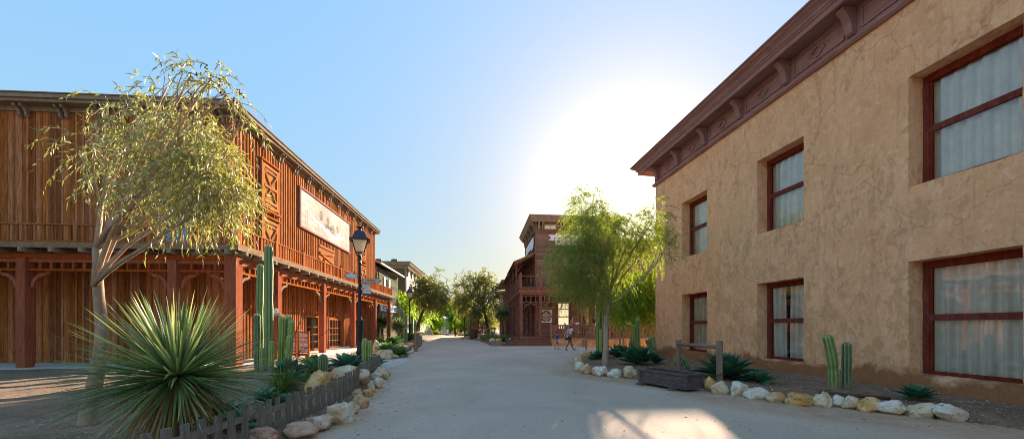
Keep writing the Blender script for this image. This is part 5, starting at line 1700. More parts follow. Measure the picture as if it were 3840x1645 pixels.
def rock_row(lst, fu, fv, group, tail, depth=.75, name='kerb_rock', sub=4):
    """lst: (x, y_bottom, w, h, tint[, note]) in the units of one enlarged view; fu/fv map to photo units"""
    for i, e in enumerate(lst):
        x, yb, w_, h_, c = e[:5]; SEED[0] += 1
        s = fu[1]; u = fu[0] + s * x; v = fv[0] + s * yb
        g_ = G(u, v); W = w_ * s / F * g_.y; H = h_ * s / F * g_.y * .95
        D = min(W, .6) * depth + .05
        p = Vector((g_.x, g_.y + D * .35, 0)); p.z = max(0, min(gz(p.x, p.y), .06)) - .01
        note = e[5] if len(e) > 5 else ''
        lab = f"{CN[c]} {note + ' ' if note else ''}rock, {ORD[i]} {tail}"
        rock(name, lab, p, (W * 1.12, D * 1.1, H * 1.1), 'rock_' + c, SEED[0], group, rz=random.Random(SEED[0]).uniform(-.3, .3), sub=sub)


# kerb rocks, left, from the camera up the street
rock_row([(560, 1180, 240, 110, 'r'), (860, 1112, 290, 112, 'r', 'broad flat'), (1010, 1050, 190, 100, 'r', 'pitted'), (1085, 1003, 95, 62, 't', 'small yellowish'), (1185, 992, 190, 150, 'w', 'large white'), (1290, 918, 90, 96, 't'),
          (1340, 872, 128, 105, 't', 'cracked'), (1325, 815, 90, 70, 't'), (1408, 782, 90, 60, 'o', 'small bluish'), (1432, 752, 60, 90, 't'), (1478, 722, 92, 82, 'w', 'pure white'), (1468, 662, 92, 56, 't'),
          (1510, 652, 112, 92, 't', 'wide'), (1565, 628, 40, 50, 'w', 'small')],
         (456, .3312), (737.9, .3312), 'rocks along the left picket fence', 'from the camera in the row outside the picket fence')
# two big boulders behind the fence
g_ = G(456 + .3312 * 1000, 737.9 + .3312 * 765, .1)
rock('boulder', 'orange stained boulder behind the picket fence, left of the big tan one', (g_.x, g_.y + .2, .05), (.50, .45, .52), 'rock_o', 301, 'boulders behind the fence', .4)
g_ = G(456 + .3312 * 1190, 737.9 + .3312 * 730, .1)
rock('boulder', 'largest pale tan boulder behind the picket fence beside the small cactus', (g_.x + .02, g_.y + .5, .05), (.95, .7, .55), 'rock_t', 302, 'boulders behind the fence', .2)
# boulders and kerb rocks beyond the pale apron: (zoom units of view 1400,1120 at 4.417)
rock_row([(35, 940, 110, 240, 't', 'tall upright'), (165, 1005, 260, 165, 't', 'massive rounded'), (325, 990, 170, 72, 't', 'low pinkish'), (455, 968, 90, 45, 't'), (515, 952, 60, 50, 't'), (548, 938, 70, 50, 'w'),
          (580, 922, 80, 62, 'w'), (612, 908, 60, 60, 'w'), (645, 890, 60, 50, 'w'), (660, 862, 70, 60, 't'), (650, 812, 130, 65, 't'), (555, 858, 80, 50, 'r'), (590, 790, 110, 55, 't')],
         (939.1, .1519), (751.3, .1519), 'rocks edging the agave bed beyond the pale apron', 'from the porch in the ring below the agaves')
rock_row([(830, 588, 90, 58, 't'), (890, 578, 60, 55, 't'), (925, 568, 60, 48, 't'), (960, 560, 50, 45, 'o'), (990, 556, 50, 42, 't'), (1015, 545, 50, 40, 'o'), (1040, 535, 40, 30, 't')],
         (939.1, .1519), (751.3, .1519), 'rocks edging the far left beds', 'from the wooden gate panel along the far left kerb', sub=2)
# right kerb, from the trough end towards the camera and from the trough up the street; (view 2100,1150 at 2.23)
rock_row([(590, 598, 122, 85, 't', 'knobbly'), (470, 594, 112, 76, 'w', 'flat faced'), (412, 582, 36, 26, 't', 'tiny'), (340, 580, 138, 80, 'w', 'large rounded'), (226, 562, 98, 84, 't', 'pale'), (172, 538, 82, 74, 'w', 'white'),
          (158, 505, 74, 88, 't', 'brownish'), (192, 432, 66, 62, 't'), (250, 418, 66, 52, 'o'), (290, 408, 40, 30, 'w')],
         (1408.7, .3008), (771.4, .3008), 'rocks round the tree bed', 'from the wooden trough round the tree bed')
rock_row([(1272, 706, 112, 122, 'o', 'bright orange'), (1352, 730, 145, 112, 't', 'dark pitted'), (1522, 744, 152, 116, 'w', 'domed'), (1670, 772, 182, 96, 'w', 'veined'), (1840, 802, 162, 86, 't', 'yellowish'),
          (2055, 826, 248, 106, 'o', 'long'), (2238, 840, 130, 132, 't', 'leaning'), (2345, 838, 100, 104, 'w'), (2480, 858, 150, 110, 't'), (2640, 880, 180, 120, 'o'), (2850, 905, 190, 115, 'w'), (3080, 930, 200, 130, 't'), (3330, 960, 220, 140, 'w')],
         (1408.7, .3008), (771.4, .3008), 'rocks along the stucco house bed', 'from the trough along the stucco house')
# far right bed rocks (view 1640,1150 at 6.494)
rock_row([(1780, 838, 60, 80, 'w', 'small upright'), (1710, 842, 60, 50, 't'), (1635, 884, 125, 92, 'o'), (1495, 904, 152, 122, 'o', 'big'), (1345, 888, 150, 112, 'w', 'jagged'), (1265, 862, 120, 112, 't', 'tall yellowish'), (1185, 838, 78, 62, 'w'),
          (1158, 812, 92, 102, 't'), (1090, 812, 60, 62, 'w'), (1025, 812, 82, 78, 'w'), (1005, 788, 92, 140, 'r', 'tall'), (735, 782, 145, 72, 'r'), (608, 792, 105, 52, 't'), (575, 706, 215, 105, 't', 'largest'), (450, 704, 70, 30, 't')],
         (1100, .1033), (771.4, .1033), 'rocks edging the yucca bed', 'from the barber shop steps along the yucca bed', sub=2)

# ------------------------------------------------------------------ yuccas
yucca('tree_yucca', 'huge spiky blue green yucca filling the left foreground behind the picket fence', (-3.86, 4.35, .05), .88, .98, 620, 'yucca', .13, seed=3, w=.0125, down=-.38, dry=.22)
bz = lambda x, y: gz(x, y) - .01
for (u, y, hz, R_, lab, sd) in ((1262, 42, 3.08, 1.22, 'palm like yucca on a bare trunk nearest the barber shop steps', 5), (1199, 48, 3.2, 1.2, 'palm like yucca on a rough trunk beside the barrel', 6),
                                (962, 34.6, 2.0, .85, 'yucca on a trunk seen through the far porch opening', 7), (1003, 31, 1.6, .78, 'low trunked yucca right of the last porch post', 8)):
    x = (u - U0) / F * y
    yucca('tree_yucca', lab, (x, y, bz(x, y)), hz, R_, 340, 'yucca_far', .2 if y > 40 else .12, 'tree yuccas up the street', sd, w=.036, down=-.75)
for (u, v, y, R_, lab, sd) in ((1238, 822, 43.5, 1.25, 'large dark rosette of stiff leaves in front of the bare trunked yucca', 11), (956, 850, 28, .6, 'small dark rosette yucca by the fifth porch post', 12),
                               (1228, 838, 37, .75, 'grey spiky rosette behind the far right kerb rocks', 13), (1214, 845, 39, .6, 'darker spiky rosette left of the grey one', 14)):
    x = (u - U0) / F * y
    yucca('rosette_yucca', lab, (x, y, bz(x, y)), bz(x, y) + .2, R_, 200, 'yucca_far', .08, 'stemless yuccas', sd, w=.02, skirt=False, down=0.0)

# ------------------------------------------------------------------ agaves
AG = [(724, 950, 1.02, 'wide blue green agave beside the tall cactus cluster', 'agave', 34, 21, .46), (787, 925, 1.0, 'yellow green striped agave in front of the shingled board', 'agave_y', 40, 22, .42), (872, 927, 1.0, 'tall pointed blue agave at the foot of the street lamp', 'agave_b', 30, 23, .5),
      (664, 1013, .6, 'small blue star shaped agave on the bare soil', 'agave_b', 26, 24, .24), (716, 1014, .5, 'tiny grey agave right of the small blue one', 'agave_b', 22, 25, .16), (556, 1062, .9, 'dark agave half hidden under the big yucca', 'agave', 24, 26, .30),
      (1824, 950, 1, 'largest dark green agave behind the hitching rail', 'agave', 44, 31, .62), (1913, 962, 1, 'small low agave at the foot of the wall under the near window', 'agave', 22, 32, .28), (1607, 917, 1, 'broad agave in the middle of the tree bed', 'agave', 36, 33, .64),
      (1556, 901, 1, 'upright agave right of the young tree trunk', 'agave', 30, 34, .42), (1503, 903, 1, 'agave left of the young tree trunk', 'agave', 28, 35, .33), (1650, 914, 1, 'small agave below the armed cactus at the house corner', 'agave', 24, 36, .34),
      (1488, 905, 1, 'seedling agave beside the white kerb rock', 'agave', 18, 42, .15),
      (992, 868, 1, 'bright spiky agave, topmost of the clump beyond the apron', 'agave_g', 40, 37, .5), (973, 889, 1, 'low broad agave on the massive rounded boulder', 'agave_g', 34, 38, .42), (1001, 892, 1, 'dark agave, lowest of the clump beyond the apron', 'agave_g', 34, 39, .40),
      (1030, 857, 1, 'agave behind the wooden gate panel', 'agave_g', 34, 40, .62), (1048, 850, 1, 'agave at the right end of the gate panel bed', 'agave', 26, 41, .4)]
for (u, v, _, lab, lf, n, sd, R_) in AG:
    g_ = G(u, v, .12); z = gz(g_.x, g_.y)
    agave('agave_plant', lab, (g_.x, g_.y, z), R_ * (1.35 if g_.y < 16 else 1.75), n, lf, sd, group='agaves in the beds')
for (u, y, R_, lab, sd) in ((1262, 33.5, .8, 'green agave below the bare trunked yucca', 51), (1243, 36, .75, 'grey green agave behind the jagged kerb rock', 52), (1176, 49, .9, 'dark agave left of the barrel', 53), (1097, 66, 1.1, 'bright agave in the far left bed', 54),
                            (1060, 60, .9, 'agave under the leaning tree', 55), (1108, 85, 1.4, 'agave by the small far bench', 56), (1133, 120, 2.0, 'pale agave clump at the end of the street', 57), (1145, 118, 2.0, 'green agave clump at the end of the street', 58)):
    x = (u - U0) / F * y
    agave('agave_plant', lab, (x, y, gz(x, y)), R_, 26, 'agave_g' if sd % 2 else 'agave_y', sd, group='agaves up the street')
# grass tufts
g_ = G(708, 982, .12); tuft('grass_tuft', 'arching green grass like tuft with red flower stalks', (g_.x, g_.y, gz(g_.x, g_.y)), .78, 420, 'grass', .006, 61, 'red yucca', arch=.35)
TB = g_
g_ = G(790, 938, .12); tuft('grass_tuft', 'dense yellowish grass under the striped agave', (g_.x, g_.y, gz(g_.x, g_.y)), .42, 420, 'grass', .008, 62, arch=.45)
g_ = G(815, 960, .12); tuft('grass_tuft', 'low grass behind the boulders near the small cactus', (g_.x, g_.y + .9, gz(g_.x, g_.y)), .3, 240, 'grass', .007, 63, arch=.5)
g_ = G(548, 1062, .12); tuft('grass_tuft', 'small pale weed at the left edge of the bed', (g_.x + .1, g_.y, gz(g_.x, g_.y)), .15, 90, 'grass', .006, 64)
g_ = G(590, 1076, .12); tuft('grass_tuft', 'small green weed behind the third picket', (g_.x, g_.y + .35, gz(g_.x, g_.y)), .14, 90, 'grass', .006, 65)
# flower stalks of the red yucca
fsm = MB(); flw = []
for (u0, v0, u1, v1, dy, nf) in ((707, 950, 757, 806, .0, 60), (730, 940, 797, 812, .3, 14), (712, 948, 831, 826, .1, 60), (700, 955, 772, 872, -.1, 40)):
    a = P(u0, v0, TB.y); b_ = P(u1, v1, TB.y + dy)
    pts = [a.lerp(b_, t) + Vector((0, 0, .1 * math.sin(t * PI))) for t in (0, .2, .4, .6, .8, 1)]
    fsm.tube(pts, [.007, .006, .006, .005, .004, .002], 6)
    for k in range(nf):
        t = .66 + .34 * k / nf; p = a.lerp(b_, t) + Vector((0, 0, .1 * math.sin(t * PI)))
        flw.append(p)
o = empty('flower_stalks', (TB.x, TB.y, .1)); tag(o, 'four thin arching stalks with rows of small red flowers', 'flower')
o2 = fsm.obj('stalk', M['stalk'], o, off=(TB.x, TB.y, .1))
fp = np.array([tuple(p - Vector((TB.x, TB.y, .1))) for p in flw]); dd = nr.normal(size=fp.shape) + np.array([[.5, 0, .4]])
leaves('flowers', fp, dd, nr.uniform(.02, .04, len(fp)), nr.uniform(.006, .01, len(fp)), M['flower'], o)

# ------------------------------------------------------------------ cacti
def at(u, v, z=.1):
    g_ = G(u, v, z); return (g_.x, g_.y, gz(g_.x, g_.y))


b0 = at(676, 932); sx = lambda u: (u - 676) / F * b0[1]
zt = lambda v: CH + (HV - v) / F * b0[1] - b0[2]
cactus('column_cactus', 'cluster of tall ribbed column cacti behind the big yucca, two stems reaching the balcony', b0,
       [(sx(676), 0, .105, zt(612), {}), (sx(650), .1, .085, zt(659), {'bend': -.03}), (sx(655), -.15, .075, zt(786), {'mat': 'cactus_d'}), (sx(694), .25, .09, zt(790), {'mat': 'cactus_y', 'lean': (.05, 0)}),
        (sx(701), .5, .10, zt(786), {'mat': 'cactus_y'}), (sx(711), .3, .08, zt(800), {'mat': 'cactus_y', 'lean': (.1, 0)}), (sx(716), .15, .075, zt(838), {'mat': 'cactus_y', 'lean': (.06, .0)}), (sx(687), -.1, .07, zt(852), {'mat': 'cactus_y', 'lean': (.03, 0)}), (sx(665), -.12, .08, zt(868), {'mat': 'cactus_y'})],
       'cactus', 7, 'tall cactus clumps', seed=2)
b1 = at(813, 976); cactus('column_cactus', 'small single ribbed cactus standing between the boulders and the picket fence', b1, [(0, 0, .082, .80, {'mat': 'cactus_d'})], 'cactus_d', 11, seed=3)
b2 = at(918, 912, .1)
cactus('column_cactus', 'short yellowish column cactus beside the street lamp', b2, [(0, 0, .10, .98, {}), (.17, .05, .09, .9, {})], 'cactus_y', 7, seed=4)
b3 = at(1512, 897); h = lambda v: CH + (HV - v) / F * b3[1] - .1
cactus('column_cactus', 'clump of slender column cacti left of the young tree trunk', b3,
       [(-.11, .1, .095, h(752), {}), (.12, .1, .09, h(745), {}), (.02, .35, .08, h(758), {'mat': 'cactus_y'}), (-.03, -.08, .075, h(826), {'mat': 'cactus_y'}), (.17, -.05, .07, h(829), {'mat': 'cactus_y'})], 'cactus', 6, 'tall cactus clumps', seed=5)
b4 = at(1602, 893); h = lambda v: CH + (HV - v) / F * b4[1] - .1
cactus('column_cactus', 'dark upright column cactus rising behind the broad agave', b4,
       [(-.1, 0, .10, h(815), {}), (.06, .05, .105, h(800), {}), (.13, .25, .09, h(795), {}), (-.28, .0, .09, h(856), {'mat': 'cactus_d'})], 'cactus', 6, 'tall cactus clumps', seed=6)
b5 = at(1649, 906); h = lambda v: CH + (HV - v) / F * b5[1] - .1
cactus('column_cactus', 'forked cactus with dark arms leaning against the corner of the stucco house', b5,
       [(0, 0, .085, h(842), {'lean': (-.12, 0)}), (-.16, .1, .075, h(848), {'mat': 'cactus_d', 'lean': (-.02, 0)}), (-.12, -.05, .06, .6, {'mat': 'cactus_d', 'lean': (-.28, 0)}, .22)], 'cactus', 6, seed=7)
b6 = at(2096, 982)
cactus('column_cactus', 'curved ribbed cactus standing against the right end of the stucco wall', b6, [(.02, 0, .085, 1.22, {'lean': (-.16, 0), 'bend': .05, 'waist': .42})], 'cactus', 7, 'cacti at the stucco wall', seed=8)
cactus('column_cactus', 'straight dull cactus just right of the curved one', (b6[0] + .33, b6[1] + .05, b6[2]), [(0, 0, .075, 1.05, {})], 'cactus_d', 7, 'cacti at the stucco wall', seed=9)
b7 = at(1722, 930)
cactus('leaning_cactus', 'thick dark cactus pad leaning beside the left hitching post', b7, [(.08, .2, .17, .5, {'lean': (-.22, 0)})], 'cactus_d', 11, seed=10)
for k, (u, y, hh, lab) in enumerate(((1178, 52, 2.6, 'slim cactus left of the barrel'), (1184, 52.5, 2.9, 'slim cactus right behind the barrel'), (1191, 53, 2.7, 'slim cactus touching the rough yucca trunk'), (1004, 34, 3.6, 'tall thin cactus beyond the last porch post'), (1012, 35, 3.2, 'tall thin cactus left of the second street lamp'),
                                   (1036, 40, 2.6, 'pale thin cactus right of the second street lamp'))):
    x = (u - U0) / F * y
    cactus('column_cactus', lab, (x, y, gz(x, y)), [(0, 0, .13, hh, {}), (.3, .2, .12, hh * .8, {})], 'cactus', 6, 'slim cacti up the street', seed=20 + k)

# ------------------------------------------------------------------ trees
def C(u, v, y, ru, rv, ry, w_): # clump from photo units at depth y
    p = P(u, v, y); return (p.x, p.y, p.z, ru / F * y, ry, rv / F * y, w_)


ty = 14.3; tb = at(1521, 921)
tree('feathery_tree', 'young feathery weeping tree with a slim pale trunk in the rock edged bed', tb, tuple(P(1533, 735, ty)),
     [C(1476, 520, ty + .3, 42, 42, .8, 1.0), C(1500, 560, ty + .1, 50, 40, .9, 1.1), C(1462, 588, ty - .3, 40, 38, .9, .9), C(1530, 600, ty - .2, 60, 50, 1.0, 1.5), C(1600, 580, ty + .2, 50, 45, .9, 1.0), C(1640, 560, ty - .3, 30, 55, .6, .45),
      C(1425, 655, ty, 40, 38, .9, 1.1), C(1480, 670, ty - .5, 55, 45, .9, 1.4), C(1545, 660, ty + .3, 42, 45, 1.0, 1.0), C(1640, 610, ty, 30, 30, .6, .4), C(1440, 712, ty + .2, 38, 30, .8, .9), C(1495, 735, ty - .3, 34, 34, .7, .8), C(1672, 625, ty - .6, 20, 34, .5, .2)],
     .115, .07, 2700, 26, .62, .62, .12, .0075, 'willow', 'bark', seed=4)
ty2 = 20.5
tree('feathery_tree', 'bright green weeping tree behind the slim trunked one, half hidden by the house corner', (P(1583, 872, 21.2).x, 21.2, .1), tuple(P(1598, 800, 21)),
     [C(1560, 755, ty2, 38, 36, .9, 1.2), C(1600, 722, ty2, 48, 34, 1.0, 1.3), C(1640, 728, ty2 - .3, 42, 40, .9, 1.3), C(1610, 770, ty2 - .3, 45, 36, .8, 1.2), C(1655, 695, ty2, 32, 30, .8, .8), C(1680, 740, ty2 + .5, 40, 50, .8, 1.0), C(1562, 712, ty2 + .4, 30, 28, .8, .6)],
     .12, .07, 2400, 26, .7, .8, .14, .011, 'bright', 'bark', seed=5)
# near pepper branches on the left
ty3 = 4.5
tree('pepper_tree', 'slender leaved tree with dark red berries hanging in from the left edge', (-5.9, 5.2, .05), (-5.5, 5.0, 2.5),
     [C(530, 200, ty3, 36, 24, .25, .22), C(480, 190, ty3, 30, 30, .25, .16), C(570, 240, ty3, 38, 16, .25, .26), C(492, 330, ty3 + .1, 46, 42, .4, 1.0), C(545, 400, ty3, 38, 42, .35, 1.1), C(490, 440, ty3, 55, 60, .45, 2.0), C(562, 475, ty3, 32, 46, .35, .9), C(535, 525, ty3 + .1, 46, 36, .35, .8), C(606, 300, ty3 - .1, 14, 8, .12, .06), C(596, 490, ty3 + .1, 14, 36, .2, .18),
      C(420, 380, ty3 + .2, 60, 70, .6, 1.6), C(350, 440, ty3 + .3, 60, 70, .5, 1.3), C(360, 300, ty3 + .5, 60, 50, .5, .8), C(290, 400, ty3 + .7, 60, 60, .6, .8), C(410, 500, ty3 + .2, 50, 50, .5, .9), C(420, 220, ty3 + .3, 50, 36, .4, .35)],
     .10, .045, 1050, 13, .30, .8, .078, .0068, 'pepper', 'bark', seed=6)
bt = MB()
for (u, v) in ((522, 170), (535, 195), (550, 200), (470, 215), (480, 250), (500, 190), (560, 235), (600, 232), (560, 270), (520, 265), (480, 200), (475, 235), (610, 240), (585, 250), (545, 215)):
    for k in range(5):
        q = P(u + rnd.uniform(-7, 7), v + rnd.uniform(-6, 6), ty3 + rnd.uniform(-.1, .1)); bt.sphere(tuple(q), .010, 6, 4)
pt = [o for o in bpy.data.objects if o.name.startswith('pepper_tree')][0]
bt.obj('berries', M['berry'], pt, off=pt.location)['kind'] = 'stuff'
# street trees
tree('leaning_tree', 'tree with a long leaning dark trunk over the left of the street', (P(1038, 850, 43).x, 43, 0), tuple(P(1075, 755, 44)),
     [C(1072, 722, 44, 22, 18, 1.3, 1), C(1092, 738, 44, 28, 20, 1.5, 1.3), C(1108, 752, 43, 16, 18, 1.3, .8), C(1056, 745, 44, 20, 18, 1.5, .9), C(1070, 700, 45, 14, 12, 1, .3), C(1096, 692, 45, 16, 14, 1, .14), C(1085, 768, 44, 28, 12, 1.3, .6), C(1116, 712, 45, 12, 10, 1, .08)],
     .2, .12, 900, 16, 1.1, .4, .22, .040, 'olive', 'bark_dark', 'street trees', 7, tw=True)
tree('spreading_tree', 'wide dark tree with a curved trunk right of the street beside the yuccas', (P(1233, 850, 50).x, 50, .1), tuple(P(1216, 772, 50)),
     [C(1196, 710, 50, 30, 22, 1.8, 1.3), C(1168, 735, 50, 26, 24, 1.8, 1.3), C(1225, 720, 50, 24, 24, 1.6, 1.0), C(1190, 760, 49, 36, 20, 1.8, 1.3), C(1240, 745, 51, 16, 26, 1.3, .7), C(1205, 690, 50, 24, 10, 1.3, .22), C(1160, 765, 50, 20, 18, 1.5, .8), C(1160, 700, 51, 14, 14, 1, .15)],
     .25, .14, 1000, 16, 1.1, .4, .24, .042, 'olive', 'bark_dark', 'street trees', 8)
yl = [(1010, 760, 46, 30, 38, 'bright'), (1050, 785, 60, 36, 26, 'bright'), (1085, 800, 75, 30, 20, 'bright'), (1030, 760, 52, 30, 34, 'bright'), (1132, 785, 95, 20, 26, 'bright'), (1118, 815, 100, 10, 12, 'yellow'), (1160, 800, 110, 12, 18, 'yellow'), (1150, 780, 130, 30, 30, 'olive'), (1180, 775, 85, 30, 26, 'olive'), (1172, 808, 100, 18, 14, 'bright'), (1215, 790, 95, 30, 30, 'olive'), (1245, 780, 110, 26, 34, 'olive'), (1128, 770, 150, 34, 24, 'olive'), (1100, 765, 120, 26, 30, 'bright')]
nm = ['leftmost bright green tree behind the second street lamp', 'bright green tree between the lamps and the far porch', 'bright green tree shading the far white porch', 'bright green tree just behind the leaning trunk', 'bright green tree closing the street on the left', 'small yellow green bush at the far left kerb',
      'small yellow green bush near the broken wagon wheel', 'olive tree at the very end of the street', 'olive tree behind the broken wagon wheel', 'low green tree behind the slim cacti', 'olive tree behind the palm like yuccas', 'olive tree beyond the side houses on the right', 'farthest olive tree over the end of the street', 'green tree behind the far pale store']
for k, (u, v, y, ru, rv, lf) in enumerate(yl):
    x = (u - U0) / F * y; p = P(u, v, y)
    tree('street_tree', nm[k], (x, y, 0), (x, y, max(1.0, p.z * .6)),
         [C(u, v, y, ru * .7, rv * .7, ru / F * y * .7, 1), C(u - ru * .45, v + rv * .3, y, ru * .45, rv * .5, ru / F * y * .5, .6), C(u + ru * .45, v + rv * .25, y, ru * .45, rv * .5, ru / F * y * .5, .6), C(u, v + rv * .5, y, ru * .7, rv * .4, ru / F * y * .5, .6)],
         .14, .08, 420, 14, .02 * y, .5, .0042 * y, .0011 * y, lf, 'bark_dark', 'trees along the far street', 30 + k, tw=False)
tree('thin_tree', 'thin straight sapling behind the dark agave right of the street', (P(1170, 846, 52).x, 52, .1), tuple(P(1169, 790, 52)), [C(1168, 765, 52, 14, 16, .8, 1)], .09, .06, 160, 14, .7, .5, .2, .04, 'olive', 'bark_dark', None, 60, tw=False)
tree('thin_tree', 'thin staked sapling left of the bright weeping tree trunk', (P(1568, 880, 22).x, 22, .1), tuple(P(1569, 800, 22)), [C(1566, 790, 22, 12, 22, .5, 1)], .05, .03, 200, 20, .4, .7, .12, .009, 'bright', 'bark', None, 61, tw=False)

# low filler plants in the left bed
for k, (x, y, R_, lf, lab) in enumerate(((-4.1, 6.6, .26, 'grass', 'low green plant on the soil right of the big yucca'), (-4.7, 7.6, .34, 'grass', 'grassy clump left of the small blue agave'), (-5.3, 9.6, .40, 'grass', 'arching green clump before the tall cactus cluster'), (-5.0, 10.9, .34, 'grass', 'green clump right of the tall cactus cluster'),
                                      (-4.5, 10.2, .30, 'grass', 'leafy tuft behind the orange boulder'), (-5.2, 12.6, .36, 'grass', 'leafy tuft left of the lamp agave'), (-4.2, 5.6, .2, 'grass', 'short tuft beside the irrigation hose'), (-6.6, 10.8, .4, 'grass', 'green clump left of the tall cactus cluster'),
                                      (-7.2, 8.8, .5, 'grass', 'wide tuft on the open soil at the left'), (-8.6, 11.0, .5, 'grass', 'wide tuft near the porch corner'))):
    tuft('grass_tuft', lab, (x, y, gz(x, y)), R_, 260, lf, .009, 80 + k, group='low tufts in the left bed', arch=.5)
for k, (x, y, R_, lf, lab) in enumerate(((-5.9, 11.4, .5, 'agave_b', 'pale blue agave at the foot of the tall cactus cluster'), (-5.1, 8.7, .42, 'agave', 'dark agave between the tufts in the middle of the left bed'), (-4.9, 13.7, .45, 'agave_b', 'blue agave by the last picket section'),
                                      (-3.7, 5.0, .3, 'agave_b', 'small spiky agave in the shade of the big yucca'), (5.9, 9.3, .3, 'agave', 'small agave behind the dark pitted rock'), (7.4, 6.9, .35, 'agave', 'agave in front of the curved cactus'))):
    agave('agave_plant', lab, (x, y, gz(x, y)), R_, 28, lf, 90 + k, group='agaves in the beds')
# ------------------------------------------------------------------ picket fence
def fence(name, label, pts, n, hh, seed, w=.10):
    a, b = Vector(pts[0]), Vector(pts[1]); d = (b - a); L = d.length; dn = d.normalized(); nn = Vector((-dn.y, dn.x, 0))
    r = random.Random(seed)
    o = empty(name, a); tag(o, label, 'fence', 'low picket fence sections')
    for z in (.13, .30):
        mb = MB(); A = Vector((0, 0, z * hh / .42)); B = d + A + Vector((0, 0, gz(b.x, b.y) * 0))
        mb.bar(A + nn * .012, B + nn * .012, .075, .028, nn); mb.obj('rail', M['grey_wood'], o)
    for k in range(n):
        t = (k + .5) / n; c = d * t; h = hh * r.uniform(.96, 1.04); ww = w * r.uniform(.92, 1.06) / 2
        le = r.gauss(0, .015); tl = r.gauss(-.02, .015)
        vs = []
        for y_ in (-.022, -.001):
            for x_, z in ((-ww, -.03), (ww, -.03), (ww, h - r.uniform(0, .01)), (-ww, h)):
                q = c + dn * (x_ + le * z / h) - nn * (y_ + .0 + tl * z) * -1 * -1
                vs.append(Vector((q.x, q.y, z)))
        mb = MB().add(vs, [(0, 1, 2, 3), (4, 7, 6, 5), (0, 4, 5, 1), (1, 5, 6, 2), (2, 6, 7, 3), (3, 7, 4, 0)])
        mb.obj('picket', M['grey_wood'], o, bevel=.004)
    return o


FZ = .02
fence('picket_fence', 'weathered grey low picket fence section nearest the camera', [(-3.12, .2, FZ), (-3.14, 4.55, FZ)], 22, .50, 1)
fence('picket_fence', 'weathered grey low picket fence section along the small agaves', [(-3.12, 4.6, FZ), (-3.08, 6.9, FZ)], 12, .50, 2)
fence('picket_fence', 'taller leaning grey picket fence section in front of the boulders', [(-3.12, 6.85, FZ), (-3.52, 9.1, FZ)], 11, .54, 3)
fence('picket_fence', 'last grey picket fence section ending at the pale apron', [(-3.66, 9.3, FZ), (-4.62, 13.3, FZ)], 20, .50, 4)
fence('picket_fence', 'short grey picket fence return facing the boulders', [(-4.15, 8.9, FZ), (-3.62, 9.1, FZ)], 3, .5, 5)
# irrigation hose on the soil
pts = []
for x, y in ((-60, 1030), (60, 1003), (180, 960), (380, 985), (470, 935), (560, 872), (600, 840)):
    g_ = G(456 + .3312 * x, 737.9 + .3312 * y, .13); pts.append((g_.x, g_.y, gz(g_.x, g_.y) + .012))
tag(MB().tube(pts, .008, 6).obj('irrigation_hose', M['stalk'], smooth=True), 'thin brown irrigation hose lying on the soil behind the pickets', 'hose')
pts = []
for u, v in ((1840, 952), (1880, 956), (1930, 966), (1975, 972), (2040, 980), (2090, 984)):
    g_ = G(u, v, .13); pts.append((g_.x, g_.y, gz(g_.x, g_.y) + .012))
tag(MB().tube(pts, .008, 6).obj('irrigation_hose', M['stalk'], smooth=True), 'thin brown irrigation hose along the foot of the stucco wall', 'hose')
a = P(2062, 986, 7.1); b = P(2240, 1002, 6.6)
tag(MB().tube([a, b], .032, 10).obj('rusty_pipe', M['rust'], smooth=True), 'dark rusty pipe lying across the kerb rocks at the right', 'pipe')


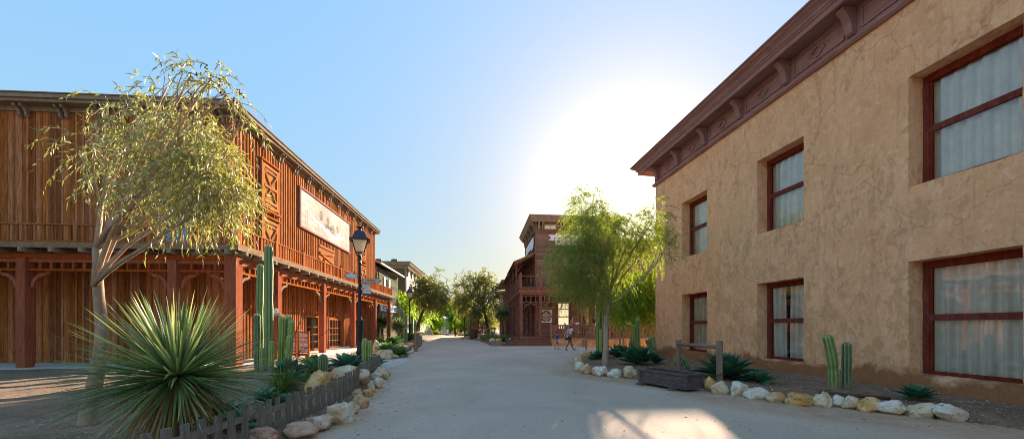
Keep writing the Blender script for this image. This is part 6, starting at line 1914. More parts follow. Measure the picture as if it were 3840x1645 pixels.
# ------------------------------------------------------------------ street lamps
def lamp(name, label, base, H, signs=False, group='iron street lamps', big=1.0):
    o = empty(name, base, R(22)); tag(o, label, 'street lamp', group)
    k = H / 5.45
    Hp = H - 1.17 * k * 1.0      # lantern starts here
    pr = [(.17, 0), (.17, .06), (.13, .1), (.12, .35), (.145, .40), (.145, .46), (.115, .5), (.105, 1.15), (.12, 1.2), (.135, 1.28), (.12, 1.34), (.135, 1.42), (.15, 1.5), (.13, 1.56), (.16, 1.64), (.15, 1.70), (.1, 1.76), (.075, 1.82), (.07, 1.9), (.055, Hp - .35), (.06, Hp - .34), (.085, Hp - .31), (.085, Hp - .28), (.06, Hp - .25), (.06, Hp - .1), (.09, Hp - .06), (.075, Hp), (.03, Hp + .02)]
    MB().lathe([(r * (.9 if z > 1.8 else 1), z * (1 if z > 1.9 else k)) for r, z in pr], n=14).obj('pole', M['iron'], o, smooth=True)
    z0, z1, z2, z3 = Hp + .13, Hp + .62, Hp + .66, Hp + .98
    a0, a1 = .15 * big, .29 * big
    mb = MB()
    q = [(-1, -1), (1, -1), (1, 1), (-1, 1)]
    for sx, sy in q:
        mb.tube([(sx * a0, sy * a0, z0), (sx * a1, sy * a1, z1)], .014, 4)
        mb.tube([(sx * .03, sy * .03, Hp - .02), (sx * .10, sy * .10, Hp + .02), (sx * .14, sy * .14, Hp + .10), (sx * a0 * .9, sy * a0 * .9, z0)], .012, 5)
        mb.tube([(sx * .04, sy * .04, Hp - .0), (sx * .02, sy * .02, Hp + .12), (sx * .09, sy * .09, z0)], .010, 5)
    for (ax, ay), (bx, by) in zip(q, q[1:] + q[:1]):
        mb.tube([(ax * a0, ay * a0, z0), (bx * a0, by * a0, z0)], .016, 4); mb.tube([(ax * a1, ay * a1, z1), (bx * a1, by * a1, z1)], .02, 4)
    mb.obj('lantern_frame', M['iron'], o)
    gm = MB()
    for (ax, ay), (bx, by) in zip(q, q[1:] + q[:1]):
        s0, s1 = a0 * .98, a1 * .97
        gm.add([(ax * s0, ay * s0, z0 + .01), (bx * s0, by * s0, z0 + .01), (bx * s1, by * s1, z1 - .01), (ax * s1, ay * s1, z1 - .01)], [(0, 1, 2, 3)])
    gm.add([(x * a0 * .95, y * a0 * .95, z0 + .005) for x, y in q], [(0, 3, 2, 1)])
    gm.obj('lantern_glass', M['lantern'], o)
    MB().lathe([(.04, Hp + .12), (.08, Hp + .2), (.10, Hp + .42), (.05, Hp + .5), (.02, Hp + .6)], n=12).obj('diffuser', M['frost'], o, smooth=True)
    # four sided roof with flared eaves and a pot finial
    rf = MB(); rows = [(a1 + .10, z1 - .01), (a1 + .10, z1 + .02), (a1 + .0, z1 + .07), (a1 - .045, z1 + .15), (a1 - .085, z1 + .27), (.16, z1 + .35), (.09, z1 + .385), (.07, z1 + .39)]
    vs = []; fs = []
    for r, z in rows: vs += [(x * r, y * r, z) for x, y in q]
    for i in range(len(rows) - 1):
        for k2 in range(4): fs.append((i * 4 + k2, i * 4 + (k2 + 1) % 4, (i + 1) * 4 + (k2 + 1) % 4, (i + 1) * 4 + k2))
    fs += [(3, 2, 1, 0), tuple(len(vs) - 4 + k2 for k2 in range(4))]
    rf.add(vs, fs); zt_ = z1 + .385
    rf.lathe([(.07, 0), (.07, .05), (.055, .07), (.06, .10), (.13, .13), (.135, .16), (.12, .17), (.02, .175)], (0, 0, zt_ - .005), 12)
    rf.obj('lantern_roof', M['iron_cap'], o, bevel=.004)
    return o


lb = at(905, 914, 0); lb = (lb[0], lb[1], 0.02)
L1 = lamp('street_lamp', 'black iron street lamp with direction boards, nearest, in front of the timber building', lb, 5.46)
# direction boards on the lamp
def finger(u0, u1, v0, v1, label, txt=None, ang=0, z=None, L=None, mat='sign_tan'):
    k = lb[1] / F; L = L or (u1 - u0) * k; h = (v1 - v0) * k; zc = CH + (HV - (v0 + v1) / 2) * k - lb[2] if z is None else z
    o = empty('finger_sign', (0, 0, 0)); o.parent = L1
    if label: o['label'] = label
    c, s = math.cos(ang), math.sin(ang)
    off = .10
    pts = [(off, -h / 2), (off + L - h * .55, -h / 2), (off + L, 0), (off + L - h * .55, h / 2), (off, h / 2)]
    W = lambda x, y, zz: (x * c - y * s, x * s + y * c, zc + zz)
    m1 = MB().prism([W(x, -.012, zz) for x, zz in pts], (Vector(W(0, .012, 0)) - Vector(W(0, -.012, 0))))
    bo = m1.obj('board', M[mat], L1); bo['label'] = label
    bpy.data.objects.remove(o)
    e = MB()
    for (p, q_) in zip(pts, pts[1:] + pts[:1]):
        e.bar(W(p[0], -.018, p[1]), W(q_[0], -.018, q_[1]), .012, .03, Vector(W(0, 1, 0)) - Vector(W(0, 0, 0)))
    e.obj('board_edge', M['iron'], bo)
    MB().tube([W(0, 0, 0), W(off + .03, 0, 0)], .02, 6).obj('board_arm', M['iron'], bo)
    if txt:
        text_mb(txt, h * .62, W(off + L * .46, -.0135, -h * .22), (c, s, 0), (0, 0, 1), .003, False, sx=.78).obj('lettering', M['ink'], bo)


finger(913, 962, 700.5, 711.5, 'arrow board reading PISCINAS pointing right', 'PISCINAS', R(-26))
finger(0, 0, 690, 701.5, 'arrow board turned towards the camera side', None, R(200), L=.5, mat='white_paint')
finger(0, 0, 712, 723.5, 'arrow board pointing up the street', None, R(44), L=.5, mat='white_paint')
finger(0, 0, 726, 737, 'lowest arrow board pointing up the street', None, R(38), L=.5, mat='white_paint')
for u, y, lab in ((1030.5, 38, 'second black street lamp, behind the agave bed'), (1037.5, 56, 'third black street lamp beside the leaning tree'), (1112, 95, 'farthest street lamp before the white porch'), (1120, 128, 'last tiny street lamp at the end of the street')):
    x = (u - U0) / F * y; lamp('street_lamp', lab, (x, y, 0), 5.5, big=1.0)

# ------------------------------------------------------------------ wooden trough and hitching rail
A, B_, Cc = Vector((3.24, 9.68, 0)), Vector((3.85, 8.47, 0)), Vector((4.43, 8.67, 0))
al = math.atan2(B_.y - A.y, B_.x - A.x)
tr = empty('wooden_trough', (A.x, A.y, 0), al); tag(tr, 'weathered grey purple wooden water trough on two blocks at the kerb', 'trough')
LL, WW, z0, z1 = 1.42, .58, .055, .405
for yy_ in (0.03, WW - .055):      # long sides of two planks
    MB().box(.04, LL - .04, yy_, yy_ + .025, z0 + .06, z0 + .19).box(.04, LL - .04, yy_, yy_ + .025, z0 + .193, z1 - .045).obj('side_panel', M['trough'], tr, bevel=.004)
for xx_ in (.03, LL - .055): MB().box(xx_, xx_ + .025, .056, WW - .056, z0 + .06, z1 - .045).obj('end_panel', M['trough'], tr, bevel=.004)
MB().box(.05, LL - .05, .05, WW - .05, z0 + .04, z0 + .065).obj('trough_floor', M['trough'], tr)
for x in (0, LL - .075):
    for y in (0, WW - .075): MB().box(x, x + .075, y, y + .075, z0 + .062, z1 - .052).obj('corner_post', M['trough'], tr, bevel=.006)
for q_ in ((-.02, LL + .02, -.02, .075, z1 - .05, z1), (-.02, LL + .02, WW - .075, WW + .02, z1 - .05, z1)): MB().box(*q_).obj('rim', M['trough'], tr, bevel=.008)
for q_ in ((-.018, .075, .077, WW - .077, z1 - .048, z1 - .002), (LL - .075, LL + .018, .077, WW - .077, z1 - .048, z1 - .002)): MB().box(*q_).obj('rim', M['trough'], tr, bevel=.008)
for q_ in ((-.008, LL + .008, -.01, .05, z0, z0 + .06), (-.008, LL + .008, WW - .05, WW + .01, z0, z0 + .06)): MB().box(*q_).obj('skid', M['trough'], tr, bevel=.006)
for q_ in ((-.006, .05, .052, WW - .052, z0, z0 + .058), (LL - .05, LL + .006, .052, WW - .052, z0, z0 + .058)): MB().box(*q_).obj('skid', M['trough'], tr, bevel=.006)
for x in (.05, LL - .42): MB().box(x, x + .16, -.13, WW + .03, 0, z0 - .002).obj('block', M['step_wood'], tr, bevel=.008)
hr = empty('hitching_rail', (5.2, 9.5, .05)); tag(hr, 'peeled log hitching rail on two round posts behind the trough', 'hitching rail')
p1, p2 = Vector((5.07, 11.5, 0)), Vector((5.22, 9.5, 0)); o_ = Vector((5.2, 9.5, .05))
for p, r_, h_ in ((p1, .078, 1.07), (p2, .078, 1.12)):
    m_ = MB().tube([p + Vector((0, 0, z)) - o_ for z in (0, .3, .6, .9, h_ - .02, h_)], [r_ * 1.02, r_, r_ * 1.01, r_ * .98, r_ * .97, r_ * .9], 14); m_.obj('post', M['log'], hr, smooth=False, bevel=0)
MB().tube([p1 + Vector((-.02, .04, .94)) - o_, p1.lerp(p2, .5) + Vector((0.01, 0, .955)) - o_, p2 + Vector((0, 0, .955)) - o_], [.05, .052, .054], 12).obj('rail', M['log'], hr, smooth=True)

# ------------------------------------------------------------------ shingled board, statue stand
kb = G(752, 896, .1)
o = T('shingled_board', 'wooden rack with two columns of whitewashed shingle panels standing on the porch', 'display board', (kb.x, kb.y, .1), 0)
k = kb.y / F
X = lambda u: (u - U0) * k
Z = lambda v: CH + (HV - v) * k
for (u0, u1, v0, v1) in ((727, 746, 833, 886), (748, 777, 833, 888)):
    f = MB()
    f.box(X(u0), X(u0) + .06, kb.y, kb.y + .1, .1, Z(v0)).box(X(u1) - .06, X(u1), kb.y, kb.y + .1, .1, Z(v0)).box(X(u0) + .06, X(u1) - .06, kb.y + .002, kb.y + .098, Z(v0) - .06, Z(v0))
    f.box(X(u0) + .061, X(u1) - .061, kb.y + .06, kb.y + .09, .12, .25)
    n = 4
    zb, zt2 = Z(v1) + .05, Z(v0) - .07; hh = (zt2 - zb) / n
    for i in range(n): f.box(X(u0) + .061, X(u1) - .061, kb.y + .004, kb.y + .096, zb + i * hh - .02, zb + i * hh + .02)
    o.part('frame', f, M['red_board'])
    s = MB()
    for i in range(n):
        for j in range(2): s.box(X(u0) + .062, X(u1) - .062, kb.y + .03, kb.y + .06 + .01 * j, zb + i * hh + .03 + j * (hh - .06) / 2, zb + i * hh + .025 + (j + 1) * (hh - .06) / 2)
    o.part('shingles', s, M['shingle'])
o.part('cap', MB().box(X(722), X(756), kb.y - .15, kb.y + .2, Z(832), Z(830)), M['weather'])
sb = G(697, 915, .1); k = sb.y / F
o = T('stone_stand', 'dark wooden post stand with a slab top carrying a small pale stone figure', 'pedestal', (sb.x, sb.y, .1), 0)
o.part('post', MB().box(X(697) + .05 - .0, X(697) + .19, sb.y - .07, sb.y + .07, .1, Z(799)), M['barrel'])
o.part('slab', MB().box(X(684), X(716), sb.y - .18, sb.y + .22, Z(798.5), Z(794.5)), M['weather'], bevel=.01)
rk = rock('stone_figure', 'small pale rough stone figure standing on the wooden stand', (X(693), sb.y, Z(794.6)), (.2, .2, .30), 'rock_w', 401, sink=0, cat='stone')
rock('stone_figure', 'small pale stone lying beside the upright one on the stand', (X(701), sb.y - .03, Z(794.6)), (.18, .16, .15), 'rock_w', 402, sink=0, cat='stone')

# ------------------------------------------------------------------ wooden gate panel
a, b = Vector((-5.82, 22.8, 0)), Vector((-6.62, 27.4, 0)); d = b - a; dn = d.normalized(); nn = Vector((dn.y, -dn.x, 0))
o = empty('gate_panel', a); tag(o, 'boarded wooden panel fence with pale cap seen almost end on, left of the street', 'fence')
for t_ in (0, .5, 1): MB().box(-.08, .08, -.08, .08, 0, 1.1).xf(Matrix.Translation(d * t_)).obj('post', M['log'], o, bevel=.01)
f = MB(); n = 34
for k_ in range(n):
    c = d * ((k_ + .5) / n); hw = dn * (d.length / n * .42)
    f.add([c - hw + nn * .085 + Vector((0, 0, .12)), c + hw + nn * .085 + Vector((0, 0, .12)), c + hw + nn * .085 + Vector((0, 0, 1.02)), c - hw + nn * .085 + Vector((0, 0, 1.02)),
           c - hw + nn * .11 + Vector((0, 0, .12)), c + hw + nn * .11 + Vector((0, 0, .12)), c + hw + nn * .11 + Vector((0, 0, 1.02)), c - hw + nn * .11 + Vector((0, 0, 1.02))], [(0, 1, 2, 3), (4, 7, 6, 5), (0, 4, 5, 1), (3, 2, 6, 7), (1, 5, 6, 2), (0, 3, 7, 4)])
f.obj('boards', M['grey_wood'], o)
MB().bar(Vector((0, 0, 1.13)) - dn * .1, d + Vector((0, 0, 1.13)), .06, .2, nn).xf(Matrix.Translation(nn * -.08)).obj('cap_rail', M['trim'], o)
MB().bar(nn * .09 + Vector((0, 0, .1)), d + nn * .09 + Vector((0, 0, .1)), .06, .06, nn).obj('bottom_rail', M['white_paint'], o)

# ------------------------------------------------------------------ small things up the street
def barrel(name, label, p, s=1.0, group=None):
    o = empty(name, p); tag(o, label, 'barrel', group)
    MB().lathe([(.40 * s, 0), (.44 * s, .15 * s), (.49 * s, .4 * s), (.5 * s, .6 * s), (.48 * s, .8 * s), (.43 * s, 1.08 * s), (.40 * s, 1.16 * s), (.36 * s, 1.16 * s), (.36 * s, 1.1 * s)], n=20).obj('staves', M['barrel'], o)
    for z in (.12, .35, .78, 1.02):
        r = (.5 - .22 * (z - .58) ** 2) * s + .004
        MB().lathe([(r - .02, z * s), (r, z * s), (r, (z + .06) * s), (r - .02, (z + .06) * s)], n=20).obj('hoop', M['iron_cap'], o)
    return o


x = (1191 - U0) / F * 45.5
barrel('wooden_barrel', 'brown wooden barrel with iron hoops at the right kerb carrying a clay pot', (x, 45.5, 0))
tag(MB().lathe([(.16, 0), (.2, .1), (.27, .5), (.3, .5), (.3, .58), (.25, .58), (.23, .5)], (x, 45.5, 1.12), 14).obj('clay_pot', M['terracotta']), 'reddish clay pot standing on the barrel', 'pot')
x = (1111.5 - U0) / F * 84
barrel('wooden_barrel', 'small far barrel beside the far bench', (x, 84, 0), 1.0)
x = (1118 - U0) / F * 84
o = empty('park_bench', (x, 84, 0)); tag(o, 'small pale bench at the far left kerb', 'bench')
MB().box(-.9, .9, -.25, .25, .42, .48).obj('seat', M['white_paint'], o)
for sx_ in (-.7, .7): MB().box(sx_ - .05, sx_ + .05, -.22, .22, 0, .419).obj('leg', M['white_paint'], o)
MB().box(-.9, .9, .2, .26, .5, .9).obj('backrest', M['white_paint'], o)
# broken wagon wheel leaning on the rocks
x, y = (1155 - U0) / F * 56, 56
o = empty('broken_wagon_wheel', (x, y, .2)); tag(o, 'dark broken wagon wheel with a gnarled stump leaning at the right kerb', 'wagon wheel')
n = 24; m_ = MB(); pts = [(.75 * math.cos(t * PI / 12) + .2, .4 + .25 * math.cos(t * PI / 12), .78 + .75 * math.sin(t * PI / 12)) for t in range(0, 21)]
m_.tube(pts, .06, 6); m_.obj('rim', M['barrel'], o)
for t in range(0, 20, 2): MB().tube([(.2, .4, .78), pts[t]], .035, 5).obj('spoke', M['barrel'], o)
MB().lathe([(.12, -.2), (.16, 0), (.12, .2)], (.2, .4, .7), 10).obj('hub', M['barrel'], o)
m_ = MB(); limb(m_, (-.5, 0, 0), (-.75, 0, 1.2), .16, .09, .1, 6, 3); limb(m_, (-.7, 0, .8), (-.35, 0, 1.55), .09, .03, .2, 5, 4); limb(m_, (-.75, 0, 1.1), (-1.15, 0, 1.45), .08, .03, .2, 5, 5)
tag(m_.obj('dead_stump', M['bark_dark']), 'gnarled dark dead stump beside the broken wagon wheel', 'stump').location = (x, y, .15)
# café tables far right of the street
x, y = (1216 - U0) / F * 58, 58
o = empty('cafe_table', (x, y, 0)); tag(o, 'long grey table with orange pumpkins right of the street', 'table')
MB().box(-.9, .9, -.4, .4, 1.2, 1.26).obj('tabletop', M['trough'], o)
for sx_ in (-.8, .8): MB().box(sx_ - .04, sx_ + .04, -.3, .3, 0, 1.199).obj('leg', M['iron'], o)
for dx, s_ in ((-.5, .32), (.25, .28), (.6, .26)):
    m_ = MB(); vs = []; fs = []
    for i in range(9):
        ph = -PI / 2 + PI * i / 8
        for k_ in range(20):
            th = 2 * PI * k_ / 20; r = s_ * math.cos(ph) * (1 + .08 * math.cos(th * 5)) + .005; vs.append((r * math.cos(th), r * math.sin(th), s_ * .8 * (math.sin(ph) + 1)))
    for i in range(8):
        for k_ in range(20): fs.append((i * 20 + k_, i * 20 + (k_ + 1) % 20, (i + 1) * 20 + (k_ + 1) % 20, (i + 1) * 20 + k_))
    m_.add(vs, fs); q = empty('pumpkin', (x + dx, y, 1.262)); tag(q, {-.5: 'leftmost, largest orange pumpkin on the grey table', .25: 'middle orange pumpkin on the grey table', .6: 'rightmost orange pumpkin on the grey table'}[dx], 'pumpkin', 'pumpkins on the table')
    m_.obj('fruit', M['orange'], q, smooth=True); MB().tube([(0, 0, s_ * 1.5), (.03, 0, s_ * 1.9)], .03, 5).obj('stem', M['stalk'], q)
for i, (u, y) in enumerate(((1207, 57), (1223, 56.5))):
    x = (u - U0) / F * y; o = empty('red_chair', (x, y, 0)); tag(o, ('left' if i == 0 else 'right') + ' red plastic chair in front of the grey table', 'chair', 'red chairs at the table')
    MB().box(-.25, .25, -.25, .25, .44, .49).obj('seat', M['red_plastic'], o); MB().box(-.25, .25, -.27, -.23, .5, 1.05).obj('backrest', M['red_plastic'], o)
    for sx_ in (-1, 1):
        for sy_ in (-1, 1): MB().tube([(sx_ * .22, sy_ * .22, .44), (sx_ * .26, sy_ * .26, 0)], .02, 5).obj('leg', M['white_paint'], o)
x0, x1 = (1212.6 - U0) / F * 47, (1219 - U0) / F * 47
o = empty('signpost_frame', (x0, 47, .1)); tag(o, 'two plain wooden stakes with a plank in the yucca bed', 'stake')
MB().tube([(0, 0, -.1), (0, 0, 1.15)], .06, 7).obj('post', M['log'], o); MB().tube([(x1 - x0, 0, -.1), (x1 - x0, 0, 1.9)], .05, 7).obj('post', M['log'], o); MB().box(-.2, 1.8, .05, .1, 1.12, 1.3).obj('plank', M['weather'], o)

# ------------------------------------------------------------------ people
def skin_body(name, joints, edges, mat, parent=None, sub=2, root=0):
    me = bpy.data.meshes.new(name); me.from_pydata([j[0] for j in joints], edges, [])
    ob = bpy.data.objects.new(name, me); COL.objects.link(ob)
    bpy.context.view_layer.update()
    sk = ob.modifiers.new('s', 'SKIN')
    for i, j in enumerate(joints):
        r = j[1]; me.skin_vertices[0].data[i].radius = r if hasattr(r, '__len__') else (r, r)
        me.skin_vertices[0].data[i].use_root = (i == root)
    sk.use_smooth_shade = True
    ss = ob.modifiers.new('d', 'SUBSURF'); ss.levels = sub; ss.render_levels = sub
    dg = bpy.context.evaluated_depsgraph_get()
    m2 = bpy.data.meshes.new_from_object(ob.evaluated_get(dg)); m2.name = name
    bpy.data.objects.remove(ob)
    m2.materials.clear(); m2.materials.append(mat)
    m2.polygons.foreach_set('use_smooth', [True] * len(m2.polygons))
    o = bpy.data.objects.new(name, m2); COL.objects.link(o); o.parent = parent
    return o


def skin(name, c): return plain(name, c, .55, .05, 9, bstr=.05)


def person(label, base, H, rz, pose, cols, group=None, hair='long', pack=None, held=None, female=True):
    """faces +x; pose: dict of limb angles (radians, forward positive) and extras"""
    o = empty('person', base, rz); tag(o, label, 'person', group)
    s = H / 1.65; V = lambda x, y, z: Vector((x * s, y * s, z * s))
    tr_, skc = pose, cols['skin']
    lean = pose.get('lean', .05)
    hip = V(0, 0, .86); ch = V(lean * .35, 0, 1.22); nk = V(lean * .5, 0, 1.40); hd = V(lean * .6 + pose.get('hx', .02), 0, 1.53)
    J = [(hip, (.125 * s, .095 * s)), (V(lean * .15, 0, 1.02), (.11 * s, .085 * s)), (ch, (.135 * s, .095 * s)), (V(lean * .45, 0, 1.345), (.075 * s, .07 * s)), (nk, .048 * s), (V(lean * .58, 0, 1.45), .05 * s)]
    E = [(0, 1), (1, 2), (2, 3), (3, 4), (4, 5)]
    legs = {}
    for sd, key in ((1, 'l'), (-1, 'r')):
        th, kn = pose['leg' + key]
        hp = hip + V(0, .085 * sd, -.04)
        kp = hp + V(math.sin(th) * .41, .0, -math.cos(th) * .41)
        ap = kp + V(math.sin(th - kn) * .39, 0, -math.cos(th - kn) * .39)
        fa = pose.get('foot' + key, 0)
        tp = ap + V(math.cos(fa) * .17, 0, math.sin(fa) * .17 - .03)
        he = ap + V(-.035, 0, -.03)
        i = len(J)
        J += [(hp, .088 * s), (hp.lerp(kp, .5), .075 * s), (kp, .052 * s), (kp.lerp(ap, .35), .054 * s), (ap, .034 * s), (ap + (tp - ap) * .6 + V(0, 0, -.01), (.036 * s, .025 * s)), (tp, (.03 * s, .016 * s))]
        E += [(0, i), (i, i + 1), (i + 1, i + 2), (i + 2, i + 3), (i + 3, i + 4), (i + 4, i + 5), (i + 5, i + 6)]
        legs[key] = (hp, kp, ap, tp)
    arms = {}
    for sd, key in ((1, 'l'), (-1, 'r')):
        th, el, out = pose['arm' + key]
        sp_ = V(lean * .42, .175 * sd, 1.335)
        ep = sp_ + V(math.sin(th) * .27, out * .1 * sd, -math.cos(th) * .27)
        wp_ = ep + V(math.sin(th + el) * .24, out * .04 * sd, -math.cos(th + el) * .24)
        dv = (wp_ - ep).normalized(); hp2 = wp_ + dv * .07 * s
        i = len(J)
        J += [(sp_, .056 * s), (sp_.lerp(ep, .6), .044 * s), (ep, .036 * s), (ep.lerp(wp_, .4), .035 * s), (wp_, .024 * s), (hp2, (.034 * s, .018 * s))]
        E += [(3, i), (i, i + 1), (i + 1, i + 2), (i + 2, i + 3), (i + 3, i + 4), (i + 4, i + 5)]
        side = Vector((0, 1, 0)); pn = dv.cross(side).normalized()
        for f_, (off, L_) in enumerate(((-.024, .062), (-.008, .075), (.008, .07), (.022, .055))):
            b_ = hp2 + side * off * s + dv * .015 * s
            J += [(b_, .0095 * s), (b_ + dv * L_ * .5 * s, .009 * s), (b_ + dv * L_ * .85 * s - pn * .02 * s, .0075 * s)]
            n_ = len(J); E += [(i + 5, n_ - 3), (n_ - 3, n_ - 2), (n_ - 2, n_ - 1)]
        b_ = wp_ + dv * .03 * s - side * sd * .03 * s
        J += [(b_, .011 * s), (b_ + (dv * .6 - side * sd * .7).normalized() * .04 * s, .009 * s)]; n_ = len(J); E += [(i + 4, n_ - 2), (n_ - 2, n_ - 1)]
        arms[key] = (sp_, ep, wp_, hp2, dv)
    skin_body('body', J, E, skc, o)
    # head: shaped sphere with brow, nose, chin, ears
    hm = MB(); n, m = 20, 14; vs = []; fs = []
    yaw = pose.get('yaw', 0)
    for i in range(m + 1):
        ph = -PI / 2 + PI * i / m
        for k in range(n):
            th = 2 * PI * k / n; x, y, z = math.cos(ph) * math.cos(th), math.cos(ph) * math.sin(th), math.sin(ph)
            fx = max(0, x)
            X_, Y_, Z_ = x * .095, y * .073 * (1 - .28 * max(0, -z)), z * .118
            X_ += .020 * fx * max(0, -z) * (1 if z > -.8 else .5)
            nose = math.exp(-((y) ** 2) / .012 - ((z + .12) ** 2) / .03) * (x > 0); X_ += .022 * nose
            eye = (math.exp(-((abs(y) - .34) ** 2) / .02 - ((z - .06) ** 2) / .012)) * (x > 0); X_ -= .008 * eye
            lip = math.exp(-(y ** 2) / .05 - ((z + .48) ** 2) / .006) * (x > 0); X_ += .006 * lip
            ear = math.exp(-((abs(y) - 1) ** 2) / .02 - ((z + .02) ** 2) / .05 - (x ** 2) / .03); Y_ += math.copysign(.016 * ear, y)
            c_, s_ = math.cos(yaw), math.sin(yaw)
            vs.append(tuple(hd + Vector((X_ * c_ - Y_ * s_, X_ * s_ + Y_ * c_, Z_)) * s * pose.get('hs', 1)))
    for i in range(m):
        for k in range(n): fs.append((i * n + k, i * n + (k + 1) % n, (i + 1) * n + (k + 1) % n, (i + 1) * n + k))
    hm.add(vs, fs).obj('head', skc, o, smooth=True)
    hs = s * pose.get('hs', 1); cy_, sy_ = math.cos(yaw), math.sin(yaw)
    hl = lambda x, y, z: tuple(hd + Vector((x * cy_ - y * sy_, x * sy_ + y * cy_, z)) * hs)
    em = MB()
    for sd in (1, -1): em.sphere(hl(.085, .028 * sd, .012), (.008 * hs,) * 3, 6, 4)
    em.obj('eyes', M['ink'], o)
    # hair cap
    hr_ = MB(); vs = []; fs = []
    r5 = random.Random(int(H * 100))
    for i in range(m + 1):
        ph = -PI / 2 + PI * i / m
        for k in range(n):
            th = 2 * PI * k / n; x, y, z = math.cos(ph) * math.cos(th), math.cos(ph) * math.sin(th), math.sin(ph)
            cover = z > .35 or x < -.05 + .35 * max(0, z)
            low = -.05 if hair == 'short' else (-.6 if hair == 'long' else -.25)
            if z < low: cover = False
            k_ = 1.1 + .05 * r5.random() + (.14 if hair == 'puffy' else 0) if cover else .8
            vs.append(hl(x * .098 * k_, y * .078 * k_, z * .118 * k_ + .004))
    for i in range(m):
        for k in range(n): fs.append((i * n + k, i * n + (k + 1) % n, (i + 1) * n + (k + 1) % n, (i + 1) * n + k))
    hr_.add(vs, fs)
    if hair == 'long': hr_.tube([hl(-.06, 0, .02), hl(-.09, 0, -.08), hl(-.09, 0, -.17), hl(-.075, 0, -.23)], [.06 * hs, .065 * hs, .05 * hs, .02 * hs], 10)
    hr_.obj('hair', cols['hair'], o, smooth=True)
    # top
    tj = [(hip + V(0, 0, .03), (.138 * s, .112 * s)), (V(lean * .15, 0, 1.02), (.128 * s, .10 * s)), (ch, (.148 * s, .112 * s)), (V(lean * .45, 0, 1.35), (.095 * s, .075 * s)), (V(lean * .5, 0, 1.385), .062 * s)]
    te = [(0, 1), (1, 2), (2, 3), (3, 4)]
    sl = cols.get('sleeve', .5)
    for key, sd in (('l', 1), ('r', -1)):
        sp_, ep, wp_, hp2, dv = arms[key]; i = len(tj)
        tj += [(sp_ + V(0, -.01 * sd, 0), .068 * s), (sp_.lerp(ep, min(1, sl)), .057 * s)]; te += [(3, i), (i, i + 1)]
        if sl > 1: tj += [(ep, .048 * s), (wp_.lerp(ep, .08), .036 * s)]; te += [(i + 1, i + 2), (i + 2, i + 3)]
    skin_body('top', tj, te, cols['top'], o)
    # shorts or trousers
    bj = [(hip + V(0, 0, .07), (.135 * s, .11 * s)), (hip + V(0, 0, -.02), (.14 * s, .115 * s))]; be = [(0, 1)]
    for key, sd in (('l', 1), ('r', -1)):
        hp, kp, ap, tp = legs[key]; i = len(bj); f_ = cols.get('short', .55)
        bj += [(hp, .10 * s), (hp.lerp(kp, min(f_, 1)), .088 * s if f_ < 1 else .064 * s)]; be += [(1, i), (i, i + 1)]
        if f_ > 1: bj += [(kp.lerp(ap, .95), .048 * s)]; be += [(i + 1, i + 2)]
    skin_body('shorts' if cols.get('short', .55) < 1 else 'trousers', bj, be, cols['bottom'], o, root=1)
    # shoes
    for key in ('l', 'r'):
        hp, kp, ap, tp = legs[key]; d_ = (tp - ap); d_.normalize()
        c0 = ap + V(-.03, 0, -.045)
        sole = MB(); L_ = .25 * s; n2 = Vector((0, 1, 0)); up_ = n2.cross(d_).normalized() * -1
        ring = [(0, -.03), (.05, -.042), (.14, -.04), (.2, -.046), (.25, -.025), (.25, .025), (.2, .046), (.14, .04), (.05, .042), (0, .03)]
        dd_ = Vector((math.cos(pose.get('foot' + key, 0)), 0, math.sin(pose.get('foot' + key, 0))))
        hgt = cols.get('shoe_h', .03)
        b0_ = [c0 + dd_ * (x * s) + n2 * (y * s) for x, y in ring]
        sole.prism(b0_, Vector((-dd_.z, 0, dd_.x)) * hgt * s)
        sole.obj('shoe', cols['shoe'], o, bevel=.006)
    # lift so that the lower foot meets the ground
    lo = min(legs['l'][2].z, legs['r'][2].z) - .055 * s
    minz = 1e9
    for c in o.children:
        for v in c.data.vertices: minz = min(minz, v.co.z)
    for c in o.children: c.location.z = -minz
    dz = -minz
    if pack:
        pm = MB(); c_ = V(lean * .3 - .16, pack.get('y', 0), 1.14)
        pm.sphere(tuple(c_), (.085 * s, .135 * s, .2 * s), 14, 10); a_ = pm.obj('backpack', pack['mat'], o, smooth=True); a_.location.z = dz
        st = MB()
        for sd in (1, -1):
            st.tube([c_ + V(.04, .09 * sd, .14), V(lean * .45, .11 * sd, 1.405), V(lean * .4 + .11, .10 * sd, 1.27), V(lean * .3 + .08, .13 * sd, 1.05), c_ + V(.04, .1 * sd, -.13)], .014 * s, 5)
        b2_ = st.obj('straps', M['ink'], a_)
    if held:
        sp_, ep, wp_, hp2, dv = arms[held['arm']]
        c_ = hp2 + dv * .06 * s + V(0, 0, held.get('dz', .02)); hx, hy, hz = held['size']
        q_ = MB().box(-hx / 2, hx / 2, -hy / 2, hy / 2, -hz / 2, hz / 2).obj(held['name'], held['mat'], None, bevel=.004)
        q_.location = Vector(base) + (Matrix.Rotation(rz, 3, 'Z') @ (c_ + Vector((0, 0, dz)))); q_.rotation_euler = (held.get('rx', .3), -.2, rz)
        tag(q_, held['label'], held['cat'])
    return o


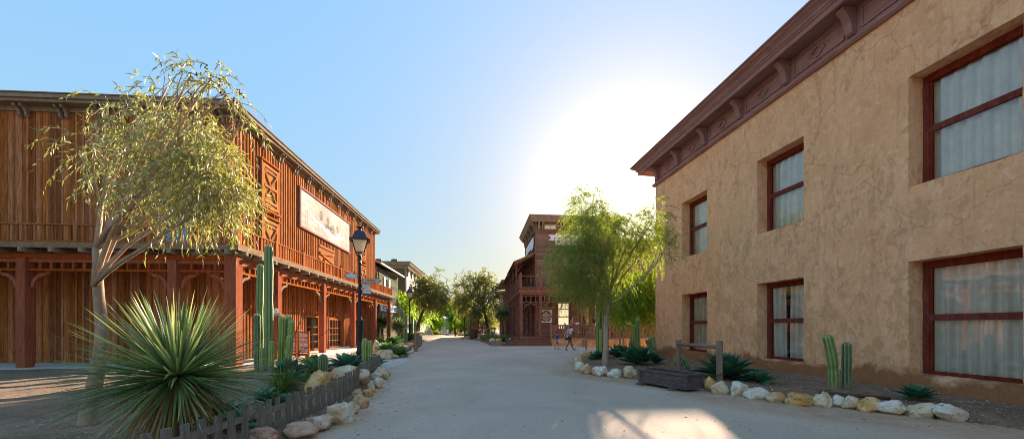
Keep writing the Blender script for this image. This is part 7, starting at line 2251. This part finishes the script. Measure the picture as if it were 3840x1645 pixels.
SK1 = skin('skin_brown', (0.22, 0.085, 0.04)); SK2 = skin('skin_tan', (0.50, 0.26, 0.17)); SK3 = skin('skin_warm', (0.4, 0.19, 0.11))
HB = plain('hair_brown', (0.13, 0.07, 0.04), .6, .2, 30); HK = plain('hair_black', (0.015, 0.01, 0.01), .5, .1, 30); HL = plain('hair_light', (0.30, 0.18, 0.11), .6, .25, 30)
WT = plain('white_shirt', (0.85, 0.85, 0.88), .85, .06, 4); GT = plain('grey_shirt', (0.25, 0.25, 0.26), .9, .06, 5); BT = plain('blue_jacket', (0.02, 0.07, 0.22), .8, .15, 5)
NV = plain('navy_shorts', (0.02, 0.024, 0.05), .85, .15, 9); BK = plain('black_cloth', (0.015, 0.015, 0.02), .85, .1, 5); BS = plain('patterned_shorts', (0.08, 0.12, 0.25), .85, .5, 30)
PK = plain('pink_bag', (0.55, 0.30, 0.34), .8, .1, 6); WS = plain('white_shoe', (0.7, 0.7, 0.72), .6, .05, 9); YB_ = plain('yellow_trim', (0.7, 0.65, 0.1), .7, .05, 5)


def ppos(u, v, z=0.0):
    g_ = G(u, v, z); return (g_.x, g_.y, z)


k_ = lambda v0, v1, y: (v1 - v0) / F * y
# woman in white T-shirt with pink backpack: feet at (1433,882)
b = ppos(1433.5, 881.5)
person('woman in white T-shirt and navy shorts with pink backpack walking right, holding a phone', b, 1.62, 0.35,
       dict(legl=(.42, .12), legr=(-.36, .18), footl=.12, footr=-.35, arml=(.25, .35, .3), armr=(.45, 1.15, .3), lean=.05, yaw=-.5), dict(skin=SK1, hair=HL, top=WT, bottom=NV, shoe=BK, sleeve=.5, short=.62, shoe_h=.02), 'people walking in front of the barber shop', 'puffy',
       pack=dict(mat=PK), held=dict(arm='r', name='phone', size=(.13, .07, .012), mat=M['white_paint'], label='white phone in the hand of the walking woman', cat='phone'))
b = ppos(1402, 878.5)
ch_ = person('small boy in blue jacket and patterned shorts walking right', b, 1.10, 0.15,
       dict(legl=(.25, .2), legr=(-.3, .25), footl=.0, footr=-.4, arml=(.5, .3, .3), armr=(.95, .1, .3), lean=.0, yaw=-.3, hs=1.28), dict(skin=SK3, hair=HK, top=BT, bottom=BS, shoe=BK, sleeve=1.5, short=.8, shoe_h=.035), 'people walking in front of the barber shop', 'short')
b = ppos(1426, 877)
person('woman in black, almost hidden behind the woman with the pink backpack, in white sneakers', (b[0], b[1], 0), 1.6, 0.05,
       dict(legl=(.55, .1), legr=(-.3, .3), footl=.35, footr=-.3, arml=(.2, .5, .2), armr=(-.55, .15, .5), lean=.04), dict(skin=SK2, hair=HB, top=BK, bottom=BK, shoe=WS, sleeve=.6, short=.6, shoe_h=.07), 'people walking in front of the barber shop', 'long')
yb = 30.6; x = (1436 - U0) / F * yb + .1
person('woman in grey T-shirt reading papers while walking along the raised porch', (x, 31.1, .70), 1.66, 0.1,
       dict(legl=(.3, .1), legr=(-.3, .2), footl=.0, footr=-.3, arml=(.35, 1.0, .2), armr=(.3, 1.1, .2), lean=.05, hx=.03), dict(skin=SK2, hair=HK, top=GT, bottom=NV, shoe=BK, sleeve=.5, short=1.5), None, 'long',
       held=dict(arm='r', name='papers', size=(.30, .22, .015), mat=M['white_paint'], label='white papers held open by the woman on the porch', cat='papers', rx=.5, dz=.03))
x = (1492 - U0) / F * 31.9
person('person in dark clothes standing by the dark doorway on the barber shop porch', (x, 31.5, .70), 1.72, 2.6,
       dict(legl=(.05, .05), legr=(-.05, .05), arml=(.1, .3, .1), armr=(.1, .5, .1), lean=.0), dict(skin=SK3, hair=HK, top=BK, bottom=BK, shoe=BK, sleeve=1.5, short=1.5), None, 'short')

p_, d_ = road_leaves()
lo_ = leaves('fallen_leaves', np.array(p_), np.array(d_), nr.uniform(.03, .07, len(p_)), nr.uniform(.004, .010, len(p_)), M['yucca_dry'], None, sag=0)
tag(lo_, 'dry fallen leaves drifted along both kerbs of the road', 'fallen leaves', kind='stuff')
